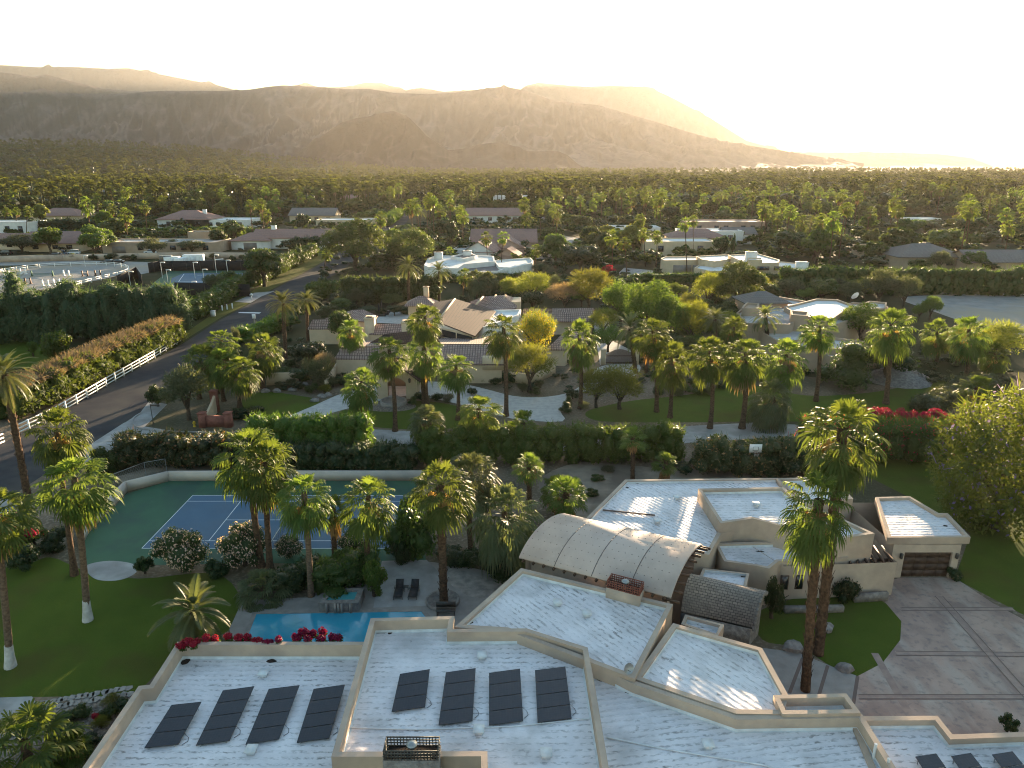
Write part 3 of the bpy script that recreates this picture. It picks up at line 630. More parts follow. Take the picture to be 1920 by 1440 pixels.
def vent_box(c, sx, sy, h, m, cap=True, rz=0.0, base=None, label=None):
    """chimney stack with an open lattice screen and a metal flue cap"""
    mb = MB(); bm_ = base or M['stucco']; box(mb, (0, 0, -h * .6), (sx * 1.02, sy * 1.02, h * 1.2)); st_ = hb(mb, 'chimney', bm_); st_.location = Vector(c) - HL; st_.rotation_euler.z = rz
    mb = MB(); hh = .55
    for s_ in (-1, 1):
        for k in range(int(sx / .16)): box(mb, (-sx / 2 + .08 + k * .16, s_ * (sy / 2 - .03), hh / 2), (.045, .04, hh))
        for k in range(int(sy / .16)): box(mb, (s_ * (sx / 2 - .03), -sy / 2 + .08 + k * .16, hh / 2), (.04, .045, hh))
        for k in range(4): box(mb, (0, s_ * (sy / 2 - .034), .04 + k * hh / 3.2), (sx, .05, .05)); box(mb, (s_ * (sx / 2 - .034), 0, .043 + k * hh / 3.2), (.05, sy - .12, .05))
    sc_ = mb.build('lattice_screen', m, st_)
    mb = MB(); lathe(mb, [(0, hh + .12), (.1, hh + .11), (.27, hh + .02), (.28, hh - .03), (.12, hh - .05), (.12, .0)], 16); mb.build('flue_cap', M['galv'], st_, smooth=True)
    mb = MB(); box(mb, (0, 0, .012), (sx * .9, sy * .9, .03)); mb.build('chimney_top', M['hole'], st_)
ang = math.atan2(vax.y, vax.x)
q = P(1172, 1103, 5.2); vent_box((q.x, q.y, 5.2), 2.35, 1.0, 1.0, M['brickred'], rz=ang)
q = P(773, 1412, 5.3); vent_box((q.x, q.y, 5.3), 2.7, .95, 1.4, M['dark_metal'], base=M['stone'])
# shingled vault beside it
def shingle_mat():
    m, n, o = base_mat('weathered shingles'); u = N(n, 'ShaderNodeUVMap').outputs[0]
    bk = N(n, 'ShaderNodeTexBrick'); bk.inputs['Scale'].default_value = 1; bk.inputs['Brick Width'].default_value = .32; bk.inputs['Row Height'].default_value = .2; bk.inputs['Mortar Size'].default_value = .016
    bk.inputs['Color1'].default_value = (.36, .30, .255, 1); bk.inputs['Color2'].default_value = (.24, .20, .175, 1); bk.inputs['Mortar'].default_value = (.05, .045, .04, 1)
    n.links.new(u, bk.inputs[0]); c = mixc(n, noisef(n, pos(n), .8, 4, .35, .65), bk.outputs[0], mixc(n, .5, bk.outputs[0], (.2, .18, .165)))
    bsdf(n, o, c, .85, .2, bump=bk.outputs[1], bstr=-.6, bdist=.03); return m
M['shingle'] = shingle_mat()
def uvauto(o, sx=1.0):
    """lay uv in metres: u along the level direction of each face, v up the slope"""
    me = o.data; ul = me.uv_layers[0].data
    for p in me.polygons:
        nrm = p.normal; u = Vector((-nrm.y, nrm.x, 0)); u = u.normalized() if u.length > .05 else Vector((1, 0, 0)); v = nrm.cross(u)
        for li in p.loop_indices:
            co = me.vertices[me.loops[li].vertex_index].co; ul[li].uv = (co.dot(u), co.dot(v))
sat, sprof, sL = vault((1266, 1146), (1412, 1180), 1.5, (1279, 1075), (1436, 1112), 3.9, M['shingle'], 'shingle_vault', n=14, seams=False, th0=R(80))
for e in (.03, .97):
    mb = MB(); pts = [sat(e, u, z) + Vector((0, 0, -.02)) for u, z in sprof]; n_ = len(pts); mb.add([tuple(q) for q in pts] + [(q.x, q.y, 0) for q in pts], [[i, i + 1, n_ + i + 1, n_ + i] for i in range(n_ - 1)]); hb(mb, 'wall', M['stone'])
p_, q_ = sat(.03, .03, 0), sat(.97, .03, 0); mb = MB(); beam(mb, (p_.x, p_.y, .75), (q_.x, q_.y, .75), .2, 1.5); hb(mb, 'wall', M['stone'])
mb = MB(); pts = [sat(1.0, u, z) + Vector((.05, -.02, -.06)) for u, z in sprof]
for p_, q_ in zip(pts[:-1], pts[1:]): beam(mb, p_, q_, .16, .34)
hb(mb, 'arch_trim', M['stone'])
# roof furniture
def vent(px, py, z, parent, s=.5):
    q = P(px, py, z); mb = MB(); box(mb, (q.x, q.y, z + .12), (s * .7, s * .7, .24)); box(mb, (q.x, q.y, z + .27), (s, s, .06)); mb.build('roof_vent', M['upstand'], parent)
for a_ in [(495, 1267, 3.15, rA), (472, 1411, 3.15, rA), (904, 1234, 4.1, rB), (898, 1374, 4.1, rB), (1024, 1418, 4.1, rB), (1045, 1134, 4.4, rC), (1100, 1155, 4.4, rC), (1327, 1401, 3.75, rF), (1269, 936, 3.8, rH), (1232, 981, 3.8, rH), (1418, 949, 4.55, rH2)]: vent(*a_, s=.58)
def puddle(px, py, z, parent, w_=.5, h_=.22):
    r = random.Random(int(px)); q = P(px, py, z); mb = MB(); cap_poly(mb, ccw([(q.x + w_ * math.cos(t) * r.uniform(.7, 1.2), q.y + h_ * math.sin(t) * r.uniform(.7, 1.2)) for t in np.linspace(0, 6.283, 12)[:-1]]), z + .016); mb.build('debris_patch', M['hole'], parent)
for a_ in [(347, 1241, 3.15, rA, .3, .3), (509, 1240, 3.15, rA, .35, .2), (715, 1186, 4.1, rB, .5, .12), (731, 1187, 4.1, rB, .15, .15), (980, 1062 + 12, 4.4, rC, .12, .12), (878, 1168, 4.4, rC, .3, .2), (1188, 1126, 4.4, rC, .25, .1), (1363, 1208, 4.25, rD, .35, .15), (1263, 1324, 3.75, rF, .2, .12), (1187, 1297, 3.75, rF, .5, .25), (1130, 1276, 3.75, rF, .3, .15), (1520, 1362, 3.75, rF, .75, .1), (1549, 1361, 3.75, rF, .12, .1), (1602, 1360, 3.75, rF, .15, .1), (1690, 1352, 3.35, rG, .6, .07), (1638, 1352, 3.35, rG, .15, .08), (1373, 1020, 2.95, rK, .5, .12), (1425, 1034, 2.95, rK, .35, .12), (1312, 1170, 3.5, rN, .3, .2), (1346, 1178, 3.5, rN, .2, .12), (1773, 986, gz - .28, rJ, .2, .15), (1195, 907, 3.8, rH, .15, .12), (1176, 914, 3.8, rH, .15, .12), (1393, 1081, 2.8, rM, .2, .15)]: puddle(*a_)
mb = MB()
for px, py in ((1637, 1424), (1661, 1452)):
    q = P(px, py, 3.75); tube(mb, [q, q + Vector((0, 0, 1.0))], .075, 10)
mb.build('vent_pipe', M['upstand'], rF)
mb = MB(); tube(mb, [P(1137, 1382, 3.8), P(1250, 1405, 3.8), P(1430, 1434, 3.8), P(1480, 1450, 3.8)], .045, 6); mb.build('conduit', M['upstand'], rF)
mb = MB(); tube(mb, [P(655, 1364, 4.15), P(780, 1368, 4.15), P(960, 1362, 4.15), P(1115, 1346, 4.15)], .035, 6); mb.build('conduit', M['upstand'], rB)
mb = MB(); beam(mb, P(1130, 956, 3.9), P(1228, 966, 3.9), .1, .1); mb.build('roof_joint', M['joint'], rH)
# satellite dish
t = thing('satellite_dish', 'small grey satellite dish on the parapet corner by the vaulted hall', 'satellite dish', tuple(P(1176, 1262, 4.8)))
mb = MB(); prof = [(.0, 0), (.12, .015), (.24, .06), (.33, .12)]; lathe(mb, prof, 18); d_ = mb.build('dish', M['galv'], t, (0, -.1, .42), smooth=True, rot=(R(70), 0, R(25)))
tube(MB(), [(0, 0, 0), (0, 0, .42)], .03, 6).build('mast', M['dark_metal'], t); tube(MB(), [(0, -.1, .3), (.1, -.5, .5)], .015, 6).build('feed_arm', M['dark_metal'], t)
# ---- solar arrays
def panel_mat():
    m, n, o = base_mat('solar cells'); u = N(n, 'ShaderNodeUVMap').outputs[0]
    bk = N(n, 'ShaderNodeTexBrick', offset=0.0); bk.inputs['Scale'].default_value = 1; bk.inputs['Brick Width'].default_value = .158; bk.inputs['Row Height'].default_value = .158; bk.inputs['Mortar Size'].default_value = .004
    bk.inputs['Color1'].default_value = (.026, .027, .033, 1); bk.inputs['Color2'].default_value = (.031, .032, .038, 1); bk.inputs['Mortar'].default_value = (.05, .05, .055, 1); n.links.new(u, bk.inputs[0])
    bsdf(n, o, bk.outputs[0], .22, .45, bump=noisef(n, pos(n), 1.5, 2, .3, .7), bstr=.04); return m
M['panel'] = panel_mat()
def solar(px4, z, npan, label, group, roofz, tilt=.5):
    """px4: far left, far right, near right, near left corners seen in the photo; the near edge is low"""
    zh = z + tilt; fl, fr, nr, nl = P(*px4[0], zh), P(*px4[1], zh), P(*px4[2], z), P(*px4[3], z)
    c = (fl + fr + nr + nl) / 4; t = thing('solar_array', label, 'solar panels', (c.x, c.y, roofz), 0, group)
    c0 = Vector((c.x, c.y, roofz)); g = lambda u, v: fl.lerp(fr, u).lerp(nl.lerp(nr, u), v) - c0
    for k in range(npan):
        v0, v1 = (k + .02) / npan, (k + .98) / npan; mb = MB(); A = [g(0, v1), g(1, v1), g(1, v0), g(0, v0)]
        nn = (A[1] - A[0]).cross(A[3] - A[0]).normalized(); W = (A[1] - A[0]).length; H_ = (A[3] - A[0]).length
        V = [tuple(q) for q in A] + [tuple(q - nn * .04) for q in A]
        mb.add(V, [[0, 4, 5, 1], [1, 5, 6, 2], [2, 6, 7, 3], [3, 7, 4, 0], [7, 6, 5, 4]]); fo = mb.build('solar_panel', M['dark_metal'], t)
        mb = MB(); cc = (A[0] + A[2]) / 2; B = [tuple(cc + (q - cc) * .985 + nn * .003) for q in A]
        mb.add([tuple(q) for q in A] , [[0, 1, 2, 3]]); 
        mb = MB(); mb.add(B, [[0, 1, 2, 3]], uv=[(0, 0), (W, 0), (W, H_), (0, H_)]); mb.build('cells', M['panel'], fo)
        mb = MB(); mb.add([tuple(q) for q in A], [[0, 1, 2, 3]])
        m2 = mb.build('frame_face', M['dark_metal'], fo)
    mb = MB()
    for u in (.12, .88):
        beam(mb, g(u, 0) + Vector((0, 0, -.09)), g(u, 1) + Vector((0, 0, -.09)), .05, .05)
        for v in (.04, .5, .96):
            q = g(u, v); tube(mb, [(q.x, q.y, 0), (q.x, q.y, q.z - .09)], .025, 6)
    mb.build('rack', M['galv'], t)
    mb = MB(); q = g(1, .75); tube(mb, [q, q + Vector((.25, -.1, -.2)), q + Vector((.32, -.35, -q.z + .03)), q + Vector((.1, -.6, -q.z + .03))], .015, 5); mb.build('cable', M['dark_metal'], t)
SG = 'tilted solar arrays on the white flat roofs'
solar([(322, 1321), (378, 1315), (334, 1396), (270, 1403)], 3.3, 3, 'leftmost and shortest solar array of three panels on the left roof', SG, 3.15, .35)
solar([(418, 1294), (477, 1286), (430, 1389), (367, 1398)], 3.3, 4, 'solar array of four panels, second from the left roof edge', SG, 3.15, .35)
solar([(504, 1291), (562, 1284), (523, 1386), (460, 1396)], 3.3, 4, 'solar array of four panels, third on the left roof, lowest panel sunlit', SG, 3.15, .35)
solar([(588, 1291), (647, 1283), (617, 1384), (556, 1393)], 3.3, 4, 'solar array of four panels on the left roof beside the raised centre parapet', SG, 3.15, .35)
solar([(750, 1263), (806, 1254), (797, 1326), (734, 1335)], 4.25, 3, 'short solar array of three panels on the raised centre roof', SG, 4.1, .35)
solar([(836, 1260), (892, 1252), (886, 1352), (822, 1360)], 4.25, 4, 'solar array of four panels just right of the three panel one', SG, 4.1, .35)
solar([(917, 1261), (975, 1253), (981, 1352), (917, 1360)], 4.25, 4, 'solar array of four panels, third on the centre roof', SG, 4.1, .35)
solar([(1003, 1256), (1060, 1249), (1072, 1347), (1008, 1355)], 4.25, 4, 'solar array of four panels nearest the centre roof right parapet', SG, 4.1, .35)
solar([(1716, 1418), (1755, 1412), (1810, 1490), (1770, 1500)], 3.5, 3, 'cut off solar array at the lower right corner, leftmost of three', SG, 3.35, .3)
solar([(1783, 1417), (1820, 1411), (1880, 1488), (1840, 1497)], 3.5, 3, 'cut off solar array at the lower right corner, middle of three', SG, 3.35, .3)
solar([(1860, 1414), (1898, 1408), (1962, 1485), (1920, 1494)], 3.5, 3, 'cut off solar array at the lower right corner, rightmost of three', SG, 3.35, .3)
# ------------------------------------------------------------ other houses
def tile_mat(name, c1, c2, c3):
    m, n, o = base_mat(name); u = N(n, 'ShaderNodeUVMap').outputs[0]
    bk = N(n, 'ShaderNodeTexBrick', offset=0.0); bk.inputs['Scale'].default_value = 1; bk.inputs['Brick Width'].default_value = .42; bk.inputs['Row Height'].default_value = .62; bk.inputs['Mortar Size'].default_value = .07; bk.inputs['Bias'].default_value = -.1
    for k, c in (('Color1', c1), ('Color2', c2), ('Mortar', c3)): bk.inputs[k].default_value = rgba(c)
    n.links.new(u, bk.inputs[0]); c = mixc(n, noisef(n, pos(n), .5, 4, .35, .65), bk.outputs[0], mixc(n, .5, bk.outputs[0], c2))
    bsdf(n, o, c, .8, .25, bump=bk.outputs[1], bstr=-.9, bdist=.09); return m
M['tile'] = tile_mat('mottled roof tile', (.36, .27, .23), (.24, .16, .135), (.085, .06, .055))
M['tile_flat'] = tile_mat('brown flat tile', (.095, .055, .04), (.072, .043, .032), (.035, .023, .02))
M['tile_pink'] = tile_mat('pink clay tile', (.33, .19, .155), (.27, .15, .12), (.13, .08, .07))
M['tile_grey'] = tile_mat('grey brown tile', (.19, .17, .155), (.15, .13, .12), (.08, .07, .065))
M['cream'] = plain('cream stucco', (.56, .44, .31), (.49, .385, .27), .8, .9, .15, bump=.1, bscale=8)
M['wallwhite'] = plain('white stucco', (.74, .72, .69), (.64, .62, .60), .6, .85, .2)
M['tan'] = plain('tan stucco', (.40, .30, .22), (.34, .255, .19), .6, .9, .15)
M['pinkwall'] = plain('pink stucco', (.42, .30, .25), (.36, .25, .21), .6, .9, .15)
M['roofgrey'] = plain('pale gravel roof', (.50, .49, .48), (.36, .35, .345), .5, .8, .3, c3=(.27, .25, .24), s3=.15)
M['roofwhite'] = plain('far white roof', (.70, .70, .69), (.56, .55, .54), .4, .7, .3)
M['gravelroof'] = plain('dark gravel roof', (.16, .15, .15), (.11, .105, .105), 1, .9)
M['door'] = plain('grey brown door', (.22, .19, .17), (.18, .155, .14), .8, .7)
M['gatebrown'] = plain('brown steel gate', (.10, .055, .04), (.075, .042, .03), 1, .7)
def hpart(mb, name, m, root, uv=False):
    o = mb.build(name, m, root); o.location = -Vector(root.location)
    if uv: uvauto(o)
    return o
def roof_plane(root, corners, m, th=.22, name='roof', walls_z=None, wm=None):
    """corners: (px, py, z) of a sloping plane, any order round its edge"""
    A = [P(a, b, z) for a, b, z in corners]; nn = (A[1] - A[0]).cross(A[2] - A[0]).normalized()
    if nn.z < 0: A = A[::-1]
    n = len(A); mb = MB(); V = [tuple(q) for q in A] + [tuple(q - Vector((0, 0, th))) for q in A]
    tr = up_tris([(q.x, q.y) for q in A])
    mb.add(V, [list(t) for t in tr] + [[t[0] + n, t[2] + n, t[1] + n] for t in tr]); mb.add(V, [[n + i, n + (i + 1) % n, (i + 1) % n, i] for i in range(n)])
    r = hpart(mb, name, m, root, True)
    if walls_z is not None:
        c = sum(A, Vector()) / n; mb = MB()
        B = [c + (q - c) * .93 for q in A]
        for i in range(n):
            p_, q_ = B[i], B[(i + 1) % n]; mb.add([(p_.x, p_.y, walls_z), (q_.x, q_.y, walls_z), (q_.x, q_.y, q_.z - th * .9), (p_.x, p_.y, p_.z - th * .9)], [[0, 1, 2, 3]])
        hpart(mb, 'wall', wm or M['cream'], root)
    return r
def gable(root, c, L, D, z0, zr, rz, m, wm, eave=.5, hip=False, wallz=0.0, one=None):
    """roof over a rectangle: ridge along local x"""
    k, s = math.cos(rz), math.sin(rz); T = lambda x, y, z: (c[0] + x * k - y * s, c[1] + x * s + y * k, z)
    l, d = L / 2 + eave, D / 2 + eave; rl = l - (d if hip else 0); rl = max(rl, .2); ze = z0 - eave * (zr - z0) / (D / 2)
    mb = MB(); A = [T(-l, -d, ze), T(l, -d, ze), T(l, d, ze), T(-l, d, ze), T(-rl, 0, zr), T(rl, 0, zr)]
    fs = [[0, 1, 5, 4], [2, 3, 4, 5]]
    mb.add(A, fs); mb.add(A, [[1, 2, 5], [3, 0, 4]]) if hip else None
    if not hip: pass
    B = [(q[0], q[1], q[2] - .2) for q in A]; mb.add(A + B, [[0, 6, 7, 1], [1, 7, 8, 2], [2, 8, 9, 3], [3, 9, 6, 0]])
    mb.add(B, [[0, 4, 5, 1], [2, 5, 4, 3]]); 
    r = hpart(mb, 'roof', m, root, True)
    mb = MB(); l, d = L / 2, D / 2; W = [T(-l, -d, 0)[:2], T(l, -d, 0)[:2], T(l, d, 0)[:2], T(-l, d, 0)[:2]]; walls(mb, W, wallz, z0 - .08)
    if not hip: 
        for e in (-1, 1): mb.add([T(e * l, -d, z0 - .08), T(e * l, d, z0 - .08), T(e * l, 0, zr - .12)], [[0, 1, 2]])
    hpart(mb, 'wall', wm, root); return r
def opening(root, x, y, z, w, h, m, name, rz=0.0, t=.12):
    mb = MB(); box(mb, (x, y, z), (w, t, h), rz); o = hpart(mb, name, m, root)
    if name == 'window':
        mb = MB(); box(mb, (x + .0 + math.sin(rz) * .06, y - math.cos(rz) * .05, z), (w * .86, t * .6, h * .86), rz); g = mb.build('glass', M['glass'], o)
    return o
def chimney(root, q, sx, sy, z1, m, z0=2.5):
    mb = MB(); box(mb, (q[0], q[1], (z0 + z1) / 2), (sx, sy, z1 - z0)); box(mb, (q[0], q[1], z1 + .08), (sx + .2, sy + .2, .16)); o = hpart(mb, 'chimney', m, root)
    mb = MB(); box(mb, (q[0], q[1], z1 + .17), (sx * .6, sy * .6, .06)); mb.build('flue', M['hole'], o); return o
# ---- the tile roofed house in the middle
th_ = thing('tile_roofed_house', 'sprawling cream house with many mottled tile roofs in the middle of the picture', 'house', tuple(P(850, 680)))
c_ = th_
# great hall: big pitched roof whose glazed gable faces us
roof_plane(th_, [(820, 603, 5.7), (853, 560, 5.7), (930, 583, 4.8), (891, 630, 4.8)], M['tile_flat'])
roof_plane(th_, [(820, 603, 5.7), (853, 560, 5.7), (815, 567, 5.0), (780, 611, 5.0)], M['tile_flat'])
mb = MB(); beam(mb, P(820, 603, 5.76), P(853, 560, 5.76), .3, .18); hpart(mb, 'ridge_cap', M['cream'], th_)
def gable_front():
    a, b, k = P(788, 611, 5.5), P(888, 630, 4.7), P(822, 604, 5.6)
    bk = Vector((.45, 1.2, 0)); mb = MB(); A = [a + bk, b + bk, k + bk]; mb.add([tuple(q) for q in A] + [(A[0].x, A[0].y, 0), (A[1].x, A[1].y, 0)], [[0, 2, 1]]); mb.add([(A[0].x, A[0].y, 0), (A[1].x, A[1].y, 0), tuple(A[1]), tuple(A[0])], [[0, 1, 2, 3]]); 
    hpart(mb, 'wall', M['cream'], th_)
    mb = MB(); g = lambda u, v: A[0].lerp(A[1], u) * 1 + Vector((0, 0, v)) + Vector((-.05, -.12, 0)); top = lambda u: (A[2].z - .5 - (A[2].z - A[1].z) * max(0, (u - .34) / .66) if u > .34 else A[0].z - .4 + (A[2].z - A[0].z) * u / .34) - g(u, 0).z
    w_ = MB(); us = [.10, .34, .36, .62, .64, .92]
    for i in (0, 2, 4):
        u0, u1 = us[i], us[i + 1]; w_.add([tuple(g(u0, -1.6)), tuple(g(u1, -1.6)), tuple(g(u1, top(u1) - .1)), tuple(g(u0, top(u0) - .1))], [[0, 1, 2, 3]])
    hpart(w_, 'window', M['glass'], th_)
    f_ = MB()
    for u in (.08, .35, .63, .94): beam(f_, g(u, -1.7), g(u, max(top(u), -1.0)), .18, .16)
    beam(f_, g(.08, -1.65), g(.94, -1.65), .2, .2); hpart(f_, 'window_frame', M['cream'], th_)
gable_front()
mb = MB(); aw = [P(800, 600, 5)[:2], P(850, 566, 5)[:2], P(918, 585, 5)[:2], P(886, 622, 5)[:2]]; walls(mb, ccw(aw), 0, 4.9); hpart(mb, 'wall', M['cream'], th_)
# rear wings behind the hall
roof_plane(th_, [(876, 568, 4.4), (906, 556, 6.2), (948, 553, 6.2), (972, 560, 4.6), (968, 578, 4.4), (925, 582, 4.4)], M['tile'], walls_z=0)
mb = MB()
for a, b in (((893, 571), (906, 556)), ((925, 561), (930, 553)), ((945, 560), (948, 553))): beam(mb, P(*a, 5.7), P(*b, 6.3), .35, .2)
hpart(mb, 'ridge_cap', M['cream'], th_)
mb = MB(); prism(mb, [P(a, b, 5.2)[:2] for a, b in [(952, 557), (977, 557), (976, 566), (950, 566)]], 0, 5.2); hpart(mb, 'wall', M['cream'], th_)
# flat roofed link with white parapet
def small_flat(root, poly, zt, m, wm, dz=.35, th=.3, name='roof'):
    p = ccw([P(a, b, zt)[:2] for a, b in poly]); i = inset(p, th); n = len(p); mb = MB(); walls(mb, p, 0, zt); walls(mb, i, zt - dz, zt, True)
    mb.add([(*q, zt) for q in p] + [(*q, zt) for q in i], [[k, (k + 1) % n, n + (k + 1) % n, n + k] for k in range(n)]); hpart(mb, 'wall', wm, root)
    mb = MB(); cap_poly(mb, inset(i, .01), zt - dz); return hpart(mb, name, m, root)
small_flat(th_, [(926, 581), (977, 580), (972, 590), (915, 612), (897, 613)], 4.8, M['roofwhite'], M['wallwhite'])
# long right wing (garages)
roof_plane(th_, [(982, 578, 5.0), (1044, 578, 5.0), (1042, 587, 4.0), (980, 587, 4.0)], M['tile'])
roof_plane(th_, [(1036, 578, 5.0), (1113, 577, 5.0), (1112, 603, 3.0), (1034, 602, 3.0)], M['tile'])
mb = MB(); p = ccw([P(a, b, 3)[:2] for a, b in [(984, 600), (1110, 600), (1110, 586), (984, 586)]]); walls(mb, p, 0, 3.4); hpart(mb, 'wall', M['cream'], th_)
mb = MB(); prism(mb, [P(a, b, 3.9)[:2] for a, b in [(984, 590), (1040, 590), (1040, 582), (984, 582)]], 0, 3.9); hpart(mb, 'wall', M['cream'], th_)
roof_plane(th_, [(960, 596, 3.9), (992, 596, 3.9), (990, 612, 3.0), (950, 614, 3.0)], M['tile'], walls_z=0)
roof_plane(th_, [(1040, 640, 3.8), (1058, 622, 4.4), (1098, 622, 4.0), (1060, 655, 3.0), (1022, 655, 3.0)], M['tile'], walls_z=0)
# front wings
roof_plane(th_, [(820, 646, 5.0), (945, 646, 5.0), (945, 683, 3.2), (826, 682, 3.2)], M['tile'], walls_z=0)
roof_plane(th_, [(828, 645, 5.0), (940, 645, 5.0), (945, 633, 3.6), (820, 634, 3.6)], M['tile'])
mb = MB(); q = P(925, 672, 3.9); box(mb, (q.x, q.y, 3.2), (3.4, 1.6, 1.9)); hpart(mb, 'parapet', M['cream'], th_)
for px in (925, 937): q = P(px, 700, 1.6); opening(th_, q.x, P(925, 683, 3.2).y + .55, 1.75, .7, .7, M['wood_dark'], 'window')
roof_plane(th_, [(640, 652, 4.6), (712, 649, 4.6), (705, 673, 3.1), (627, 672, 3.1)], M['tile'], walls_z=0)
roof_plane(th_, [(640, 651, 4.6), (712, 648, 4.6), (716, 638, 3.4), (640, 640, 3.4)], M['tile'])
# low pitched hall between
roof_plane(th_, [(686, 647, 3.6), (722, 626, 5.2), (775, 620, 5.2), (768, 642, 3.8)], M['tile_flat'], walls_z=0)
roof_plane(th_, [(775, 620, 5.2), (812, 612, 4.7), (832, 627, 4.2), (806, 648, 3.7), (765, 643, 3.8)], M['tile_flat'], walls_z=0)
roof_plane(th_, [(702, 607, 4.8), (754, 607, 4.8), (756, 627, 3.5), (692, 626, 3.5)], M['tile'], walls_z=0)
# left wing
roof_plane(th_, [(586, 599, 4.6), (640, 597, 4.6), (634, 616, 3.1), (577, 616, 3.1)], M['tile'], walls_z=0)
roof_plane(th_, [(610, 597, 3.8), (662, 581, 5.0), (648, 597, 4.6)], M['tile'], walls_z=0)
roof_plane(th_, [(662, 581, 5.0), (680, 580, 5.0), (708, 592, 4.0), (700, 604, 3.6), (650, 600, 4.0)], M['tile'], walls_z=0)
for px in (594, 600): q = P(px, 632, 1.7); opening(th_, q.x, P(600, 616, 3.1).y + .62, 1.7, .5, 1.1, M['wood_dark'], 'window')
for (a, b, zb, sx, sy, z1) in ((692, 597, 3.4, 1.6, 2.4, 6.2), (764, 605, 3.4, 2.0, 2.2, 6.6)):
    q = P(a, b, z1); chimney(th_, (q.x, q.y + .6), sx, sy, z1, M['cream'], 0)
# garden pavilion with chimney
q = P(789, 571, 4.0); gable(th_, (q.x, q.y + 1.5), 5.4, 4.2, 4.4, 5.6, 0, M['tile'], M['cream'], hip=True, eave=.7)
chimney(th_, (q.x + 1.0, q.y + 2.2), 1.1, .9, 7.4, M['cream'], 4.4)
opening(th_, q.x + .3, q.y - .62, 1.7, 2.6, 2.9, M['hole'], 'doorway'); 
# entrance gable with arch
ga = P(700, 745); gb = P(781, 748); gx = (ga.x + gb.x) / 2; gy_ = P(781, 748).y + 3.2
roof_plane(th_, [(695, 706, 4.6), (742, 681, 6.2), (760, 662, 6.2), (716, 688, 4.6)], M['tile_flat'])
roof_plane(th_, [(742, 681, 6.2), (760, 662, 6.2), (800, 690, 4.3), (788, 715, 4.3)], M['tile_flat'])
def arch_front():
    x0, x1 = P(707, 748).x, P(781, 748).x; y = P(781, 748).y; xa, xb = P(728, 748).x, P(762, 748).x; xm = (x0 + x1) / 2; H0 = 4.4; HP = 5.9; n = 10
    def face(yy, fl):
        pts = [(x0, 0), (xa, 0), (xa, 2.5)] + [(xa + (xb - xa) * k / n, 2.5 + .75 * math.sin(math.pi * k / n)) for k in range(1, n)] + [(xb, 2.5), (xb, 0), (x1, 0), (x1, H0), (xm, HP), (x0, H0)]
        return pts
    pts = face(y, 0); mb = MB(); tr = up_tris(pts); n_ = len(pts)
    for yy, fl in ((y, 1), (y + .7, 0)): mb.add([(a, yy, b) for a, b in pts], [t if fl else t[::-1] for t in tr])
    mb.add([(a, y, b) for a, b in pts] + [(a, y + .7, b) for a, b in pts], [[i, n_ + i, n_ + (i + 1) % n_, (i + 1) % n_] for i in range(n_)])
    for xx in (x0, x1): box(mb, (xx + (.35 if xx == x0 else -.35), y + 3.6, 2.2), (.7, 5.8, 4.4))
    hpart(mb, 'entrance_arch', M['cream'], th_); mb = MB(); box(mb, ((x0 + x1) / 2, y + 6.4, 2), (x1 - x0 - .2, .2, 4)); hpart(mb, 'back_wall', M['tan'], th_)
    mb = MB(); lathe(mb, [(.02, .35), (.2, .2), (.16, -.3), (.03, -.4)], 8, (x1 - .9, y - .15, 2.9)); hpart(mb, 'wall_lamp', M['dark_metal'], th_)
arch_front()
# striped pergola by the hall
mb = MB()
for k in range(9): a = P(873 + k * 5, 646, 3.6); b = P(886 + k * 5, 631, 3.6); beam(mb, a, b, .35, .25)
for a, b in (((876, 643), (924, 643)), ((884, 634), (926, 634))): beam(mb, P(*a, 3.4), P(*b, 3.4), .25, .2)
for a in ((876, 643), (924, 643)): q = P(*a, 3.4); box(mb, (q.x, q.y, 1.7), (.3, .3, 3.4))
hpart(mb, 'pergola', M['tan'], th_)
# terrace of the tile roofed house
sheet('terrace', gpoly([(700, 605), (722, 580), (775, 578), (790, 590), (765, 608)]), .012, M['paver'])
# walls and gates of its grounds
t = thing('arched_gate', 'arched brown steel driveway gate between two posts', 'gate', tuple(P(1162, 683))); q = Vector(t.location)
mb = MB(); x0, x1 = P(1136, 683).x - q.x, P(1187, 683).x - q.x
for k in range(40):
    u = (k + .5) / 40; box(mb, (x0 + (x1 - x0) * u, 0, (1.75 + .9 * math.sin(math.pi * u)) / 2 + .05), ((x1 - x0) / 40 * .72, .06, 1.75 + .9 * math.sin(math.pi * u)))
box(mb, ((x0 + x1) / 2, .01, .3), (x1 - x0, .07, .18)); box(mb, ((x0 + x1) / 2, .01, 1.5), (x1 - x0, .07, .14)); mb.build('gate_leaf', M['gatebrown'], t)
for x in (x0 - .5, x1 + .5): mb = MB(); box(mb, (x, 0, 1.25), (.8, .8, 2.5)); box(mb, (x, 0, 2.56), (1, 1, .14)); mb.build('post', M['cream'], t)
t = thing('panel_gate', 'dark brown panel gate at the far end of the garage drive', 'gate', tuple(P(1124, 602))); mb = MB(); box(mb, (0, 0, 1.3), (3.6, .12, 2.6))
for k in range(6): box(mb, (-1.5 + k * .6, -.08, 1.3), (.08, .06, 2.6))
mb.build('gate_leaf', M['gatebrown'], t); mb = MB(); box(mb, (0, -.1, 2.5), (3.6, .08, .16)); mb.build('rail', M['gatebrown'], t)
def wall_run(name, px, h, th, m, label, cat='wall', group=None):
    mb = MB(); pts = [P(a, b) for a, b in px]
    for i, (a, b) in enumerate(zip(pts[:-1], pts[1:])): beam(mb, (a.x, a.y, h / 2 - .002 * i), (b.x, b.y, h / 2 - .002 * i), th, h)
    return tag(mb.build(name, m), label, cat, group)
wall_run('garden_wall', [(500, 722), (560, 720)], 1.9, .35, M['cream'], 'cream garden wall behind the corner palms')
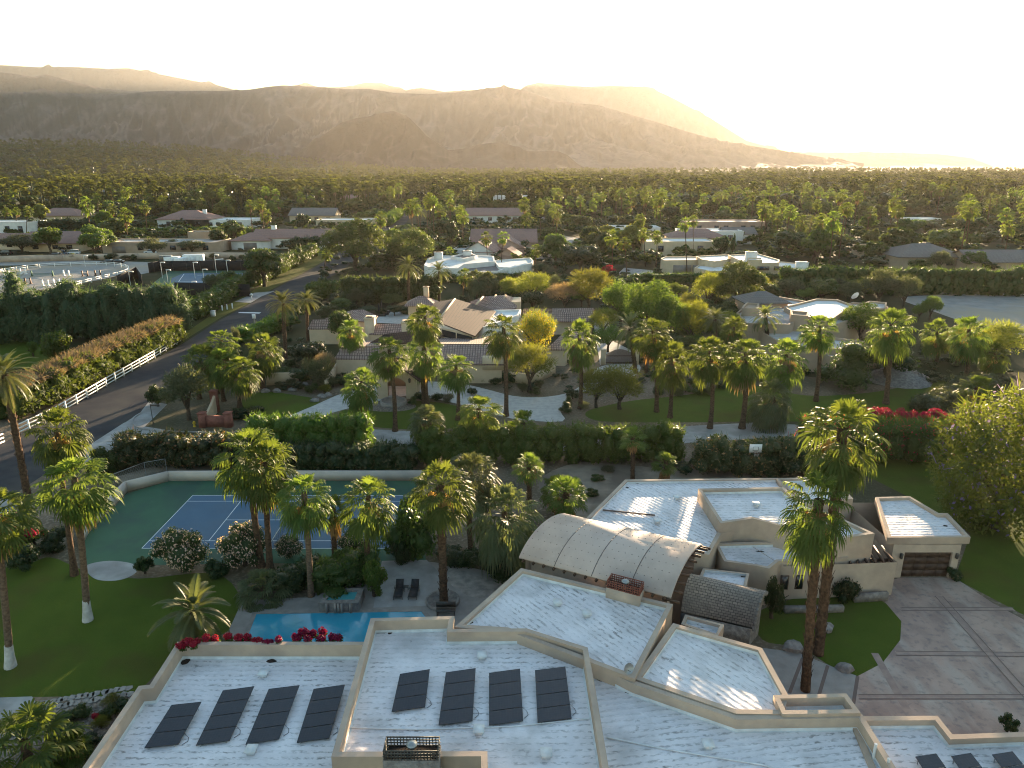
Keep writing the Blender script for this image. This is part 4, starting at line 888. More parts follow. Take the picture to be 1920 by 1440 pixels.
wall_run('garden_wall', [(612, 735), (640, 690), (640, 672)], 1.8, .35, M['cream'], 'cream garden wall left of the tile roofed house front')
wall_run('garden_wall', [(955, 716), (1000, 722), (1040, 700)], 1.7, .3, M['cream'], 'cream wall behind the palo verde at the courtyard drive')
wall_run('yard_wall', [(-140, 494), (0, 492), (120, 489), (260, 486), (340, 484), (470, 485)], 2.2, .4, M['stucco'], 'long pale wall behind the riding arena and stable yard')
# red brick entrance wall with pillars
M['brick'] = plain('red brick', (.26, .10, .075), (.19, .075, .055), 3, .85, .2, bump=.3, bscale=6)
t = thing('entrance_wall', 'red brick entrance wall with tall pillar at the street corner', 'wall', tuple(P(405, 800))); q0 = Vector(t.location)
a, b, c = P(382, 800) - q0, P(430, 800) - q0, P(405, 772) - q0; mb = MB(); beam(mb, a + Vector((0, 0, .75)), b + Vector((0, 0, .75)), .45, 1.5); mb.build('brick_panel', M['brick'], t)
for p_, h in ((a, 1.9), (b, 1.9), (c, 3.0)): mb = MB(); box(mb, (p_.x, p_.y, h / 2), (.85, .85, h)); box(mb, (p_.x, p_.y, h + .06), (1.0, 1.0, .12)); mb.build('pillar', M['brick'], t)
mb = MB(); pts = [a.lerp(c, k / 6) for k in range(7)]
for k in range(6): p_, r_ = pts[k], pts[k + 1]; h0 = 1.4 + 1.3 * (k / 6) ** 2; mb.add([(p_.x, p_.y, 0), (r_.x, r_.y, 0), (r_.x, r_.y, 1.4 + 1.3 * ((k + 1) / 6) ** 2), (p_.x, p_.y, h0)], [[0, 1, 2, 3]]); mb.add([(p_.x + .3, p_.y + .1, 0), (r_.x + .3, r_.y + .1, 0), (r_.x + .3, r_.y + .1, 1.4 + 1.3 * ((k + 1) / 6) ** 2), (p_.x + .3, p_.y + .1, h0)], [[3, 2, 1, 0]]); mb.add([(p_.x, p_.y, h0), (r_.x, r_.y, 1.4 + 1.3 * ((k + 1) / 6) ** 2), (r_.x + .3, r_.y + .1, 1.4 + 1.3 * ((k + 1) / 6) ** 2), (p_.x + .3, p_.y + .1, h0)], [[0, 1, 2, 3]])
mb.build('curved_wing', M['cream'], t)
# fountain before the entrance gable
t = thing('stone_fountain', 'round pale stone fountain before the entrance arch', 'fountain', tuple(P(738, 757)))
mb = MB(); lathe(mb, [(1.9, 0), (1.9, .55), (1.6, .55), (1.6, .3), (.2, .28)], 20); mb.build('basin', M['coping'], t); mb = MB(); lathe(mb, [(.3, .25), (.2, .9), (.75, 1.15), (.7, 1.2), (.12, 1.1), (.1, 1.6), (0, 1.7)], 14); mb.build('tier', M['coping'], t)
mb = MB(); cap_poly(mb, gpoly(crom([(690, 768), (720, 772), (760, 770), (780, 762), (760, 752), (700, 756)], 5)), .016); struct(mb.build('gravel_bed', M['gravel']))
for (x, y) in ((714, 588), (722, 590), (725, 586), (716, 593)):
    q = P(x, y); t = thing('patio_lounger', 'dark lounger on the far house terrace', 'sun lounger', tuple(q), .1, 'dark loungers on the far terrace'); mb = MB(); box(mb, (0, 0, .35), (1.9, .7, .12)); mb.build('seat', M['sling'], t); mb = MB(); beam(mb, (.9, 0, .4), (1.4, 0, .9), .7, .08); mb.build('backrest', M['sling'], t); mb = MB(); box(mb, (0, 0, .15), (1.7, .5, .3)); mb.build('frame', M['dark_metal'], t)
for (x, y, l) in ((711, 592, 'folded dark parasol on the far terrace, left one'), (716, 586, 'folded dark parasol on the far terrace, right one')):
    t = thing('parasol', l, 'parasol', tuple(P(x, y))); tube(MB(), [(0, 0, 0), (0, 0, 2.9)], .04, 6).build('pole', M['dark_metal'], t); lathe(MB(), [(.02, 2.9), (.16, 2.4), (.2, 1.2), (.05, 1.1)], 8).build('canopy', M['netblack'], t)

# ---- the beige flat house on the right
bh = thing('flat_roofed_house', 'beige flat roofed house with pale sunlit roofs behind the right lawn', 'house', tuple(P(1520, 600)))
for poly, zt, m in (([(1381, 586), (1400, 572), (1462, 556), (1520, 566), (1515, 590), (1480, 608), (1400, 606)], 5.0, M['roofgrey']), ([(1470, 575), (1530, 560), (1570, 561), (1600, 572), (1560, 598), (1500, 592)], 5.6, M['roofwhite']), ([(1555, 580), (1600, 566), (1665, 574), (1668, 583), (1610, 592), (1560, 600)], 4.6, M['roofgrey']), ([(1610, 572), (1630, 564), (1663, 567), (1660, 578), (1620, 580)], 5.8, M['roofgrey']), ([(1393, 573), (1400, 567), (1424, 569), (1421, 578), (1391, 578)], 6.2, M['tan']), ([(1482, 582), (1517, 584), (1515, 592), (1484, 590)], 6.3, M['tan']), ([(1545, 600), (1600, 584), (1622, 590), (1562, 610)], 5.0, M['roofgrey']), ([(1400, 608), (1480, 600), (1530, 612), (1525, 636), (1460, 640)], 3.6, M['roofgrey']), ([(1495, 640), (1560, 632), (1622, 640), (1600, 655), (1500, 650)], 4.2, M['roofgrey']), ([(1545, 662), (1570, 655), (1608, 660), (1600, 676), (1555, 668)], 3.4, M['roofgrey'])): small_flat(bh, poly, zt, m, M['tan'], .4)
q = P(1428, 556, 6.4); gable(bh, (q.x, q.y), 8.5, 7, 6.0, 7.6, .05, M['tile_grey'], M['tan'], hip=True, eave=.6)
mb = MB(); q = P(1605, 560, 5.8); lathe(mb, [(0, 0), (.5, .1), (.9, .4)], 14); o = mb.build('satellite_dish', M['upstand'], bh); o.location = Vector((q.x, q.y, 6.2)) - Vector(bh.location); o.rotation_euler = (R(60), 0, R(200))
for px, py in ((1420, 622), (1450, 620), (1640, 600)): q = P(px, py, 1.6); opening(bh, q.x, q.y - .3, 1.6, 1.6, 1.4, M['wood_dark'], 'window')
wall_run('garden_wall', [(1500, 668), (1560, 690), (1640, 690), (1700, 672)], 1.8, .35, M['tan'], 'low tan wall around the beige flat house front')
# stone pile / rock slope
def rock_pile():
    mb = MB(); r = random.Random(5); c = P(1700, 722)
    for i in range(230):
        a = r.random() * 6.28; d = r.random() ** .7 * 5.0; s = r.uniform(.2, .5); z = max(0, 2.6 - d * .52)
        box(mb, (c.x + d * math.cos(a) * 1.1, c.y + d * math.sin(a) * .8 + 3, z), (s, s * .8, s * .7), rot=Matrix.Rotation(r.random() * 3, 3, Vector((r.random(), r.random(), 1)).normalized()).to_quaternion())
    lathe(mb, [(5.2, -.05), (2.5, 1.3), (.3, 2.6), (0, 2.65)], 14, (c.x, c.y + 3, 0)); o = mb.build('rock_pile', M['stone']); o['kind'] = 'stuff'; o['label'] = 'mound of pale rocks at the end of the right lawn'
rock_pile()

# ---- white modern house
wh = thing('modern_house', 'low white modern house with curved flat roofs in the middle distance', 'house', tuple(P(890, 512)))
for poly, zt, m in (([(795, 497), (802, 484), (820, 478), (860, 480), (905, 478), (926, 480), (928, 490), (870, 495), (858, 503), (806, 502)], 4.1, M['roofwhite']), ([(925, 488), (995, 483), (1000, 488), (998, 493), (960, 502), (935, 500)], 3.5, M['roofwhite']), ([(862, 503), (880, 494), (930, 490), (955, 500), (935, 508), (880, 510)], 3.0, M['gravelroof']), ([(875, 508), (945, 499), (950, 508), (880, 514)], 2.4, M['roofwhite']), ([(845, 480), (880, 473), (895, 479), (870, 485)], 4.8, M['gravelroof'])): small_flat(wh, poly, zt, m, M['wallwhite'], .35, .5)
for a, b in ((822, 475), (876, 472)): q = P(a, b, 5.6); chimney(wh, (q.x, q.y), 2.6, 1.8, 5.8, M['wallwhite'], 3)
for a in (954, 968, 990, 815, 835, 850): q = P(a, 507, 1.5); opening(wh, q.x, P(a, 509 if a > 900 else 512).y + (3.0 if a > 900 else 9), 1.6, 2.4, 2.6, M['hole'], 'window')
# ---- pink tile roofed house
ph = thing('pink_roofed_house', 'house with pink clay tile roofs behind the white modern house', 'house', tuple(P(940, 485)))
q = P(945, 452, 3); gable(ph, (q.x, q.y), 26, 17, 3.6, 8.0, 0, M['tile_pink'], M['pinkwall'])
q = P(905, 468, 3); gable(ph, (q.x, q.y), 13, 11, 3.2, 6.6, R(78), M['tile_pink'], M['wallwhite'])
q = P(955, 462, 3); gable(ph, (q.x, q.y), 10, 12, 3.2, 6.2, R(85), M['tile_pink'], M['pinkwall'])
q = P(955, 474, 3); gable(ph, (q.x, q.y), 8, 7, 2.8, 5.0, R(80), M['tile_pink'], M['pinkwall'])
for poly, zt in (([(850, 466), (862, 460), (895, 458), (890, 470)], 3.4), ([(880, 444), (900, 442), (900, 447), (880, 448)], 4.2), ([(980, 440), (996, 440), (994, 446), (980, 446)], 4.0)): small_flat(ph, poly, zt, M['roofgrey'], M['wallwhite'])
# ---- white flat roofs on the right
wf = thing('white_roofed_house', 'long house with white flat roofs and double garage beyond the right hedge', 'house', tuple(P(1380, 510)))
for poly, zt, m in (([(1239, 484), (1248, 481), (1320, 481), (1322, 487), (1245, 488)], 4.4, M['roofwhite']), ([(1305, 480), (1365, 477), (1385, 483), (1340, 490), (1315, 486)], 5.2, M['roofwhite']), ([(1365, 478), (1420, 475), (1462, 487), (1460, 492), (1400, 494)], 6.0, M['roofwhite']), ([(1302, 502), (1310, 497), (1400, 496), (1465, 490), (1512, 495), (1510, 502), (1400, 508), (1330, 508)], 3.6, M['roofwhite']), ([(1402, 483), (1430, 483), (1430, 487), (1402, 487)], 7.0, M['wallwhite'])): small_flat(wf, poly, zt, m, M['cream'], .3, .4)
for a, b, h in ((1409, 473, 8.4), (1504, 492, 6.2)): q = P(a, b, h); chimney(wf, (q.x, q.y), 3, 2, h, M['wallwhite'], 3)
for a in (1265, 1300): q = P(a, 506); opening(wf, q.x, P(1245, 488, 4.4).y - .03, 1.5, 5.6, 2.8, M['door'], 'garage_door')
for a in (1418, 1448): q = P(a, 495, 5); opening(wf, q.x, P(1400, 494, 6.0).y + .1, 4.6, 3.4, 1.1, M['wood_dark'], 'window')
sheet('pale_drive', gpoly([(1160, 512), (1170, 502), (1215, 506), (1240, 510), (1300, 512), (1240, 520), (1165, 520)]), .012, M['concrete'])
sheet('pale_drive', gpoly([(1040, 452), (1050, 440), (1085, 447), (1075, 456), (1060, 468), (1042, 462)]), .012, M['concrete'])
sheet('pale_drive', gpoly([(1012, 412), (1022, 402), (1040, 405), (1036, 416)]), .012, M['concrete'])
sheet('pale_drive', gpoly([(990, 476), (1030, 474), (1040, 480), (1000, 490)]), .012, M['concrete'])

# ---- simple houses further off
def far_house(px, py, w, d, h, rz, roof, wm, rm, label, wins=3, door=False, ch=0, cat='house', name='house', zr=None, group=None):
    q = P(px, py); t = thing(name, label, cat, tuple(q), rz, group); c = (0, d / 2); k = Vector(t.location)
    t.location = (0, 0, 0); t.rotation_euler = (0, 0, 0)
    cw_ = (q.x - math.sin(rz) * d / 2, q.y + math.cos(rz) * d / 2)
    if roof == 'flat':
        cs, sn = math.cos(rz), math.sin(rz); pl = [(cw_[0] + x * cs - y * sn, cw_[1] + x * sn + y * cs) for x, y in ((-w / 2, -d / 2), (w / 2, -d / 2), (w / 2, d / 2), (-w / 2, d / 2))]
        mb = MB(); i = inset(pl, .4); walls(mb, pl, 0, h); walls(mb, i, h - .4, h, True); mb.add([(*a, h) for a in pl] + [(*a, h) for a in i], [[j, (j + 1) % 4, 4 + (j + 1) % 4, 4 + j] for j in range(4)]); hpart(mb, 'wall', wm, t); mb = MB(); cap_poly(mb, inset(i, .01), h - .4); hpart(mb, 'roof', rm, t)
    else: gable(t, cw_, w, d, h, zr or h + d * .2, rz, rm, wm, hip=(roof == 'hip'), eave=.8)
    cs, sn = math.cos(rz), math.sin(rz)
    for i in range(wins):
        x = (i + .5) / wins * w * .86 - w * .43 + (.05 * w if i % 2 else 0); big = (door and i == 0)
        opening(t, q.x + x * cs + sn * .02, q.y + x * sn - cs * .02, 1.35 if big else h * .5, min(5.2 if big else 2.2, w / wins * .7), 2.6 if big else h * .42, M['door'] if big else M['wood_dark'], 'garage_door' if big else 'window', rz)
    for i in range(ch): x = (-.3 + .5 * i) * w; chimney(t, (cw_[0] + x * cs, cw_[1] + x * sn), 1.8, 1.4, h + d * .2 + 1.2, M['wallwhite'], h - .5)
    off = Vector(q); t.location = off
    for ch_ in t.children: ch_.location = ch_.location - off
    return t
far_house(300, 475, 44, 16, 4.2, .0, 'flat', M['tan'], M['roofgrey'], 'beige flat roofed house with wide garage door behind the long wall', 6, True)
far_house(262, 473, 20, 9, 4.0, .0, 'flat', M['tan'], M['roofgrey'], 'low beige garage block in front of the flat roofed house on the left', 2, True)
far_house(375, 463, 9, 8, 6.2, .0, 'flat', M['tan'], M['tan'], 'raised beige block at the right end of the flat house on the left', 0)
far_house(470, 468, 15, 12, 3.9, .05, 'hip', M['wallwhite'], M['tile_pink'], 'white garage house with arched grey door and pink tile roof', 1, True)
far_house(555, 466, 34, 14, 4.6, .04, 'gable', M['wallwhite'], M['tile_pink'], 'white house with broad pink tile roof right of the arched garage', 5, ch=1)
far_house(515, 462, 20, 10, 4.4, .0, 'flat', M['wallwhite'], M['roofwhite'], 'white flat link between the two pink roofed white houses', 2)
far_house(100, 472, 22, 18, 3.6, .1, 'gable', M['cream'], M['tile_pink'], 'cream house with red clay gables behind the parked cars', 3, ch=1)
far_house(30, 468, 40, 12, 3.6, .0, 'gable', M['cream'], M['tile_pink'], 'long red roofed house with three white chimneys at the left edge', 4, ch=2)
far_house(12, 444, 26, 12, 7.0, .0, 'flat', M['wallwhite'], M['roofwhite'], 'white two storey block at the left edge above the red roofs', 3)
far_house(105, 420, 28, 18, 5.0, .0, 'hip', M['cream'], M['tile_pink'], 'red hipped roof above the tall dark hedge at the left', 2)
far_house(345, 428, 28, 20, 5.0, .0, 'hip', M['wallwhite'], M['tile_pink'], 'red hipped house with white wall beyond the bright hedge', 3)
far_house(410, 428, 34, 18, 4.4, .0, 'flat', M['wallwhite'], M['roofwhite'], 'house with wide white flat roof beside the red hipped one', 5, ch=1)
far_house(585, 418, 26, 18, 4.6, .0, 'gable', M['cream'], M['tile_grey'], 'long brown roofed house left of the road far away', 4)
far_house(965, 390, 34, 18, 9.0, .0, 'flat', M['wallwhite'], M['roofwhite'], 'bright white two storey house beyond the pink roofs', 5)
far_house(925, 418, 34, 18, 4.6, .0, 'gable', M['wallwhite'], M['tile_pink'], 'white house with pale pink roof just before the far white house', 4)
far_house(905, 405, 26, 16, 4.6, .0, 'hip', M['cream'], M['tile_grey'], 'grey hipped roof left of the far white house', 3)
far_house(1275, 480, 26, 14, 5.4, .0, 'flat', M['cream'], M['roofwhite'], 'cream house block behind the long white roofs, left one', 3)
far_house(1310, 470, 22, 14, 5.4, .0, 'hip', M['cream'], M['tile_pink'], 'pink hipped house behind the long white roofs', 3)
far_house(1335, 460, 26, 14, 6.0, .0, 'flat', M['wallwhite'], M['roofwhite'], 'white flat house behind the pink hipped one on the right', 3)
far_house(1387, 458, 13, 11, 4.6, .0, 'gable', M['wallwhite'], M['tile_grey'], 'small white gabled pavilion beside the cypresses', 1)
far_house(1360, 440, 38, 16, 6.2, .0, 'flat', M['pinkwall'], M['pinkwall'], 'big pink two storey house among the right hand palms', 5)
far_house(1190, 445, 24, 14, 4.6, .0, 'flat', M['wallwhite'], M['roofwhite'], 'low white house glimpsed left of the right hand palms', 3)
far_house(1735, 422, 17, 12, 3.6, .0, 'flat', M['wallwhite'], M['roofwhite'], 'white roofed house glimpsed in the far right grove', 3)
far_house(1745, 505, 22, 16, 4.4, .0, 'hip', M['tan'], M['tile_grey'], 'dark hipped pavilion roof behind the long right hedge', 2)
far_house(1885, 512, 22, 14, 3.8, .0, 'gable', M['tan'], M['tile_grey'], 'low grey roof at the right photo edge behind the hedge', 2)
far_house(1690, 485, 24, 14, 3.8, .0, 'flat', M['cream'], M['roofgrey'], 'pale roofed house hidden in the right hand palms', 3)
far_house(645, 428, 30, 16, 4.4, .0, 'flat', M['cream'], M['roofwhite'], 'pale flat house left of the road beyond the eucalyptus', 3)
far_house(30, 352, 60, 30, 13, .0, 'flat', M['wallwhite'], M['roofwhite'], 'large white building catching light at the far left', 5)
far_house(1080, 400, 30, 16, 5.0, .0, 'hip', M['pinkwall'], M['tile_pink'], 'pinkish house in the grove right of the far white house', 3)

# ------------------------------------------------------------ street furniture, fences, vehicles
def rail_fence(name, pts, label, h=1.35, rails=3, step=2.6, m=None, group=None):
    m = m or M['white']; t = thing(name, label, 'fence', tuple(pts[0]), 0, group); o = Vector(pts[0]); mb = MB(); np_ = 0
    for a, b in zip(pts[:-1], pts[1:]):
        a, b = Vector(a) - o, Vector(b) - o; n = max(1, round((b - a).length / step))
        for k in range(rails): z = h * (.95 - .34 * k) - .05; beam(mb, a + Vector((0, 0, z)), b + Vector((0, 0, z)), .06, .16)
        for i in range(n + (1 if b is pts[-1] else 0)):
            q = a.lerp(b, i / n); np_ += 1
            if np_ <= 100: pm = MB(); box(pm, (q.x, q.y, h / 2), (.17, .17, h)); pm.build('post', m, t)
    mb.build('rails', m, t); return t
fl = [P(a, b) for a, b in [(30, 818), (103, 783), (200, 725), (290, 672), (341, 640)]]
rail_fence('rail_fence', fl, 'white three rail fence along the left of the road', 1.45)
rail_fence('rail_fence', [P(a, b) for a, b in [(-110, 880), (10, 832)]], 'short white rail fence at the left photo edge', 1.45)
rail_fence('arena_fence', [P(a, b) for a, b in crom([(-60, 524), (10, 512), (75, 503), (160, 499), (215, 500), (242, 507), (232, 516), (190, 526), (140, 539)], 3, False)], 'white rail fence curving round the riding arena', 1.5, 2, 3.2)
t = thing('street_sign', 'street name sign on a post at the pavement corner, seen from behind', 'sign', tuple(P(288, 798))); tube(MB(), [(0, 0, 0), (0, 0, 3.0)], .05, 8).build('post', M['dark_metal'], t); mb = MB(); box(mb, (.55, 0, 2.85), (1.2, .05, .24)); mb.build('sign_panel', M['dark_metal'], t)
t = thing('road_sign', 'white traffic sign on a post at the right road edge', 'sign', tuple(P(478, 612))); tube(MB(), [(0, 0, 0), (0, 0, 2.6)], .05, 8).build('post', M['galv'], t); mb = MB(); box(mb, (0, -.06, 2.2), (.75, .03, .95)); mb.build('sign_panel', M['white'], t)
t = thing('hydrant', 'small yellow fire hydrant beside the red brick entrance wall', 'hydrant', tuple(P(365, 800))); M['yellowp'] = plain('yellow paint', (.5, .33, .03), None); lathe(MB(), [(.2, 0), (.2, .06), (.13, .1), (.13, .55), (.18, .58), (.16, .7), (.05, .8), (0, .82)], 10).build('body', M['yellowp'], t); mb = MB(); box(mb, (0, 0, .48), (.42, .12, .12)); mb.build('outlet', M['yellowp'], t)
for px, py, l in ((472, 562, 'white mailbox on a post at the small road drive'), ):
    t = thing('mailbox', l, 'mailbox', tuple(P(px, py))); mb = MB(); box(mb, (0, 0, .55), (.2, .2, 1.1)); mb.build('post', M['white'], t); mb = MB(); tube(mb, [(0, -.4, 1.3), (0, .4, 1.3)], .28, 10); box(mb, (0, 0, 1.18), (.56, .8, .24)); mb.build('letter_box', M['white'], t)
t = thing('utility_pedestal', 'white utility pedestal on the verge beside the clipped hedge', 'utility box', tuple(P(400, 593))); mb = MB(); box(mb, (0, 0, .6), (.9, .7, 1.2)); mb.build('cabinet', M['white'], t); mb = MB(); box(mb, (0, 0, 1.24), (1, .8, .1)); mb.build('lid', M['white'], t)
for px in (417, 426, 436): q = P(px, 582 - (px - 417) * .2); mb = MB(); lathe(mb, [(.16, 0), (.16, 1.15), (.1, 1.25), (0, 1.27)], 8, tuple(q)); tag(mb.build('bollard', M['white']), 'small white bollard on the grass verge', 'bollard', 'white bollards on the verge')
# basketball hoop
t = thing('basketball_hoop', 'basketball hoop with white backboard on the sand behind the rear roofs', 'basketball hoop', tuple(P(1405, 895)))
tube(MB(), [(0, .9, 0), (0, .9, 2.6), (0, .35, 3.3)], .07, 8).build('pole', M['dark_metal'], t); mb = MB(); box(mb, (.35, 0, 3.45), (1.35, .05, .95)); mb.build('backboard', M['white'], t)
mb = MB(); q_ = [(.35 + .32 * math.cos(a), -.38 + .32 * math.sin(a), 3.1) for a in np.linspace(0, 6.283, 15)]; tube(mb, q_, .02, 5); mb.build('rim', M['brickred'], t)
mb = MB()
for a in np.linspace(0, 6.283, 9)[:-1]: beam(mb, (.35 + .3 * math.cos(a), -.38 + .3 * math.sin(a), 3.1), (.35 + .17 * math.cos(a + .5), -.38 + .17 * math.sin(a + .5), 2.65), .015, .015)
mb.build('net', M['white'], t); mb = MB(); 
for (x, z, w_, h_) in ((.35, 3.2, .6, .04), (.35, 3.62, .6, .04), (.06, 3.41, .04, .46), (.64, 3.41, .04, .46)): box(mb, (x, -.03, z), (w_, .012, h_))
mb.build('square_marking', M['dark_metal'], t)
# the far tennis court with dark screens and lamps
sheet('far_court', gpoly([(322, 522), (345, 512), (470, 512), (468, 530), (320, 532)]), .016, M['court_blue'])
sheet('far_court_apron', gpoly([(288, 530), (320, 506), (478, 506), (476, 540), (280, 540)]), .012, M['court_green'])
mb = MB(); 
for a, b in (((345, 514), (460, 514)), ((335, 528), (460, 528)), ((345, 514), (335, 528)), ((395, 514), (390, 528)), ((370, 517), (425, 517))): line_strip(mb, [P(*a), P(*b)], .18, .020)
struct(mb.build('far_court_line', M['line']))
M['screen'] = plain('black windscreen mesh', (.012, .013, .015), (.02, .021, .024), 1, .95)
for px, l in (([(280, 512), (300, 508), (478, 507)], 'black windscreen fence along the far side of the distant court'), ([(330, 552), (470, 556)], 'black windscreen fence along the near side of the distant court'), ([(222, 538), (258, 520), (268, 536)], 'black windscreen fence at the left end of the distant court')):
    t = thing('windscreen_fence', l, 'fence', tuple(P(*px[0]))); o_ = Vector(t.location); mb = MB()
    for a, b in zip(px[:-1], px[1:]):
        a, b = P(*a) - o_, P(*b) - o_; beam(mb, a + Vector((0, 0, 1.6)), b + Vector((0, 0, 1.6)), .05, 3.2); n = max(2, int((b - a).length / 4))
        for i in range(n + 1): q = a.lerp(b, i / n); tube(MB(), [(q.x, q.y - .06, 0), (q.x, q.y - .06, 3.3)], .05, 5).build('post', M['dark_metal'], t)
    mb.build('screen_panel', M['screen'], t)
M['lamp'] = plain('pale lamp head', (.6, .6, .58), None)
for i, (px, py, ty) in enumerate([(305, 522, 492), (315, 530, 506), (366, 522, 492), (383, 530, 505), (406, 512, 478), (427, 512, 488), (245, 535, 509), (362, 548, 528), (160, 500, 479)]):
    g = P(px, py); h = PD(px, ty, g.y).z; t = thing('court_lamp', ['lamp post behind the far court, leftmost tall one', 'curved white lamp post at the far court front, left one', 'lamp post behind the far court, middle tall one', 'curved white lamp post at the far court front, right one', 'lamp post near the white car, tallest on the right', 'short double lamp post near the white car', 'lamp post at the left windscreen of the far court', 'lamp post before the near windscreen of the far court', 'lone white post at the riding arena edge'][i], 'lamp post', tuple(g))
    tube(MB(), [(0, 0, 0), (0, 0, h - .3), (.25, 0, h)], .09, 6).build('pole', M['lamp'], t); mb = MB(); box(mb, (.6, 0, h), (1.3, .5, .22)); box(mb, (1.15, 0, h - .12), (.3, .46, .16)); mb.build('lamp_head', M['lamp'], t)
# jumps in the arena
for i, (px, py, k) in enumerate([(13, 518, 'w'), (44, 514, 'w'), (80, 518, 'g'), (125, 517, 'w'), (160, 518, 'b'), (184, 517, 'b'), (43, 532, 'b'), (53, 532, 'b'), (86, 536, 'w'), (107, 534, 'w')]):
    m = {'w': M['white'], 'g': M['court_green'], 'b': M['gatebrown']}[k]
    t = thing('horse_jump', ['white horse jump stand at the left arena end', 'white horse jump stand beside the green one', 'long green horse jump in the riding arena', 'white horse jump stand in the arena middle', 'brown horse jump stand in the arena middle', 'brown horse jump stand near the arena curve', 'short brown jump post behind the windbreak, left', 'short brown jump post behind the windbreak, right', 'white jump post just over the windbreak, left', 'white jump post just over the windbreak, right'][i], 'horse jump', tuple(P(px, py)))
    w_ = 6.5 if k == 'g' else 1.6
    for s_ in (-1, 1): mb = MB(); box(mb, (s_ * w_ / 2, 0, .85), (.18, .5, 1.7)); box(mb, (s_ * w_ / 2, 0, .08), (.5, .9, .16)); mb.build('stand', m, t)
    mb = MB(); tube(mb, [(-w_ / 2, 0, .8), (w_ / 2, 0, .8)], .07, 6); tube(mb, [(-w_ / 2, 0, .45), (w_ / 2, 0, .45)], .07, 6); mb.build('pole', m, t)
# cars and trailers
M['carwhite'] = plain('white car paint', (.72, .73, .74), None, rough=.25, spec=.5); M['carblack'] = plain('black car paint', (.015, .016, .018), None, rough=.2, spec=.6); M['cargrey'] = plain('dark grey car paint', (.05, .052, .056), None, rough=.25, spec=.5)
M['tyre'] = plain('tyre rubber', (.015, .015, .015), None, rough=.9); M['headlamp'] = plain('headlight glass', (.6, .6, .62), None, rough=.1); M['taillamp'] = plain('tail light', (.3, .01, .01), None, rough=.2)
def car(px, py, rz, paint, label, suv=False, cat='car'):
    t = thing('parked_car', label, cat, tuple(P(px, py)), rz); L, W, H0, H1 = 4.7, 1.85, (.95 if not suv else 1.05), (1.45 if not suv else 1.8); hw = W / 2
    prof = [(-L / 2, .35), (-L / 2, .8), (-L / 2 + .9, H0 - .05), (-L / 2 + 1.0, H0), (L / 2 - .25, H0 + .04), (L / 2, .85), (L / 2, .35)]
    cab = [(-L / 2 + 1.05, H0 - .02), (-L / 2 + 1.75, H1), (L / 2 - (1.3 if not suv else .45), H1), (L / 2 - (.35 if not suv else .15), H0)]
    def ext(p, w0, w1=None):
        w1 = w1 or w0; mb = MB(); n = len(p); V = [(x, -w0 if z < H0 + .01 else -w1, z) for x, z in p] + [(x, w0 if z < H0 + .01 else w1, z) for x, z in p]; tr = up_tris(p)
        mb.add(V, [q for q in tr] + [[a + n for a in q[::-1]] for q in tr]); mb.add(V, [[i, n + i, n + (i + 1) % n, (i + 1) % n] for i in range(n)]); return mb
    ext(prof, hw).build('body', paint, t); ext(cab, hw * .94, hw * .78).build('cabin', M['glass'], t)
    mb = MB(); box(mb, ((cab[1][0] + cab[2][0]) / 2, 0, H1 + .015), (cab[2][0] - cab[1][0], hw * 1.55, .05)); mb.build('roof_panel', paint, t)
    for sx in (-1, 1):
        for sy in (-1, 1):
            w_ = MB(); tube(w_, [(sx * 1.4, sy * (hw - .2), .34), (sx * 1.4, sy * (hw + .01), .34)], .34, 14); wo_ = w_.build('wheel', M['tyre'], t); r_ = MB(); tube(r_, [(sx * 1.4, sy * (hw + .0), .34), (sx * 1.4, sy * (hw + .02), .34)], .2, 10); r_.build('rim', M['galv'], wo_)
    for sy in (-1, 1):
        mb = MB(); box(mb, (-L / 2 + .01, sy * .65, .72), (.06, .36, .16)); mb.build('headlight', M['headlamp'], t); mb = MB(); box(mb, (L / 2 - .01, sy * .68, .82), (.06, .3, .2)); mb.build('tail_light', M['taillamp'], t)
car(10, 478, .1, M['carblack'], 'black car at the left edge in front of the red roofed house', True)
car(104, 481, .2, M['carblack'], 'black car, left one of the group before the cream gables')
car(118, 478, 2.6, M['cargrey'], 'dark suv with white bonnet stripe beside the black car', True)
car(138, 477, .25, M['carwhite'], 'white suv, right one of the group before the cream gables', True)
car(283, 475, .2, M['carwhite'], 'white car under the dusty trees of the beige house')
car(409, 496, .5, M['carwhite'], 'white car by the lamp posts behind the far court', True)
car(203, 494, .1, M['carblack'], 'dark utility cart beside the arena, left one')
car(220, 494, .1, M['carblack'], 'dark utility cart beside the arena, right one')
def trailer(px, py, L, H, rz, label, m):
    t = thing('box_trailer', label, 'trailer', tuple(P(px, py)), rz); mb = MB(); box(mb, (0, 0, .65 + H / 2), (L, 2.3, H)); b_ = mb.build('body', m, t); bv = b_.modifiers.new('bevel', 'BEVEL'); bv.width = .12; bv.segments = 2
    mb = MB(); box(mb, (0, -1.16, .65 + H * .45), (L * .3, .03, H * .8)); mb.build('door', M['upstand'], t)
    for sx in (-.5, .5):
        for sy in (-1, 1): w_ = MB(); tube(w_, [(sx, sy * 1.0, .36), (sx, sy * 1.2, .36)], .36, 12); w_.build('wheel', M['tyre'], t)
    mb = MB(); beam(mb, (-L / 2, 0, .55), (-L / 2 - 1.3, 0, .5), .12, .12); mb.build('drawbar', M['dark_metal'], t)
trailer(326, 497, 4.2, 2.3, .1, 'small white box trailer, leftmost of the three', M['white']); trailer(342, 499, 4.0, 2.2, 1.3, 'white box trailer seen end on, middle of the three', M['white']); trailer(365, 497, 6.6, 3.0, .15, 'largest white box trailer, right of the three', M['white']); trailer(313, 497, 4.0, 2.6, .3, 'dark sided horse trailer with pale roof beside the white trailers', M['cargrey'])
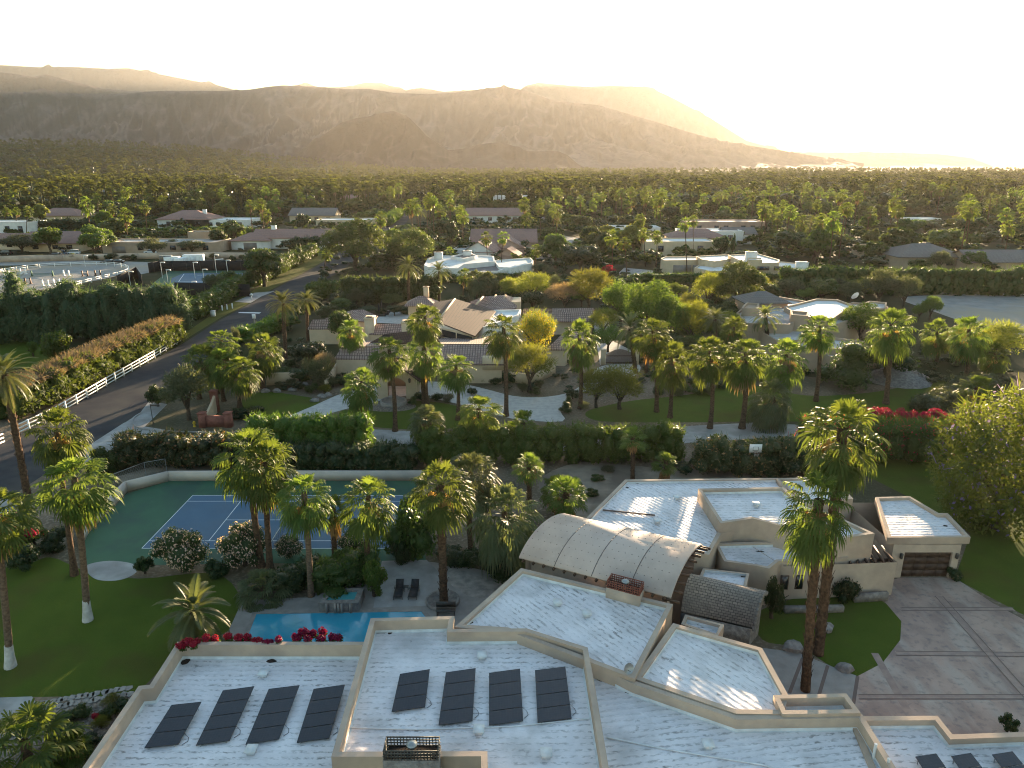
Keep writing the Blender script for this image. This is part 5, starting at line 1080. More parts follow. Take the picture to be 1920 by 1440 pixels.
# ------------------------------------------------------------ foliage materials
LM = {}
LM['palm'] = leaf('fan palm leaf', (.05, .085, .019), (.108, .145, .035), .45, .55, spec=.18)
LM['farpalm'] = leaf('distant palm leaf', (.045, .068, .02), (.095, .115, .034), .35, .7, spec=.05)
LM['fartree'] = leaf('distant tree leaf', (.036, .056, .016), (.075, .095, .028), .3, .7, spec=.05)
LM['palm_grey'] = leaf('grey green palm leaf', (.06, .085, .04), (.11, .13, .068), .36, .55, spec=.2)
LM['date'] = leaf('date palm leaf', (.06, .082, .03), (.12, .13, .055), .36, .45)
LM['dead'] = leaf('dead palm frond', (.20, .115, .045), (.33, .21, .10), .38, .7)
LM['thatch'] = leaf('dry palm thatch', (.13, .085, .05), (.22, .155, .10), .2, .85)
LM['hedge'] = leaf('hedge leaf', (.032, .056, .012), (.06, .095, .02), .38, .5)
LM['bright'] = leaf('bright ficus leaf', (.05, .092, .014), (.085, .13, .02), .42, .5)
LM['dark'] = leaf('dark shrub leaf', (.016, .034, .010), (.034, .058, .016), .3, .5)
LM['olive'] = leaf('olive leaf', (.05, .062, .034), (.085, .10, .055), .35, .6)
LM['oleander'] = leaf('oleander leaf', (.025, .042, .014), (.05, .062, .02), .32, .5, (.20, .12, .06), .10)
LM['tam'] = leaf('tamarisk needle', (.032, .058, .030), (.06, .088, .045), .35, .7)
LM['tam_green'] = leaf('tamarisk green', (.045, .075, .016), (.085, .11, .026), .38, .7)
LM['brown'] = leaf('dry tamarisk top', (.15, .115, .085), (.25, .195, .145), .35, .8)
LM['palo'] = leaf('palo verde twig', (.09, .115, .022), (.16, .17, .035), .45, .6)
LM['yellow'] = leaf('yellow blossom', (.28, .22, .018), (.42, .33, .03), .45, .6)
LM['mauve'] = leaf('bare twiggy bush', (.15, .11, .09), (.22, .16, .125), .4, .8)
LM['mesq'] = leaf('mesquite leaf', (.06, .10, .022), (.10, .15, .03), .45, .55)
LM['euc'] = leaf('eucalyptus leaf', (.045, .07, .022), (.085, .105, .035), .4, .55)
LM['boug'] = leaf('bougainvillea', (.04, .08, .018), (.08, .13, .03), .4, .5, (.55, .02, .10), .07)
LM['red'] = leaf('red bougainvillea bract', (.17, .006, .035), (.30, .012, .065), .45, .6)
LM['jac'] = leaf('jacaranda leaf', (.072, .112, .02), (.13, .165, .035), .46, .55, (.20, .15, .42), .05)
LM['pink'] = leaf('pale oleander bloom', (.03, .05, .018), (.05, .075, .025), .35, .55, (.55, .40, .37), .34)
def bark(name, c1, c2, ring=True):
    m, n, o = base_mat(name); p = N(n, 'ShaderNodeTexCoord').outputs['Object']
    c = mixc(n, noisef(n, mapped(n, p, (5, 5, 60 if ring else 4)), 1, 4, .35, .65), c1, c2)
    bsdf(n, o, c, .95, .1, bump=noisef(n, mapped(n, p, (7, 7, 70 if ring else 7)), 1, 3, .3, .7), bstr=.9, bdist=.06); return m
M['bark'] = bark('palm bark', (.13, .082, .052), (.055, .036, .025)); M['bark_pale'] = bark('smooth palm bark', (.19, .135, .095), (.10, .07, .05))
M['wood'] = bark('tree bark', (.10, .075, .055), (.05, .038, .028), False)
M['limed'] = plain('whitewashed bark', (.55, .54, .53), (.35, .33, .31), 2, .9)
# ------------------------------------------------------------ palms
def fan(mb, o, az, el, pet, rad, nseg, r, droop=.35, cup=.25, rows=3):
    """one costapalmate leaf: petiole and a folded fan of blades with hanging tips"""
    d = Vector((math.cos(az) * math.cos(el), math.sin(az) * math.cos(el), math.sin(el)))
    s = Vector((-math.sin(az), math.cos(az), 0)); nrm = s.cross(d) * -1
    if nrm.z < 0: nrm = -nrm
    roll = r.uniform(-.5, .5); s2 = s * math.cos(roll) + nrm * math.sin(roll); nrm = nrm * math.cos(roll) - s * math.sin(roll); s = s2
    bend = pet * .22; e = o + d * pet + Vector((0, 0, -bend * max(0.2, math.cos(el))))
    w = .035; mb.add([tuple(o + s * w), tuple(o - s * w), tuple(e - s * w * .7), tuple(e + s * w * .7)], [[0, 1, 2, 3]], r.uniform(.3, .9))
    d = (d + Vector((0, 0, -.25 * math.cos(el)))).normalized()
    V = []; Fc = []; T = []; tb = r.random() * .55
    for i in range(nseg):
        ph = (i / (nseg - 1) - .5) * 2 * 1.95
        dr = d * math.cos(ph) + s * math.sin(ph); cu = cup * abs(math.sin(ph)) * rad
        L = rad * (.78 + .3 * math.cos(ph) * .7) * r.uniform(.88, 1.08); wd = 2.1 * L * math.sin(1.95 / (nseg - 1)) * .56
        sd_ = (s * math.cos(ph) - d * math.sin(ph)); tilt = nrm * (.35 if i % 2 else -.35); sd_ = (sd_ + tilt).normalized(); b = len(V)
        p1 = e + dr * L * .55 + nrm * cu * .6 + Vector((0, 0, -.06 * droop * L)); p2 = p1 + dr * L * .30 + Vector((0, 0, -droop * L * .38 * r.uniform(.6, 1.3))); p3 = p2 + dr * L * .10 + Vector((0, 0, -droop * L * .55 * r.uniform(.5, 1.4)))
        V += [e, p1 - sd_ * wd * .5, p1 + sd_ * wd * .5, p2 - sd_ * wd * .36, p2 + sd_ * wd * .36, p3]
        Fc += [[b, b + 1, b + 2]]; T.append(min(1, tb + r.random() * .4))
        mb.add([tuple(q) for q in (V[b], V[b + 1], V[b + 2])], [[0, 1, 2]], T[-1])
        mb.add([tuple(q) for q in (V[b + 1], V[b + 3], V[b + 4], V[b + 2])], [[0, 1, 2, 3]], T[-1])
        if rows > 2: mb.add([tuple(q) for q in (V[b + 3], V[b + 5], V[b + 4])], [[0, 1, 2]], T[-1])
def fan_crown(seed, n, nseg, low=-.75, rad=1.05, pet=1.15, rows=3, droop=.4):
    r = random.Random(seed); mb = MB(); a = r.random() * 6
    for i in range(n):
        t = (i + .5) / n; a += 2.39996 + r.uniform(-.25, .25)
        el = 1.4 - (1.4 - low) * t ** .85 + r.uniform(-.2, .2); k = .62 + .38 * min(1, t * 3)
        o = Vector((.12 * math.cos(a), .12 * math.sin(a), .35 - 1.35 * t))
        fan(mb, o, a, el, pet * k * r.uniform(.82, 1.15), rad * k * r.uniform(.88, 1.12), nseg, r, droop * (.6 + .9 * t), rows=rows)
    return mb
def dead_skirt(seed, n, nseg, rad=.8, spread=1.0):
    r = random.Random(seed); mb = MB(); a = r.random() * 6
    for i in range(n):
        a += 2.4 + r.uniform(-.8, .8); el = r.uniform(-1.45, -.95) if spread <= 1 else r.uniform(-1.35, -.6)
        fan(mb, Vector((.15 * math.cos(a), .15 * math.sin(a), -.35 - r.random() * .9)), a, el, .75 * r.uniform(.7, 1.15), rad * r.uniform(.7, 1.1), nseg, r, .75, .5)
    return mb
def pinnate_crown(seed, n, L, nl, low=-.5, width=.5):
    r = random.Random(seed); mb = MB(); a = r.random() * 6
    for i in range(n):
        t = (i + .5) / n; a += 2.39996 + r.uniform(-.2, .2); el = 1.4 - (1.4 - low) * t + r.uniform(-.1, .1); ln = L * r.uniform(.85, 1.1) * (.75 + .25 * min(1, 2.5 * t))
        h = Vector((math.cos(a), math.sin(a), 0)); s = Vector((-math.sin(a), math.cos(a), 0)); p = Vector((0, 0, .2 - .5 * t)); pts = [p]; e = el; ns = 8; tang = []
        for k in range(ns):
            d = h * math.cos(e) + Vector((0, 0, math.sin(e))); tang.append(d); p = p + d * ln / ns; pts.append(p); e -= (.11 + .05 * math.cos(el))
        tb = r.random() * .5
        for k in range(ns):
            q0, q1 = pts[k], pts[k + 1]; mb.add([tuple(q0 + s * .03), tuple(q0 - s * .03), tuple(q1 - s * .022), tuple(q1 + s * .022)], [[0, 1, 2, 3]], .9)
        for j in range(nl):
            u = .16 + .84 * j / nl; k = min(int(u * ns), ns - 1); q = pts[k].lerp(pts[k + 1], u * ns - k); d = tang[k]; up = s.cross(d); up = up if up.z > 0 else -up
            ll = width * math.sin(math.pi * min(1, .12 + u * .86)) ** .6 * r.uniform(.85, 1.1)
            for sg in (-1, 1):
                dr = (s * sg + d * .75 + up * .35).normalized(); m_ = q + dr * ll * .55; e_ = q + dr * ll + Vector((0, 0, -.22 * ll)); w_ = .016 + .018 * width
                mb.add([tuple(q - d * w_), tuple(q + d * w_), tuple(m_ + d * w_), tuple(m_ - d * w_)], [[0, 1, 2, 3]], min(1, tb + r.random() * .4)); mb.add([tuple(m_ - d * w_), tuple(m_ + d * w_), tuple(e_)], [[0, 1, 2]], min(1, tb + r.random() * .4))
    return mb
def trunk_mesh(seed, r0, r1, m, base=1.5, n=9, k=14, rough=.06, name='trunk'):
    r = random.Random(seed); mb = MB(); prof = []; bx, by = r.uniform(-.03, .03), r.uniform(-.03, .03); rings = []
    for i in range(k + 1):
        t = i / k; rad = r0 + (r1 - r0) * t + (base - 1) * r0 * math.exp(-t * 16)
        c = (bx * math.sin(math.pi * t) * 8, by * math.sin(math.pi * t) * 8)
        rings.append([(c[0] + rad * (1 + r.uniform(-rough, rough)) * math.cos(2 * math.pi * j / n), c[1] + rad * (1 + r.uniform(-rough, rough)) * math.sin(2 * math.pi * j / n), t) for j in range(n)])
    V = [q for g in rings for q in g]; f = [[i * n + j, i * n + (j + 1) % n, (i + 1) * n + (j + 1) % n, (i + 1) * n + j] for i in range(k) for j in range(n)]
    mb.add(V, f); return mb.mesh(name, m)
def boots_mesh(seed, m, nb=120):
    """trunk with the old leaf bases still on it"""
    r = random.Random(seed); me = MB(); n, k = 9, 10; rings = []
    for i in range(k + 1):
        t = i / k; rad = .26 + .05 * math.exp(-t * 10); rings.append([(rad * math.cos(2 * math.pi * j / n), rad * math.sin(2 * math.pi * j / n), t) for j in range(n)])
    me.add([q for g in rings for q in g], [[i * n + j, i * n + (j + 1) % n, (i + 1) * n + (j + 1) % n, (i + 1) * n + j] for i in range(k) for j in range(n)])
    for i in range(nb):
        t = (i + .5) / nb * .98 + .01; a = i * 2.4; c, s = math.cos(a), math.sin(a); w = .07; z0, z1 = t - .012, t + .022; r0, r1 = .25, .36 + r.uniform(-.03, .05)
        me.add([(r0 * c - w * s, r0 * s + w * c, z0), (r0 * c + w * s, r0 * s - w * c, z0), (r1 * c + w * .6 * s, r1 * s - w * .6 * c, z1), (r1 * c - w * .6 * s, r1 * s + w * .6 * c, z1)], [[0, 1, 2, 3]])
    return me.mesh('trunk', m)
TR = [trunk_mesh(i, .24, .19, M['bark'], 1.5) for i in range(3)]; TRP = [trunk_mesh(9, .22, .2, M['bark_pale'], 1.2)]; TRB = [boots_mesh(i, M['bark']) for i in range(2)]
TRT = trunk_mesh(21, .17, .12, M['bark'], 1.4, 6, 5)
FC = [fan_crown(i, 44 + 3 * (i % 3), 19, -1.1 - .06 * i, 1.1, 1.25, droop=.5).mesh('crown', LM['palm']) for i in range(5)]
FCG = [fan_crown(20 + i, 64, 19, -1.05, 1.15, 1.35, droop=.6).mesh('crown', LM['palm_grey']) for i in range(2)]
FCY = [fan_crown(30 + i, 30, 18, -.25, .95, .9).mesh('crown', LM['palm']) for i in range(2)]
DS = [dead_skirt(40 + i, 14, 9).mesh('dead_fronds', LM['dead']) for i in range(3)]; DSL = [dead_skirt(50, 34, 9, .9).mesh('dead_fronds', LM['thatch'])]
PC = [pinnate_crown(60 + i, 48, 3.3, 34).mesh('crown', LM['date']) for i in range(2)]; PCS = [pinnate_crown(64, 34, 3.0, 46, -1.05, .55).mesh('crown', LM['date'])]
MC = [fan_crown(70 + i, 28 + 2 * i, 7, -1.15 + .1 * i, 1.2, 1.25, 2, droop=.5).mesh('crown', LM['palm']) for i in range(4)]; MD = [dead_skirt(80 + i, 9, 5).mesh('dead_fronds', LM['thatch']) for i in range(2)]
MP = [pinnate_crown(90, 26, 3.2, 9, -.4, .55).mesh('crown', LM['date'])]
PSPEC = {'fan': (TR, FC, DS), 'pale': (TRP, FC, DS), 'boots': (TRB, FC, DS), 'skirt': (TR, FC, DSL), 'grey': (TR, FCG, DSL), 'young': (TRB, FCY, DS), 'date': (TRB, PC, None), 'queen': (TR, PCS, None), 'mid': ([TRT], MC, MD), 'middate': ([TRT], MP, None)}
pcount = [0]
def palm(kind, x, y, h, label, s=1.0, lean=(0, 0), group=None, trunk=True, name=None):
    """h = height of the crown's heart; lean = offset of the crown from above the base"""
    pcount[0] += 1; i = pcount[0]; tr, cr, dd = PSPEC[kind]
    t = thing(name or ('date_palm' if kind in ('date', 'middate') else 'feather_palm' if kind == 'queen' else 'fan_palm'), label, 'palm tree', (x, y, 0), 0, group)
    top = Vector((lean[0], lean[1], h)); rz = (i * 1.7) % 6.28
    if trunk:
        o = put('trunk', tr[i % len(tr)], t); o.rotation_mode = 'QUATERNION'; o.rotation_quaternion = top.to_track_quat('Z', 'Y'); ts = max(.85, min(1.5, s)) * (1.12 if kind in ('date',) else 1); o.scale = (ts, ts, top.length)
    c = put('crown', cr[i % len(cr)], t, top, (lean[1] * -.02 + .12 * math.sin(i * 5.1), lean[0] * .02 + .12 * math.sin(i * 3.3), rz), (s * (1 + .07 * math.sin(i * 9.7)), s * (1 + .07 * math.sin(i * 7.9)), s * (1 + .14 * math.sin(i * 4.3))))
    if dd: put('dead_fronds', dd[i % len(dd)], t, top, (0, 0, rz * 2), (s, s, s * (1 + .35 * math.sin(i * 2.3))))
    return t
def palm_px(kind, bx, by, tx, ty, label, s=1.0, group=None, trunk=True, limed=False, bz=0):
    if by < 810 and kind not in ('date', 'middate', 'mid'): s *= 1.17
    g = P(bx, by); q = PD(tx, ty, g.y); h = q.z - (1.75 if kind not in ('date', 'middate', 'queen') else 2.3) * s
    t = palm(kind, g.x, g.y, h, label, s, (q.x - g.x, 0), group, trunk)
    if limed:
        d = Vector((q.x - g.x, 0, h)).normalized(); mb = MB(); tube(mb, [Vector((0, 0, 0)), d * .9, d * 1.75], [.40, .30, .26], 12); mb.build('whitewash', M['limed'], t)
    return t

# ------------------------------------------------------------ leafy crowns
def cloud(mb, lobes, n, size, r=None, bias=.55, up=.25, asp=.55, tint=None):
    """n leaf clumps spread through the given lobes (x, y, z, rx, ry, rz)"""
    L = np.array(lobes, float); wgt = (L[:, 3] * L[:, 4] + L[:, 3] * L[:, 5]) ; idx = rng.choice(len(L), n, p=wgt / wgt.sum())
    d = rng.normal(size=(n, 3)); d /= np.linalg.norm(d, axis=1)[:, None]; k = bias + (1.06 - bias) * rng.random(n) ** .6
    c = L[idx, :3] + d * L[idx, 3:] * k[:, None]
    nn = d * .55 + rng.normal(size=(n, 3)) * .5; nn[:, 2] += up; nn /= np.linalg.norm(nn, axis=1)[:, None]
    a = np.cross(nn, rng.normal(size=(n, 3))); a /= np.linalg.norm(a, axis=1)[:, None] + 1e-9; b = np.cross(nn, a)
    sz = size * rng.uniform(.55, 1.3, n)[:, None]; V = np.stack([c - a * sz, c + b * sz * asp, c + a * sz, c - b * sz * asp], 1).reshape(-1, 3)
    f = np.arange(n * 4).reshape(n, 4)
    return mb.add(V, f, rng.random(n) if tint is None else tint)
def strands(mb, lobes, n, length, w, r=None, hang=.6, out=.5, bias=.5):
    """thin twigs or weeping strands growing from the lobes"""
    L = np.array(lobes, float); wgt = L[:, 3] * L[:, 5]; idx = rng.choice(len(L), n, p=wgt / wgt.sum())
    d = rng.normal(size=(n, 3)); d[:, 2] = np.abs(d[:, 2]) * .8 + d[:, 2] * .2; d /= np.linalg.norm(d, axis=1)[:, None]
    c = L[idx, :3] + d * L[idx, 3:] * (bias + (1 - bias) * rng.random(n)[:, None] ** .6)
    dr = d * out + rng.normal(size=(n, 3)) * .35; dr[:, 2] -= hang; dr /= np.linalg.norm(dr, axis=1)[:, None]
    s = np.cross(dr, rng.normal(size=(n, 3))); s /= np.linalg.norm(s, axis=1)[:, None] + 1e-9
    ln = length * rng.uniform(.6, 1.3, n)[:, None]; V = np.stack([c - s * w, c + s * w, c + dr * ln + s * w * .5, c + dr * ln - s * w * .5], 1).reshape(-1, 3)
    return mb.add(V, np.arange(n * 4).reshape(n, 4), rng.random(n))
def lobes_round(seed, rx, rz, zc, n, k=.45, flat=False, low=-.55):
    r = random.Random(seed); out = [(0, 0, zc, rx * .62, rx * .62, rz * .62)]
    for i in range(n):
        a = i * 2.4 + r.uniform(-.3, .3); u = r.uniform(low, 1) if not flat else r.uniform(-.1, .9); h = math.sqrt(max(0, 1 - u * u)); q = k * r.uniform(.6, 1.2)
        out.append((rx * (1 - q * .8) * h * math.cos(a), rx * (1 - q * .8) * h * math.sin(a), zc + rz * (1 - q * .8) * u, rx * q, rx * q, rz * q))
    return out
def core(mb, lobes, k=.78, n=10):
    for l in lobes:
        V = []; rings = 5
        for i in range(rings + 1):
            th = math.pi * i / rings
            for j in range(n): V.append((l[0] + l[3] * k * math.sin(th) * math.cos(2 * math.pi * j / n), l[1] + l[4] * k * math.sin(th) * math.sin(2 * math.pi * j / n), l[2] + l[5] * k * math.cos(th)))
        mb.add(V, [[i * n + j, (i + 1) * n + j, (i + 1) * n + (j + 1) % n, i * n + (j + 1) % n] for i in range(rings) for j in range(n)], .15)
def limbs(seed, h, rx, m, r0=.22, nl=6, base=.0):
    r = random.Random(seed); mb = MB(); fork = h * r.uniform(.22, .34)
    tube(mb, [(0, 0, -.05), (r.uniform(-.1, .1), r.uniform(-.1, .1), fork * .5), (r.uniform(-.15, .15), r.uniform(-.15, .15), fork)], [r0 * 1.3, r0, r0 * .85], 8)
    for i in range(nl):
        a = i * 6.28 / nl + r.uniform(-.3, .3); q = rx * r.uniform(.35, .7); z1 = h * r.uniform(.6, .85)
        tube(mb, [(0, 0, fork * .9), (q * .4 * math.cos(a), q * .4 * math.sin(a), (fork + z1) * .52), (q * math.cos(a), q * math.sin(a), z1)], [r0 * .62, r0 * .42, r0 * .15], 6)
    return mb.mesh('trunk', m)
# templates have crown radius 2.5, height about 5
TK = {}
def tmpl(kind, mat, n, leaf_, nl=14, rx=2.5, rz=1.9, zc=3.1, k=.42, has_core=True, bias=.6, extra=None, flat=False, var=2, asp=.55, tm=None, r0=.2, hang=None):
    out = []
    for v in range(var):
        L = lobes_round(len(TK) * 13 + v * 7, rx, rz, zc, nl, k, flat, -1 if kind == 'jac' or kind.startswith('bush') or kind == 'pink' else -.55); mb = MB()
        if has_core: core(mb, L, .72)
        if n: cloud(mb, L, n, leaf_, bias=bias, asp=asp)
        if hang: strands(mb, L, hang[0], hang[1], hang[2], hang=hang[3], out=hang[4])
        cm = mb.mesh('crown', mat); em = None
        if extra:
            mb = MB(); cloud(mb, L, extra[1], extra[2], bias=.9); em = mb.mesh('blossom', extra[0])
        out.append((limbs(v + len(TK), zc + rz * .5, rx, M['wood'], r0), cm, em))
    TK[kind] = out
tmpl('round', LM['hedge'], 3600, .16)
tmpl('bright', LM['bright'], 3600, .16)
tmpl('dark', LM['dark'], 3200, .17)
tmpl('olive', LM['olive'], 3000, .15, nl=16, has_core=False, bias=.35, hang=(1200, .5, .02, -.2, .8))
tmpl('palo', LM['palo'], 1800, .11, nl=18, has_core=False, bias=.3, k=.36, hang=(2600, .55, .018, -.1, .9))
tmpl('yellow', LM['palo'], 1400, .11, nl=18, has_core=False, bias=.3, k=.36, hang=(1800, .55, .018, -.1, .9), extra=(LM['yellow'], 2600, .10))
tmpl('mesq', LM['mesq'], 4200, .13, nl=20, has_core=False, bias=.4, k=.36, hang=(1200, .5, .02, .5, .5))
tmpl('mauve', LM['mauve'], 900, .09, nl=16, has_core=False, bias=.2, hang=(3600, .5, .013, -.4, .9))
tmpl('euc', LM['euc'], 3600, .15, nl=26, rx=2.5, rz=2.6, zc=3.6, has_core=False, bias=.3, k=.3, hang=(1600, .6, .03, .8, .2))
tmpl('jac', LM['jac'], 19000, .072, nl=60, rz=2.3, zc=2.1, has_core=False, bias=.25, k=.3, hang=(3000, .35, .014, .1, .8), var=1)
tmpl('pink', LM['pink'], 5200, .11, nl=16, rz=1.75, zc=1.75)
tmpl('boug', LM['boug'], 3000, .15, nl=12, rz=1.8, zc=1.9)
tmpl('red', LM['red'], 2400, .15, nl=10, rz=1.6, zc=1.7)
tmpl('bushg', LM['hedge'], 2400, .16, nl=9, rz=1.9, zc=1.7, var=2)
tmpl('bushd', LM['dark'], 2400, .16, nl=9, rz=1.9, zc=1.7, var=2)
tmpl('bushb', LM['bright'], 2400, .17, nl=9, rz=1.9, zc=1.7, var=1)
tmpl('busho', LM['olive'], 1600, .14, nl=9, rz=1.7, zc=1.6, has_core=False, bias=.2, hang=(1400, .6, .022, -.5, .9), var=2)
tmpl('bushy', LM['palo'], 1500, .13, nl=9, rz=1.8, zc=1.7, has_core=False, bias=.2, hang=(2000, .6, .02, -.5, .9), var=2)
tmpl('cyp', LM['dark'], 2600, .16, nl=12, rx=1.0, rz=3.2, zc=3.4, k=.5, var=1)
tmpl('sph', LM['hedge'], 2600, .12, nl=3, rz=2.4, zc=2.2, k=.5, var=1)
tcount = [0]
def tree(kind, x, y, rx, h, label, group=None, name=None, cat=None):
    """rx = crown radius, h = full height"""
    tcount[0] += 1; i = tcount[0]; tr, cr, em = TK[kind][i % len(TK[kind])]
    bush = kind.startswith('bush') or kind in ('sph', 'pink', 'boug', 'red')
    nm = name or ('shrub' if bush else 'cypress_tree' if kind == 'cyp' else 'tree'); ct = cat or ('shrub' if bush else 'tree')
    t = thing(nm, label, ct, (x, y, 0), 0, group); sx = rx / (2.5 if kind != 'cyp' else 1.0); sz = h / {'euc': 6.2, 'cyp': 6.6, 'jac': 4.55, 'sph': 4.6}.get(kind, 3.7 if bush else 5.0)
    rz = (i * 2.1) % 6.28
    put('trunk', tr, t, (0, 0, 0), (0, 0, rz), ((sx + sz) / 2, (sx + sz) / 2, sz)); put('foliage' if bush else 'crown', cr, t, (0, 0, 0), (0, 0, rz), (sx, sx, sz))
    if em: put('blossom', em, t, (0, 0, 0), (0, 0, rz), (sx, sx, sz))
    return t
def tree_px(kind, cx, by, ty, wpx, label, group=None, name=None, cat=None):
    """cx = middle, by = ground line, ty = top, wpx = crown width, all in the photo"""
    g = P(cx, by); zo = g.y * math.cos(PITCH) + (CAMH - 2) * math.sin(PITCH); rx = wpx / 2 * zo / F; h = PD(cx, ty, g.y).z
    return tree(kind, g.x, g.y + rx * .5, rx, max(h, .4), label, group, name, cat)
def hedge(name, px, width, h, mat, label, leaf_=.22, dens=1.0, top=None, rough=.25, lump=1.6, group=None, cat='hedge', hang=None, world=None):
    """a clipped or shaggy row following ground points px"""
    pts = [P(a, b) for a, b in px] if world is None else [Vector(q) for q in world]; org = pts[0].copy(); t = thing(name, label, cat, org, 0, group)
    L = []; mb = MB()
    for a, b in zip(pts[:-1], pts[1:]):
        ln = (b - a).length; n = max(1, int(ln / (lump * .7))); d = (b - a).normalized(); s = Vector((-d.y, d.x, 0))
        for i in range(n):
            c = a.lerp(b, (i + .5) / n) - org
            ax_ = abs(d.x) > .7; hx = h * (1 + rng.normal() * rough * .12)
            for m_ in range(6):
                c = a.lerp(b, (i + rng.random()) / n) - org; zf = (.2, .3, .5, .55, .74, .8)[m_]; rz_ = hx * (.26 if zf < .6 else .2) * (1 + rng.normal() * .18 * (1 + rough)); w_ = lump * .6 * (1 + rng.normal() * .2); g_ = width * .30
                q = c + s * width * (.24, -.22, -.26, .24, .14, -.16)[m_] * (1 + rng.normal() * .2 * rough)
                L.append((q.x, q.y, hx * zf, *((w_, g_) if ax_ else (g_, w_)), max(rz_, .2)))
    core(mb, L, .8, 8); area = sum(2 * (l[3] * l[5] + l[4] * l[5] + l[3] * l[4]) * 2 for l in L) * .6
    n = int(min(60000, dens * area * .6 / (leaf_ * leaf_ * .9))); cloud(mb, L, n, leaf_, bias=.62)
    strands(mb, L, n // 3, leaf_ * 2.6, leaf_ * .12, hang=-.4, out=.9, bias=.8)
    if hang: strands(mb, L, int(n * hang[0]), hang[1], hang[2], hang=hang[3], out=hang[4], bias=.7)
    if not top: bpy.data.objects.remove(t); return tag(mb.build(name, mat, None, org), label, cat, group)
    mb.build('foliage', mat, t)
    if top:
        LT = [(l[0], l[1], max(l[2], h * .88), l[3] * .95, l[4] * .95, h * .13) for k_, l in enumerate(L) if k_ % 6 > 2]; mb = MB(); core(mb, LT, .7, 8); cloud(mb, LT, int(n * .6), leaf_ * .9, bias=.7); strands(mb, LT, int(n * .5), leaf_ * 3, leaf_ * .09, hang=-.1, out=.9, bias=.8); mb.build('crown_top', top, t)
    return t
# ------------------------------------------------------------ palms one by one
GL = 'tall fan palms of the gardens'
palm_px('pale', 165, 1163, 130, 848, 'leaning fan palm with whitewashed trunk foot in the middle of the left lawn', 1.12, limed=True)
palm_px('fan', 140, 1078, 98, 764, 'fan palm behind the whitewashed one by the corner of the tennis court', 1.0)
palm_px('date', 52, 930, -2, 655, 'leaning feathery date palm cut by the left photo edge beside the road', 1.1)
palm_px('pale', 20, 1250, -22, 905, 'fan palm cut by the left edge with whitewashed foot on the lawn', 1.05, limed=True)
palm_px('fan', 490, 1062, 462, 798, 'left trunk of the twin fan palms at the tennis court edge', 1.2)
palm_px('fan', 507, 1070, 492, 826, 'right trunk of the twin fan palms at the tennis court edge', 1.1)
palm_px('pale', 583, 1118, 566, 880, 'fan palm with pale hanging fronds left of the raised hot tub', 1.1)
palm_px('fan', 693, 1090, 688, 890, 'fan palm with reddish dead fronds behind the raised hot tub', 1.05)
palm_px('young', 628, 1062, 622, 925, 'short fan palm with an orange skirt between two taller ones by the court', .75)
palm_px('boots', 832, 1131, 824, 860, 'tall fan palm standing in the round stone planter by the pool', 1.15)
palm_px('grey', 885, 1040, 882, 846, 'drooping grey green fan palm right behind the planter palm', 1.1)
palm_px('grey', 948, 1072, 945, 915, 'squat bushy grey green fan palm beside the vaulted roof', 1.25)
palm_px('young', 993, 975, 992, 842, 'small bright fan palm on the sand behind the bushy grey palm', .9)
palm_px('young', 1064, 985, 1062, 880, 'low spreading fan palm in front of the sand beside the vaulted roof', 1.25)
palm_px('young', 1040, 960, 1040, 888, 'second low fan palm just left of the spreading one on the sand', .85)
palm_px('young', 1186, 898, 1188, 794, 'small fan palm on the sand left of the rear flat roofs', .85)
palm_px('young', 1250, 915, 1250, 842, 'small fan palm with an orange skirt poking above the rear roof edge', .75)
palm_px('boots', 1510, 1294, 1543, 884, 'nearer of the two big palms by the driveway with hanging flower stalks', 1.05)
palm_px('boots', 1534, 1226, 1590, 742, 'taller of the two big palms by the driveway with the largest crown', 1.25)
FY = 'fan palm'
palm_px('skirt', 408, 738, 412, 612, 'rearmost fan palm of the clump at the street corner', 1.0)
palm_px('skirt', 374, 748, 372, 645, 'leftmost fan palm of the clump at the street corner', 1.05)
palm_px('skirt', 420, 752, 415, 648, 'middle fan palm of the clump at the street corner', 1.0)
palm_px('skirt', 450, 764, 447, 660, 'foremost fan palm of the clump at the street corner', 1.1)
palm_px('skirt', 493, 728, 492, 623, 'right hand fan palm of the clump at the street corner', 1.1)
palm_px('date', 536, 675, 528, 543, 'feathery date palm left of the tile roofed house, nearer the road', 1.05)
palm_px('date', 577, 640, 573, 541, 'feathery date palm against the left wing of the tile roofed house', 1.0)
palm_px('fan', 662, 700, 655, 595, 'fan palm in front of the left end of the tile roofed house', .95)
palm_px('fan', 678, 792, 675, 688, 'shorter fan palm on the lawn left of the entrance gable', .95)
palm_px('skirt', 741, 808, 728, 624, 'tall fan palm with brown skirt just in front of the entrance gable', 1.05)
palm_px('fan', 800, 757, 796, 566, 'tallest fan palm before the centre of the tile roofed house', 1.0)
palm_px('fan', 796, 756, 793, 622, 'fan palm directly in front of the tallest one by the tile roofed house', 1.1)
palm_px('skirt', 858, 787, 854, 658, 'fan palm with brown hanging fronds right of the entrance gable', .95)
palm_px('fan', 949, 780, 944, 582, 'fan palm beside the yellow flowering tree of the tile roofed house', 1.1)
palm_px('skirt', 1088, 766, 1087, 598, 'fan palm with orange dead fronds near the arched brown gate', 1.1)
palm_px('grey', 800, 862, 798, 758, 'bushy fan palm growing out of the hedge behind the tennis court', .95)
palm_px('boots', 901, 868, 897, 737, 'sunlit fan palm rising from the hedge behind the tennis court', 1.05)
palm_px('young', 980, 862, 980, 764, 'low fan palm rising from the hedge right of the sunlit one', 1.05)
palm_px('date', 1192, 700, 1183, 586, 'feathery date palm just right of the arched brown gate', 1.15)
palm_px('fan', 1231, 772, 1226, 591, 'fan palm on the right lawn behind the shortest one', 1.05)
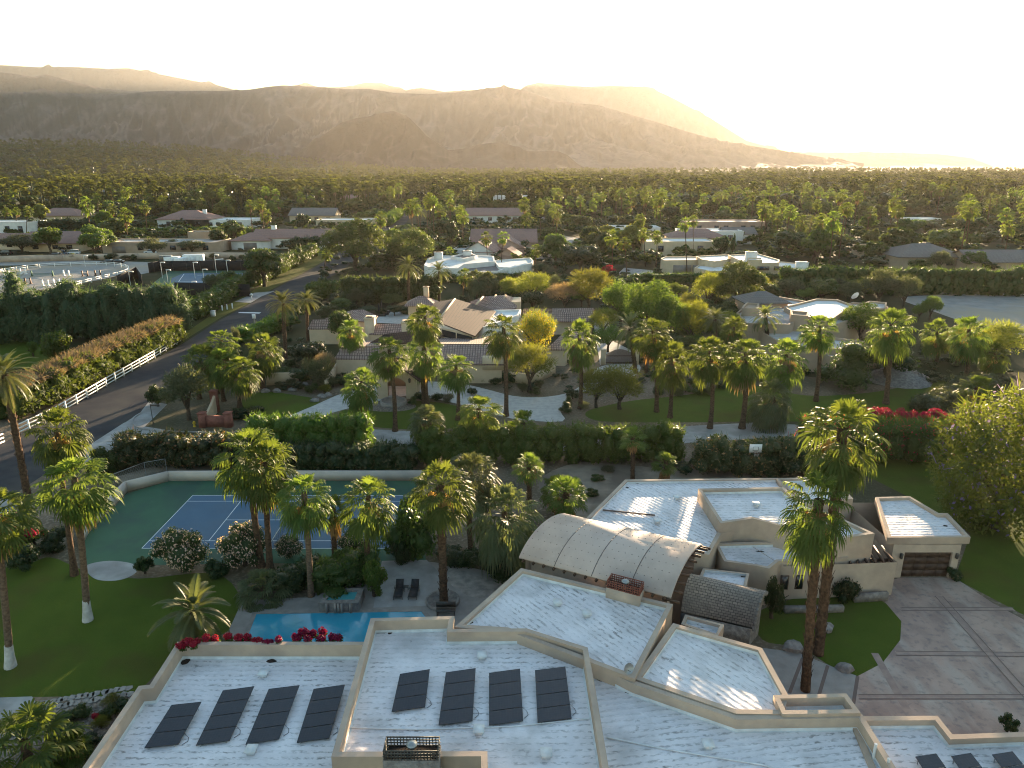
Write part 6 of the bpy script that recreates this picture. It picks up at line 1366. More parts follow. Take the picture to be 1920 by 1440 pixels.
palm_px('skirt', 1256, 783, 1260, 640, 'fan palm with an orange hanging frond, shortest on the right lawn', 1.05)
palm_px('fan', 1331, 803, 1334, 627, 'slender fan palm on the right lawn by the street', 1.05)
palm_px('skirt', 1391, 803, 1402, 624, 'thick trunked fan palm on the right lawn by the street', 1.25)
palm_px('skirt', 1470, 770, 1478, 632, 'full headed fan palm on the right lawn above a bushy one', 1.2)
palm_px('grey', 1452, 800, 1452, 712, 'bushy low fan palm at the end of the bougainvillea hedge', 1.1)
palm_px('fan', 1530, 752, 1540, 582, 'straight fan palm before the low front wing of the beige flat house', 1.1)
palm_px('fan', 1661, 757, 1677, 574, 'leaning fan palm beside the big clipped round bush', 1.25)
palm_px('fan', 1808, 715, 1822, 590, 'fan palm at the right lawn end near the vacant lot', 1.15)
palm_px('young', 1838, 782, 1840, 692, 'low fan palm at the far right end of the right lawn', 1.3)
palm_px('fan', 1868, 705, 1870, 640, 'half hidden fan palm near the right photo edge', 1.0)
palm_px('fan', 1755, 680, 1760, 598, 'fan palm among shrubs before the vacant lot', 1.0)
palm_px('date', 1442, 660, 1438, 566, 'spreading date palm before the beige flat house', 1.15)
palm_px('date', 1345, 665, 1342, 575, 'date palm left of the beige flat house', 1.0)
palm_px('fan', 1376, 690, 1378, 590, 'fan palm crowded behind the slender one on the right lawn', 1.0)
palm_px('fan', 1212, 700, 1205, 598, 'fan palm just behind the date palm by the arched gate', .9)
palm('fan', -27.0, 31.3, 2.6, 'fan palm seen from above at the bottom left corner', 1.25)
palm('young', -25.2, 32.5, 1.2, 'small yellowish palm beside the bottom left fan palm', .55)
q = P(372, 1215); palm('queen', q.x, q.y, 3.0, 'arching feathery palm behind the left roof parapet', 1.05)
q = P(470, 1120); palm('grey', q.x + 1, q.y, .9, 'low rounded fan palm bush on the edge of the left lawn', .95)
for i, (bx, by, ty, k) in enumerate([(767, 590, 478, 'date'), (823, 566, 490, 'date'), (868, 560, 500, 'mid'), (894, 562, 505, 'grey'), (915, 560, 508, 'grey'), (940, 510, 430, 'mid'), (914, 500, 432, 'mid'), (843, 500, 462, 'mid'), (1003, 505, 455, 'mid'), (1288, 515, 405, 'mid'), (713, 500, 395, 'mid'), (609, 500, 462, 'mid'), (1175, 515, 442, 'mid'), (1148, 510, 430, 'mid'), (1230, 500, 430, 'mid'), (1210, 500, 425, 'mid'), (505, 462, 425, 'mid'), (582, 462, 423, 'middate'), (32, 440, 386, 'mid'), (50, 447, 385, 'mid'), (8, 436, 388, 'mid'), (165, 420, 381, 'mid'), (870, 470, 395, 'mid'), (800, 460, 370, 'mid'), (815, 460, 365, 'mid'), (845, 465, 372, 'mid'), (1042, 470, 400, 'middate'), (965, 415, 385, 'middate'), (1300, 480, 402, 'mid')]):
    lab = ['tall date palm against the long hedge behind the tile roofed house', 'date palm right of the tall one against the long hedge', 'fan palm leftmost of the row at the right end of the long hedge', 'drooping fan palm, left of two at the right end of the long hedge', 'drooping fan palm, right of two at the right end of the long hedge', 'slim fan palm in front of the white modern house', 'shorter fan palm behind the white modern house roof', 'small fan palm before the left end of the white modern house', 'fan palm right of the white modern house', 'very tall fan palm before the white flat roofs on the right', 'tall thin fan palm between the eucalyptus trees by the road', 'short fan palm at the road bend', 'pale drooping fan palm left of the white flat roofs', 'fan palm beside the red bougainvillea on the bend', 'fan palm over the pale driveway, right of two', 'fan palm over the pale driveway, left of two', 'fan palm in front of the arched white garage house', 'date palm over the white tile roofed house', 'second thin palm from the left edge over the red roofed house', 'third thin palm from the left edge over the red roofed house', 'thin palm at the very left edge over the red roofed house', 'fan palm behind the dark hedge over the beige garage house', 'slim palm rising behind the pink tile roofed house', 'tall palm in the tight grove left of the pink roofs, leftmost', 'tall palm in the tight grove left of the pink roofs, middle', 'tall palm in the tight grove left of the pink roofs, rightmost', 'date palm on the lawn right of the pink roofs', 'date palm by the far white house', 'second tall fan palm behind the white flat roofs on the right'][i]
    palm_px(k, bx, by, bx + (i % 3 - 1) * 3, ty, lab, 1.0 if k != 'date' else 1.1)

# ------------------------------------------------------------ hedges
hedge('oleander_hedge', [(222, 872), (300, 868), (480, 872)], 4.5, 3.7, LM['oleander'], 'brownish oleander hedge behind the left end of the tennis court', .2, rough=.6)
hedge('oleander_hedge', [(478, 882), (600, 880), (778, 882)], 4.0, 3.3, LM['dark'], 'dark shaggy hedge straight behind the middle of the tennis court', .2, rough=.6)
hedge('ficus_hedge', [(478, 858), (560, 855), (700, 855)], 4.0, 5.3, LM['bright'], 'bright green clipped hedge standing behind the dark shaggy one', .2, rough=.3)
hedge('ficus_hedge', [(790, 872), (900, 868), (1040, 866)], 3.6, 4.6, LM['bright'], 'green hedge between the tennis court and the pale private street', .2, rough=.5)
hedge('ficus_hedge', [(1035, 866), (1160, 864), (1272, 862)], 3.6, 4.5, LM['bright'], 'green hedge end nearest the sand and the private street', .2, rough=.5)
hedge('oleander_hedge', [(1310, 888), (1400, 884), (1500, 880)], 4.0, 3.9, LM['oleander'], 'loose brownish shrub row behind the basketball hoop', .2, rough=.9)
hedge('bougainvillea_hedge', [(1490, 858), (1600, 862), (1700, 866), (1800, 868)], 4.0, 4.8, LM['boug'], 'green hedge with crimson bougainvillea along the dark right lawn', .2, rough=.5, top=LM['boug'])
hedge('tamarisk_hedge', [(-120, 648), (0, 644), (120, 640), (348, 622)], 6.5, 10.5, LM['tam'], 'tall feathery grey green tamarisk windbreak before the riding arena', .38, .8, rough=.7, lump=2.6, hang=(.5, 1.6, .06, .5, .4))
hedge('tamarisk_hedge', [(8, 792), (100, 752), (215, 692), (330, 642)], 5.0, 4.9, LM['tam_green'], 'tamarisk hedge with dry brown clipped top along the white roadside fence', .26, .9, top=LM['brown'], rough=.5, lump=2.2, hang=(.35, .8, .04, .8, .3))
hedge('ficus_hedge', [(362, 602), (400, 580), (452, 545)], 4.0, 4.6, LM['hedge'], 'clipped hedge on the left of the road past the tamarisks', .32, rough=.5, lump=2.2)
hedge('ficus_hedge', [(470, 540), (520, 515), (560, 494), (590, 480)], 4.0, 4.8, LM['hedge'], 'long clipped hedge on the left of the road beyond the small drive', .36, rough=.5, lump=2.5)
hedge('ficus_hedge', [(455, 645), (490, 632), (530, 615)], 3.5, 3.2, LM['bright'], 'bright hedge on the right of the road before the date palms', .26, rough=.5)
hedge('ficus_hedge', [(583, 565), (612, 558), (635, 556)], 4.5, 4.4, LM['bright'], 'bright clipped hedge on the right of the road beyond the date palms', .3, rough=.5)
hedge('ficus_hedge', [(645, 570), (720, 568), (822, 566)], 3.5, 6.8, LM['hedge'], 'tall clipped hedge wall behind the tile roofed house terrace', .36, rough=.2, lump=2.5)
hedge('shrub_row', [(815, 530), (900, 530), (1005, 524)], 3.0, 2.4, LM['mesq'], 'loose green shrubs at the foot of the white modern house', .3, rough=1.0, lump=2.2)
hedge('ficus_hedge', [(940, 552), (1050, 548), (1190, 545)], 3.0, 3.6, LM['dark'], 'dark hedge in front of the white modern house garden', .36, rough=.3, lump=2.5)
hedge('ficus_hedge', [(1180, 535), (1330, 533), (1470, 535)], 3.5, 3.4, LM['hedge'], 'hedge in front of the white flat roofs on the right', .36, rough=.4, lump=2.5)
hedge('ficus_hedge', [(1465, 552), (1600, 552), (1760, 553), (2000, 556)], 4.0, 7.2, LM['hedge'], 'long tall hedge above the vacant lot at the right edge', .42, rough=.3, lump=2.8)
hedge('ficus_hedge', [(235, 440), (300, 440), (400, 438), (470, 440)], 3.5, 3.2, LM['bright'], 'bright hedge behind the beige garage house', .5, rough=.4, lump=3)
hedge('ficus_hedge', [(60, 442), (150, 440), (240, 440)], 5, 7.5, LM['dark'], 'tall dark hedge behind the red roofed house at the left', .55, rough=.6, lump=4)
hedge('ficus_hedge', [(545, 470), (600, 466)], 4, 5.0, LM['dark'], 'dark hedge right of the white tile roofed house', .5, rough=.3, lump=3)
hedge('ficus_hedge', [(725, 425), (748, 408)], 6, 6.0, LM['bright'], 'sunlit hedge where the road runs into the distance', .5, rough=.3, lump=3)
hedge('low_hedge', [(900, 712), (970, 716)], 2.2, 1.5, LM['dark'], 'low dark hedge under the front wing of the tile roofed house', .18, rough=.2)
hedge('low_hedge', [(438, 786), (488, 778)], 2.0, 1.3, LM['dark'], 'low clipped hedge beside the red entrance wall', .16, rough=.2)
hedge('low_hedge', [(510, 716), (570, 714)], 1.8, 1.2, LM['hedge'], 'low clipped hedge in the garden right of the corner palms', .16, rough=.2)
hedge('shrub_row', [(610, 1120), (650, 1090), (700, 1075)], 3.6, 2.6, LM['hedge'], 'green shrub mass behind the raised hot tub', .15, rough=.8)
hedge('shrub_row', [(520, 1110), (560, 1095), (620, 1085)], 3.0, 1.9, LM['dark'], 'dark shrubs below the twin palms at the court edge', .14, rough=.9)
hedge('shrub_row', [(1730, 772), (1800, 742), (1850, 720)], 4.0, 2.0, LM['olive'], 'greyish shrubs at the far end of the right lawn', .2, rough=.9)

# ------------------------------------------------------------ trees and shrubs one by one
TT = [
 ('jac', 1910, 1022, 745, 275, 'big yellow green jacaranda with purple blossom at the right photo edge'),
 ('euc', 662, 512, 412, 128, 'large loose eucalyptus beside the road bend'), ('euc', 768, 512, 428, 86, 'second eucalyptus, left of the white modern house'),
 ('yellow', 1006, 690, 588, 74, 'tree covered in yellow blossom before the tile roofed house'),
 ('palo', 993, 742, 652, 92, 'round olive yellow palo verde in front of the tile roofed house'), ('palo', 1165, 775, 695, 92, 'feathery rounded shrubby tree in the turn of the courtyard drive'), ('palo', 1120, 770, 700, 70, 'feathery shrubby tree just left of the rounded one at the drive turn'),
 ('mauve', 1060, 588, 536, 72, 'purplish brown twiggy bush behind the long tile roofed wing'), ('palo', 1105, 590, 510, 85, 'yellow green tree behind the purplish bush'), ('palo', 1000, 575, 515, 70, 'airy olive tree above the tile roofed house'), ('dark', 998, 588, 543, 46, 'dark round bush at the right corner of the big tile roof'),
 ('mesq', 1165, 620, 525, 70, 'tall dense mesquite left of the pair behind the arched gate'), ('mesq', 1220, 650, 528, 100, 'largest bright mesquite behind the arched gate'), ('mesq', 1262, 655, 552, 70, 'smaller bright mesquite right of the largest one'), ('palo', 1300, 660, 570, 60, 'yellowish tree left of the beige flat house'),
 ('euc', 1390, 590, 492, 95, 'pale leaved tree before the white flat roofs'), ('palo', 1330, 585, 515, 60, 'yellow leaved small tree before the white flat roofs'),
 ('olive', 345, 795, 695, 92, 'grey green round shrub at the street corner'), ('bushd', 292, 765, 722, 40, 'small dark shrub on the kerb side left of the grey green one'),
 ('bushb', 105, 690, 622, 62, 'bright green bush on the paddock behind the brown topped hedge'),
 ('busho', 598, 735, 668, 62, 'pale grassy shrub left of the entrance gable'), ('mauve', 610, 720, 665, 40, 'blonde twiggy shrub left of the entrance gable'), ('dark', 575, 695, 640, 70, 'dark purple leaved tree at the left of the tile roofed house'), ('round', 640, 660, 585, 48, 'round tree beside the left cream chimney'),
 ('bushg', 772, 1056, 942, 112, 'large dark green bush by the terrace steps'), ('bushd', 752, 1060, 1000, 40, 'dark bush with pale flowers beside the large dark green one'),
 ('pink', 333, 1085, 998, 104, 'white pink flowering oleander at the court front, left one'), ('pink', 452, 1072, 990, 92, 'white pink flowering oleander at the court front, right one'), ('pink', 540, 1050, 1008, 50, 'small flowering oleander behind the twin palm trunks'), ('pink', 660, 1052, 1002, 60, 'flowering oleander half hidden behind the hot tub palms'),
 ('bushd', 268, 1080, 1046, 36, 'small dark round bush at the court apron'), ('bushd', 405, 1085, 1052, 46, 'low dark bush between the two flowering oleanders'),
 ('bushb', 700, 1125, 1058, 50, 'clipped green bush right of the raised hot tub'), ('bushy', 672, 1080, 1040, 50, 'yellow green spiky shrub behind the hot tub'), ('bushg', 640, 1085, 1030, 46, 'green shrub below the orange skirted palm'),
 ('bushd', 1588, 1135, 1078, 48, 'dark spiky round bush before the front wing wall'), ('bushg', 1643, 1112, 1062, 34, 'climbing green shrub by the garage post'), ('bushd', 1793, 1090, 1064, 30, 'small dark bush right of the garage'), ('bushd', 1450, 1165, 1085, 40, 'banana like dark plant by the shingled vault'),
 ('dark', 1328, 1085, 1030, 34, 'dark climber at the open end of the vaulted roof'),
 ('sph', 1602, 735, 650, 125, 'big clipped round bush before the beige flat house'), ('dark', 1672, 725, 632, 115, 'dark dense tree right of the big clipped bush'), ('mesq', 1620, 650, 572, 84, 'feathery tree at the right end of the beige flat house'), ('mesq', 1580, 640, 590, 50, 'small feathery tree before the beige flat house'),
 ('mesq', 1748, 602, 555, 36, 'small round tree on the vacant lot, right one'), ('mesq', 1726, 602, 568, 28, 'small round tree on the vacant lot, left one'),
 ('olive', 1655, 575, 508, 70, 'grey brown tree under the long right hedge'), ('olive', 1700, 580, 520, 50, 'second grey brown tree under the long right hedge'), ('round', 1545, 572, 522, 58, 'green tree behind the beige flat house'), ('olive', 1480, 565, 525, 60, 'dusty tree behind the tower of the beige flat house'), ('olive', 1600, 575, 530, 46, 'dusty shrubby tree behind the beige flat house'),
 ('palo', 1870, 700, 610, 110, 'yellowish tree by the right photo edge'), ('palo', 1800, 690, 620, 60, 'loose yellowish tree before the vacant lot'),
 ('bushg', 185, 895, 846, 62, 'green shrub beside the road below the oleander hedge'), ('bushb', 60, 640 + 30, 640, 20, 'tiny bright shrub on the paddock'),
 ('boug', 20, 1040, 970, 70, 'red flowering bougainvillea at the left photo edge'), ('boug', 58, 1030, 985, 50, 'smaller red bougainvillea right of the left edge one'), ('bushd', 95, 1040, 990, 60, 'dark shrub along the left garden wall'), ('bushd', 40, 1075, 1030, 60, 'dark low shrub at the left lawn edge'),
 ('round', 490, 540, 468, 70, 'clipped square topped tree beside the road drive'), ('round', 420, 545, 508, 50, 'loose tree at the corner of the far tennis court'), ('olive', 400, 555, 515, 40, 'thin tree by the far court screen'),
 ('bright', 88, 478, 424, 48, 'bright round tree before the red roofed house, left one'), ('bright', 172, 482, 436, 52, 'bright round tree before the beige garage house'), ('bright', 178, 470, 420, 54, 'taller bright tree behind the round one'), ('bright', 200, 475, 438, 34, 'bright small tree at the corner of the beige garage house'),
 ('olive', 283, 482, 448, 50, 'dusty tree in the yard of the beige garage house, left one'), ('olive', 355, 478, 452, 50, 'dusty tree in the yard of the beige garage house, right one'), ('olive', 322, 472, 450, 30, 'small dusty tree between the two in the beige yard'),
 ('round', 407, 468, 430, 34, 'dark round tree by the white tile roofed house'), ('bright', 440, 452, 426, 36, 'bright tree behind the small red shrub'), ('red', 433, 456, 446, 12, 'small red flowering shrub by the white tile roofed house'),
 ('olive', 30, 476, 442, 70, 'dusty bushy tree at the left edge before the red roofed house'),
 ('round', 1042, 505, 440, 56, 'spreading tree right of the white modern house'), ('dark', 1090, 515, 455, 80, 'broad dark tree before the red bougainvillea'), ('red', 1132, 505, 480, 30, 'bright red bougainvillea on the drive bend, left clump'), ('red', 1142, 516, 496, 28, 'bright red bougainvillea on the drive bend, right clump'),
 ('round', 1108, 475, 425, 44, 'round topped tree beyond the red bougainvillea'), ('round', 1030, 450, 425, 36, 'bushy tree beside the pale bend'), ('olive', 1012, 515, 496, 34, 'olive shrubby tree at the white modern house end'),
 ('cyp', 1373, 485, 440, 10, 'thin cypress by the small gabled pavilion, right one'), ('cyp', 1358, 485, 442, 12, 'thin cypress by the small gabled pavilion, left one'), ('dark', 1352, 485, 438, 30, 'dark bushy tree by the small gabled pavilion'), ('round', 1420, 455, 430, 26, 'round shrub right of the small gabled pavilion'),
 ('round', 1830, 512, 470, 44, 'round tree before the dark hipped pavilion roof, right one'), ('olive', 1765, 515, 472, 44, 'tree covering the dark hipped pavilion roof'), ('round', 1728, 515, 484, 40, 'round tree before the dark hipped pavilion'), ('olive', 1712, 500, 460, 30, 'thin tree left of the dark hipped pavilion'),
 ('bushd', 600, 560, 520, 46, 'grey shrub at the road bend beyond the bright hedge'),
 ('busho', 440, 655, 612, 20, 'pale slim shrub behind the corner palms'), ('dark', 560, 720, 690, 40, 'dark shrub in the garden left of the tile roofed house'),
]
for k, cx, by, ty, wd, lab in TT: tree_px(k, cx, by, ty, wd, lab)
# low shrubs of the gardens: countable, alike
def rows(kinds, pxs, lab, grp, rx=(.6, 1.0), h=(.7, 1.2)):
    r = random.Random(len(pxs))
    for i, (a, b) in enumerate(pxs):
        g = P(a, b); tree(kinds[i % len(kinds)], g.x, g.y, r.uniform(*rx), r.uniform(*h), lab, grp)
rows(['bushd', 'busho', 'bushg'], [(1232, 880), (1270, 875), (1290, 885), (1316, 880), (1140, 885), (1110, 930), (1085, 915), (1165, 870), (1210, 868), (1345, 872), (1365, 880), (1120, 900)], 'low round desert shrub on the bare sand behind the rear roofs', 'desert shrubs on the sand', (.5, .9), (.6, 1.0))
rows(['sph', 'bushd', 'busho'], [(1066, 760), (1074, 748), (1094, 766), (1062, 772), (820, 750), (840, 755), (775, 758), (790, 750), (980, 734), (1005, 738), (930, 720), (1010, 728), (905, 716), (885, 740)], 'low clipped shrub along the pale courtyard drive', 'clipped shrubs along the courtyard drive', (.8, 1.4), (1.0, 1.6))
rows(['bushd', 'busho', 'sph', 'bushg'], [(1235, 740), (1270, 742), (1285, 735), (1310, 738), (1350, 728), (1365, 720), (1410, 722), (1300, 722), (1330, 715), (1255, 730), (1340, 710), (1385, 705), (1430, 712), (1330, 740)], 'round shrub in the stony bed behind the right lawn palms', 'shrubs behind the right lawn palms', (.9, 1.6), (1.1, 1.9))
rows(['busho', 'bushd', 'bushg', 'bushy'], [(545, 725), (560, 730), (585, 735), (610, 738), (525, 728), (560, 705), (530, 700), (585, 712), (625, 725), (640, 722), (655, 718), (480, 720), (505, 705), (545, 690), (600, 690), (620, 700)], 'small shrub in the rocky garden left of the tile roofed house', 'shrubs of the rocky garden', (.8, 1.6), (.9, 1.8))
rows(['bushd', 'dark'], [(660, 580), (690, 588), (715, 590), (740, 592), (760, 588), (640, 590), (655, 600), (680, 605), (790, 585), (810, 580), (850, 572), (840, 578)], 'dark shrub on the slope under the tall hedge wall behind the terrace', 'shrubs behind the terrace', (1.4, 2.6), (1.6, 3.0))
rows(['mesq', 'olive', 'palo', 'round'], [(1180, 570), (1240, 580), (1290, 590), (1320, 600), (1270, 560), (1340, 575), (1420, 560), (1440, 570), (1510, 570), (1570, 560), (1620, 560), (1150, 560), (1080, 555), (1040, 560), (955, 560), (1360, 610), (1310, 640), (1350, 640)], 'leafy garden tree between the tile roofed house and the beige flat house', 'garden trees between the two middle houses', (2.2, 3.4), (3.6, 6.0))
rows(['mesq', 'palo', 'round', 'euc', 'mesq'], [(1140, 660), (1205, 665), (1245, 672), (1280, 680), (1310, 668), (1340, 688), (1130, 630), (1190, 625), (1290, 640), (1265, 625), (1320, 615), (1360, 640), (1370, 600), (1150, 590), (1230, 600), (1090, 575), (960, 565), (1480, 590)], 'garden tree crowded behind the right lawn palms and the arched gate', 'trees crowded behind the arched gate', (2.6, 4.0), (3.4, 6.0))
rows(['round', 'olive', 'dark', 'euc'], [(640, 590), (668, 578), (690, 572), (620, 600), (560, 600), (590, 585), (655, 565), (735, 575), (545, 620)], 'leafy tree behind the left wings of the tile roofed house', 'trees behind the left wings', (2.0, 3.2), (3.0, 5.0))
rows(['bushd', 'olive'], [(205, 488), (235, 489), (110, 487), (138, 488), (176, 488), (215, 487), (380, 490), (400, 489), (437, 492), (455, 491), (250, 488), (75, 487)], 'small round shrub along the pale stable yard wall', 'shrubs along the stable yard wall', (1.2, 2.0), (1.8, 2.8))
rows(['bushd', 'bushg', 'bushy'], [(230, 1330), (205, 1345), (190, 1365), (120, 1360), (150, 1345), (100, 1400), (170, 1400), (60, 1365), (210, 1320)], 'low shrub in the gravel bed at the bottom left', 'shrubs in the bottom left bed', (.5, .9), (.5, 1.0))
rows(['red'], [(186, 1352)], 'small red flowering shrub in the bottom left gravel bed', 'red shrub', (.45, .5), (.6, .7))
def trailing(pxs, z, lab, k=1.0):
    mb = MB(); r = random.Random(len(pxs)); L = []
    for a, b in pxs:
        q = P(a, b, z); L.append((q.x, q.y + .15, z - r.uniform(.0, .35), k * r.uniform(.22, .4), k * .22, k * r.uniform(.16, .3)))
    cloud(mb, L, int(230 * k * len(L)), .085, bias=.3); t = thing('bougainvillea', lab, 'plant'); mb.build('blossom', LM['red'], t)
    mb = MB(); cloud(mb, [(a, b + .1, c - .25, d, e, f_) for a, b, c, d, e, f_ in L], 120 * len(L), .1, bias=.3); mb.build('foliage', LM['hedge'], t)
    mb = MB()
    for l in L[::2]: tube(mb, [(l[0], l[1] + .25, 0), (l[0] + .1, l[1] + .2, l[2])], .03, 5)
    mb.build('stem', M['wood'], t)
trailing([(336, 1208), (350, 1204), (366, 1200), (384, 1196), (400, 1192), (425, 1190), (445, 1192), (462, 1192), (480, 1196), (360, 1210)], 4.5, 'crimson bougainvillea on the left roof corner under the arching palm')
trailing([(553, 1192), (568, 1186), (585, 1184), (603, 1184), (620, 1188), (632, 1192), (600, 1194), (575, 1195), (500, 1199), (520, 1200)], 4.5, 'crimson bougainvillea trailing over the poolside edge of the left roof')
trailing([(1600, 770), (1608, 766), (1618, 768), (1630, 770), (1642, 772), (1690, 772), (1700, 776), (1715, 774), (1735, 778), (1755, 772), (1770, 776), (1782, 780), (1670, 775), (1660, 772)], 5.2, 'crimson blossom clumps over the top of the bougainvillea hedge', 2.2)
trailing([(4, 985), (14, 978), (24, 974), (34, 980), (44, 988), (20, 990), (8, 1000), (52, 994), (30, 1000), (60, 1000)], 2.2, 'red bougainvillea blossom at the left photo edge above the lawn', 1.8)
q = P(1888, 1372); tree('bushd', q.x, q.y, .55, 1.3, 'dark spiky plant on the driveway behind the lower right parapet')
rows(['bushd', 'dark'], [(880, 1060), (905, 1068), (930, 1075), (955, 1085), (860, 1055), (930, 1055), (985, 1035), (840, 1050)], 'dark shrub around the bushy grey palm by the terrace', 'dark shrubs by the terrace', (1.0, 1.7), (1.0, 2.0))
rows(['bushd', 'oleander'][:1], [(1515, 870), (1475, 890), (1440, 880), (1510, 890), (1545, 870)], 'dark shrub mass at the rear house corner below the biggest palm', 'dark shrubs at the rear corner', (1.8, 2.6), (2.4, 3.4))
# boulders
def boulder(px, py, s, lab, grp=None):
    q = P(px, py); bm = bmesh.new(); bmesh.ops.create_icosphere(bm, subdivisions=2, radius=1)
    for v in bm.verts:
        k = 1 + .35 * mnoise.noise(v.co * 1.1 + Vector((px, py, 0))); v.co = Vector((v.co.x * s * k, v.co.y * s * .8 * k, max(v.co.z * s * .65 * k, -.1)))
    me = bpy.data.meshes.new('boulder'); bm.to_mesh(me); bm.free(); me.materials.append(M['stone'])
    tag(put('boulder', me, None, (q.x, q.y, .1 * s)), lab, 'boulder', grp)
boulder(1486, 1216, .75, 'larger grey boulder on the round lawn by the entry walk'); boulder(1584, 1255, .6, 'pale boulder at the edge of the round lawn near the driveway'); boulder(1545, 1180, .7, 'dark rock at the foot of the taller driveway palm')
for a in [(548, 732), (570, 722), (520, 735), (603, 745), (590, 752), (498, 735), (615, 742)]: boulder(a[0], a[1], .7, 'rounded boulder edging the garden beside the courtyard drive', 'boulders by the courtyard drive')
# ------------------------------------------------------------ the valley: trees in hundreds
BLOCK = [(795, 470, 1005, 515), (850, 432, 1000, 482), (1235, 470, 1520, 512), (1260, 425, 1430, 480), (205, 436, 400, 486), (415, 430, 605, 480), (0, 425, 155, 486), (300, 408, 460, 432), (930, 366, 995, 392), (880, 395, 960, 425), (1690, 405, 1765, 425), (1700, 468, 1920, 510), (610, 410, 660, 430), (1035, 436, 1090, 470), (700, 395, 755, 440), (1300, 400, 1410, 445), (85, 396, 130, 420), (0, 405, 60, 445), (545, 405, 610, 418), (1160, 495, 1310, 520)]
ROADX = lambda y: -65.5
def blocked(x, y, r, h):
    px, pb = proj(x, y, 0); _, pt = proj(x, y, h); pr = r * F / y
    if pb > 468 and px < 600: return True
    if pb > 520: return True
    if abs(x + 62 + (y - 230) * .02) < 13 and y < 620: return True
    for a, b, c, d in BLOCK:
        if px + pr > a and px - pr < c and pt < d - (d - b) * (.55 if pb > 440 else .85) and pb > b + 2 and pb > d - 12: return True
    return False
ZN = [(230, 330, 'near'), (330, 600, 'mid')]
pts = []
def scatter(n, y0, y1, dmin, fn, seed, az=37.5):
    r = random.Random(seed); out = []; tries = 0; grid = {}
    while len(out) < n and tries < n * 30:
        tries += 1; y = math.sqrt(r.uniform(y0 * y0, y1 * y1)); x = y * math.tan(R(r.uniform(-az, az))); k = mnoise.noise(Vector((x * .011, y * .011, seed)))
        if fn(k, r, x, y) is False: continue
        g = (int(x / dmin), int(y / dmin))
        if any(g2 in grid and math.hypot(x - grid[g2][0], y - grid[g2][1]) < dmin for g2 in [(g[0] + i, g[1] + j) for i in (-1, 0, 1) for j in (-1, 0, 1)]): continue
        grid[g] = (x, y); out.append((x, y, r))
    return out
def side(px): return 'left' if px < 640 else 'middle' if px < 1180 else 'right'
def zone(x, y):
    px, py = proj(x, y, 0); py_ = 'nearer' if y < 330 else 'middle' if y < 460 else 'farther'
    reg = ['behind the red roofed houses at the left', 'behind the beige garage house', 'about the pink tile roofed white houses', 'along the road beyond the eucalyptus', 'behind the pink roofed house', 'before the far white house', 'behind the white flat roofs', 'about the pink two storey house', 'in the dense right grove', 'behind the long right hedge'][min(9, max(0, int(px / 192)))]
    return reg, py_
# clumps of tall palms, one by one
nk = 0
for x, y, r in scatter(235, 235, 600, 5.0, lambda k, r, x, y: (k > -.12 or r.random() < .15) and not blocked(x, y, 3, 16), 11):
    reg, dd = zone(x, y); nk += 1
    palm('mid' if r.random() < .9 else 'middate', x, y, r.uniform(11, 19) if r.random() < .85 else r.uniform(6, 10), f'tall palm {reg}, {dd} row of the grove', r.uniform(1.1, 1.55), (r.uniform(-.6, .6), r.uniform(-.6, .6)), f'palms {reg}, {dd} row')
tmpl('mround', LM['hedge'], 900, .34, nl=10, var=3, r0=.26); tmpl('mdark', LM['dark'], 900, .34, nl=10, var=2, r0=.26); tmpl('molive', LM['euc'], 1000, .3, nl=14, bias=.4, var=2, r0=.26); tmpl('mbright', LM['bright'], 900, .34, nl=10, var=1, r0=.26); tmpl('mpalo', LM['palo'], 900, .3, nl=12, bias=.4, var=1, r0=.24)
KD = {'mround': 'green', 'mdark': 'dark', 'molive': 'dusty olive', 'mbright': 'bright green', 'mpalo': 'yellowish'}
for x, y, r in scatter(165, 232, 560, 7.0, lambda k, r, x, y: (k < .22 or r.random() < .4) and not blocked(x, y, 5, 7), 23):
    reg, dd = zone(x, y); k = r.choice(['mround', 'mround', 'mdark', 'mdark', 'molive', 'molive', 'mbright', 'mpalo'])
    tree(k, x, y, r.uniform(3.2, 7.2), r.uniform(5.5, 12.5), f'{KD[k]} tree {reg}, {dd} row', f'{KD[k]} trees {reg}, {dd} row')
# roofs peeking out of the far trees
r = random.Random(77); nh = 0
for x, y, r in scatter(46, 520, 1500, 38, lambda k, r, x, y: not blocked(x, y, 10, 5), 31):
    reg, dd = zone(x, y); px, py = proj(x, y, 0); fl_ = r.random() < .6
    t = far_house(px, py, r.uniform(20, 40), r.uniform(12, 18), r.uniform(3.8, 6.5), r.uniform(-.3, .3), 'flat' if fl_ else 'hip', r.choice([M['wallwhite'], M['cream'], M['wallwhite']]), M['roofwhite'] if fl_ else r.choice([M['tile_pink'], M['tile_grey']]), f'distant {"white flat" if fl_ else "tile"} roof among the trees {reg}', 2, group=f'distant {"white flat" if fl_ else "tile"} roofs {reg}')
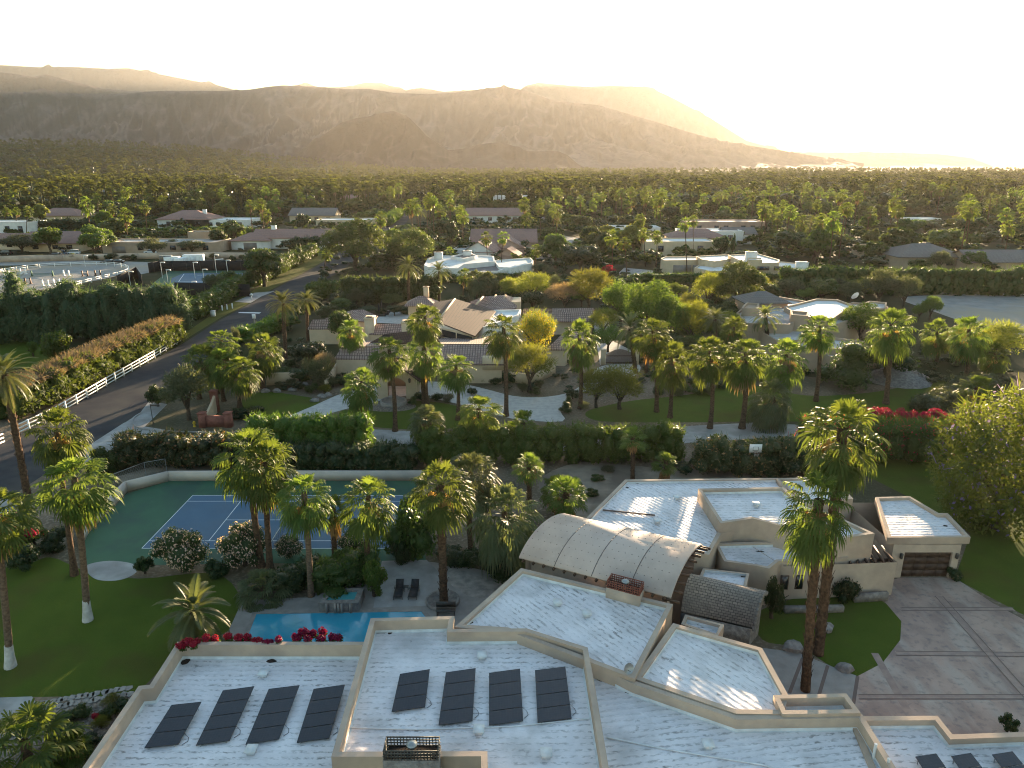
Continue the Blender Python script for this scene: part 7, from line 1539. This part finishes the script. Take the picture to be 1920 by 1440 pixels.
# beyond: woods that read as one mass
def base_palm(seed):
    r = random.Random(seed); mb = MB(); tube(mb, [(0, 0, 0), (0, 0, 1)], [.022, .014], 4, False, .2)
    V = []; 
    for i in range(15):
        a = i * 2.4; e = 1.3 - 2.1 * (i / 15); d = Vector((math.cos(a) * math.cos(e), math.sin(a) * math.cos(e), math.sin(e))) * .2; s = Vector((-math.sin(a), math.cos(a), 0)) * .085; o = Vector((0, 0, 1)); m_ = o + d * .75; t_ = o + d + Vector((0, 0, -.055))
        mb.add([tuple(o), tuple(m_ - s), tuple(t_), tuple(m_ + s)], [[0, 1, 2, 3]], .3 + .6 * r.random())
    return mb
def base_tree(seed, n=64):
    mb = MB(); L = lobes_round(seed, .5, .42, .52, 6, .5); core(mb, L, .7, 6); cloud(mb, L, n, .10, bias=.75, asp=.7); return mb
def merge(name, temps, pl, m, label):
    """pl: (template, x, y, z, scale xy, scale z, turn)"""
    out = MB()
    for k, T in enumerate(temps):
        V = np.concatenate(T.v); sel = [p for p in pl if p[0] == k]
        if not sel: continue
        A = np.array([p[1:] for p in sel]); c, s = np.cos(A[:, 5]), np.sin(A[:, 5])
        X = (V[None, :, 0] * c[:, None] - V[None, :, 1] * s[:, None]) * A[:, 3:4] + A[:, 0:1]; Y = (V[None, :, 0] * s[:, None] + V[None, :, 1] * c[:, None]) * A[:, 3:4] + A[:, 1:2]; Z = V[None, :, 2] * A[:, 4:5] + A[:, 2:3]
        VV = np.stack([X, Y, Z], 2).reshape(-1, 3); off = np.arange(len(sel)) * len(V); first = True
        for f, t in zip(T.f, T.t):
            FF = (f[None] + off[:, None, None]).reshape(-1, f.shape[1]); jit = np.repeat(rng.uniform(-.25, .25, len(sel)), len(f))
            if first: out.add(VV, FF, np.clip(np.tile(t, len(sel)) + jit, 0, 1)); base = out.n - len(VV); first = False
            else:
                out.f.append(FF + base); out.t.append(np.clip(np.tile(t, len(sel)) + jit, 0, 1)); out.uv.append(np.zeros((FF.size, 2)))
    o = out.build(name, m); o['kind'] = 'stuff'; o['label'] = label; return o
TP = [base_palm(i) for i in range(3)]; TT_ = [base_tree(200 + i) for i in range(4)]; TS = [base_tree(300 + i, 14) for i in range(3)]
r = random.Random(5); plP = []; plA = []; plB = []; plC = []
def spread(n, y0, y1, fill, pw=1.0):
    for _ in range(n):
        y = y0 + (y1 - y0) * r.random() ** pw; x = y * math.tan(R(r.uniform(-38.5, 38.5))); fill(x, y, mnoise.noise(Vector((x * .006, y * .006, 2.2))))
def f1(x, y, k):
    if blocked(x, y, 4, 9): return
    z = slope_z(x, y) - .1
    if k > -.15 and r.random() < .5:
        h = r.uniform(11, 21); plP.append((r.randrange(3), x, y, z, max(13, h * 1.05), h, r.random() * 6))
    else:
        big = r.random() ** 2; s = 6 + 13 * big; (plA if r.random() < .6 else plB).append((r.randrange(4), x, y, z, s, (5 + 10 * big) * r.uniform(.85, 1.15), r.random() * 6))
spread(5200, 480, 900, f1); spread(9500, 850, 1700, f1)
def f2(x, y, k):
    z = slope_z(x, y) - .1
    if r.random() < .3: h = r.uniform(12, 22); plP.append((r.randrange(3), x, y, z, max(14, h * 1.1), h, r.random() * 6))
    else: s = r.uniform(8, 22); (plC if r.random() < .6 else plB).append((r.randrange(3), x, y, z, s, r.uniform(6, 11), r.random() * 6))
spread(9500, 1600, 2700, f2, .8)
def f0(x, y, k):
    if blocked(x, y, 3, 4): return
    s = r.uniform(3, 9); (plA if r.random() < .5 else plB).append((r.randrange(4), x, y, -.1, s, s * r.uniform(.5, .75), r.random() * 6))
spread(2600, 225, 620, f0)
merge('far_palms', TP, plP, LM['farpalm'], 'countless far palms rising over the wooded valley')
merge('far_woods', TT_, plA, LM['fartree'], 'green tree canopy filling the valley beyond the gardens')
merge('far_woods', TT_, plB, LM['dark'], 'dark tree canopy filling the valley beyond the gardens')
merge('far_woods', TS, plC, LM['fartree'], 'dusty tree canopy running to the foot of the mountains')
# undergrowth between the near gardens
plU = []; plV = []
def near_ok(px, py):
    return not ((700 < px < 1060 and 570 < py < 700) or (575 < px < 705 and 580 < py < 690) or (1380 < px < 1680 and 555 < py < 690) or (1000 < px < 1115 and 575 < py < 660) or (505 < px < 1060 and py > 735) or (1110 < px < 1200 and 595 < py < 700) or (px > 1690 and 545 < py < 620) or (700 < px < 800 and 560 < py < 610))
for (a0, b0, a1, b1, n) in [(470, 640, 700, 740, 60), (560, 560, 800, 600, 70), (820, 535, 1700, 570, 160), (1120, 560, 1400, 720, 170), (950, 590, 1130, 740, 60), (1380, 640, 1860, 720, 120), (1690, 600, 1900, 720, 60), (600, 510, 800, 560, 40), (-60, 440, 620, 476, 120), (600, 470, 800, 520, 60), (1000, 470, 1240, 530, 70), (430, 620, 560, 700, 40), (1280, 860, 1560, 895, 30), (470, 870, 780, 885, 24), (820, 870, 1000, 960, 30)]:
    for _ in range(n):
        px, py = r.uniform(a0, a1), r.uniform(b0, b1)
        if not near_ok(px, py): continue
        q = P(px, py); s = r.uniform(1.0, 2.6) * (1.3 if q.y > 150 else .8); (plU if r.random() < .5 else plV).append((r.randrange(4), q.x, q.y, -.08, s, s * r.uniform(.45, .8), r.random() * 6))
TU = [base_tree(400 + i, 170) for i in range(4)]
for T in TU: T.v = [v * np.array([1, 1, 1.0]) for v in T.v]
merge('ground_cover', TU, plU, LM['dark'], 'dark low ground cover between the gardens'); merge('ground_cover', TU, plV, LM['olive'], 'greyish low ground cover between the gardens')
# ------------------------------------------------------------ air
def haze():
    m, n, o = base_mat('haze'); v = N(n, 'ShaderNodeVolumePrincipled')
    v.inputs['Color'].default_value = (.95, .89, .84, 1); v.inputs['Density'].default_value = 4.0e-5; v.inputs['Anisotropy'].default_value = .8
    n.links.new(v.outputs[0], o.inputs['Volume'])
    bpy.context.view_layer.update(); lo = Vector((1e9,) * 3); hi = Vector((-1e9,) * 3)
    for ob_ in S.objects:
        if ob_.type != 'MESH': continue
        for c_ in ob_.bound_box:
            q_ = ob_.matrix_world @ Vector(c_)
            for k_ in range(3): lo[k_] = min(lo[k_], q_[k_]); hi[k_] = max(hi[k_], q_[k_])
    lo -= Vector((40, 40, 1)); hi += Vector((40, 40, 12)); print('haze', lo, hi)
    mb = MB(); box(mb, (lo + hi) / 2, hi - lo); ob = mb.build('haze', m); ob['kind'] = 'stuff'
    ob['label'] = 'pale sunset haze over the valley'
haze()
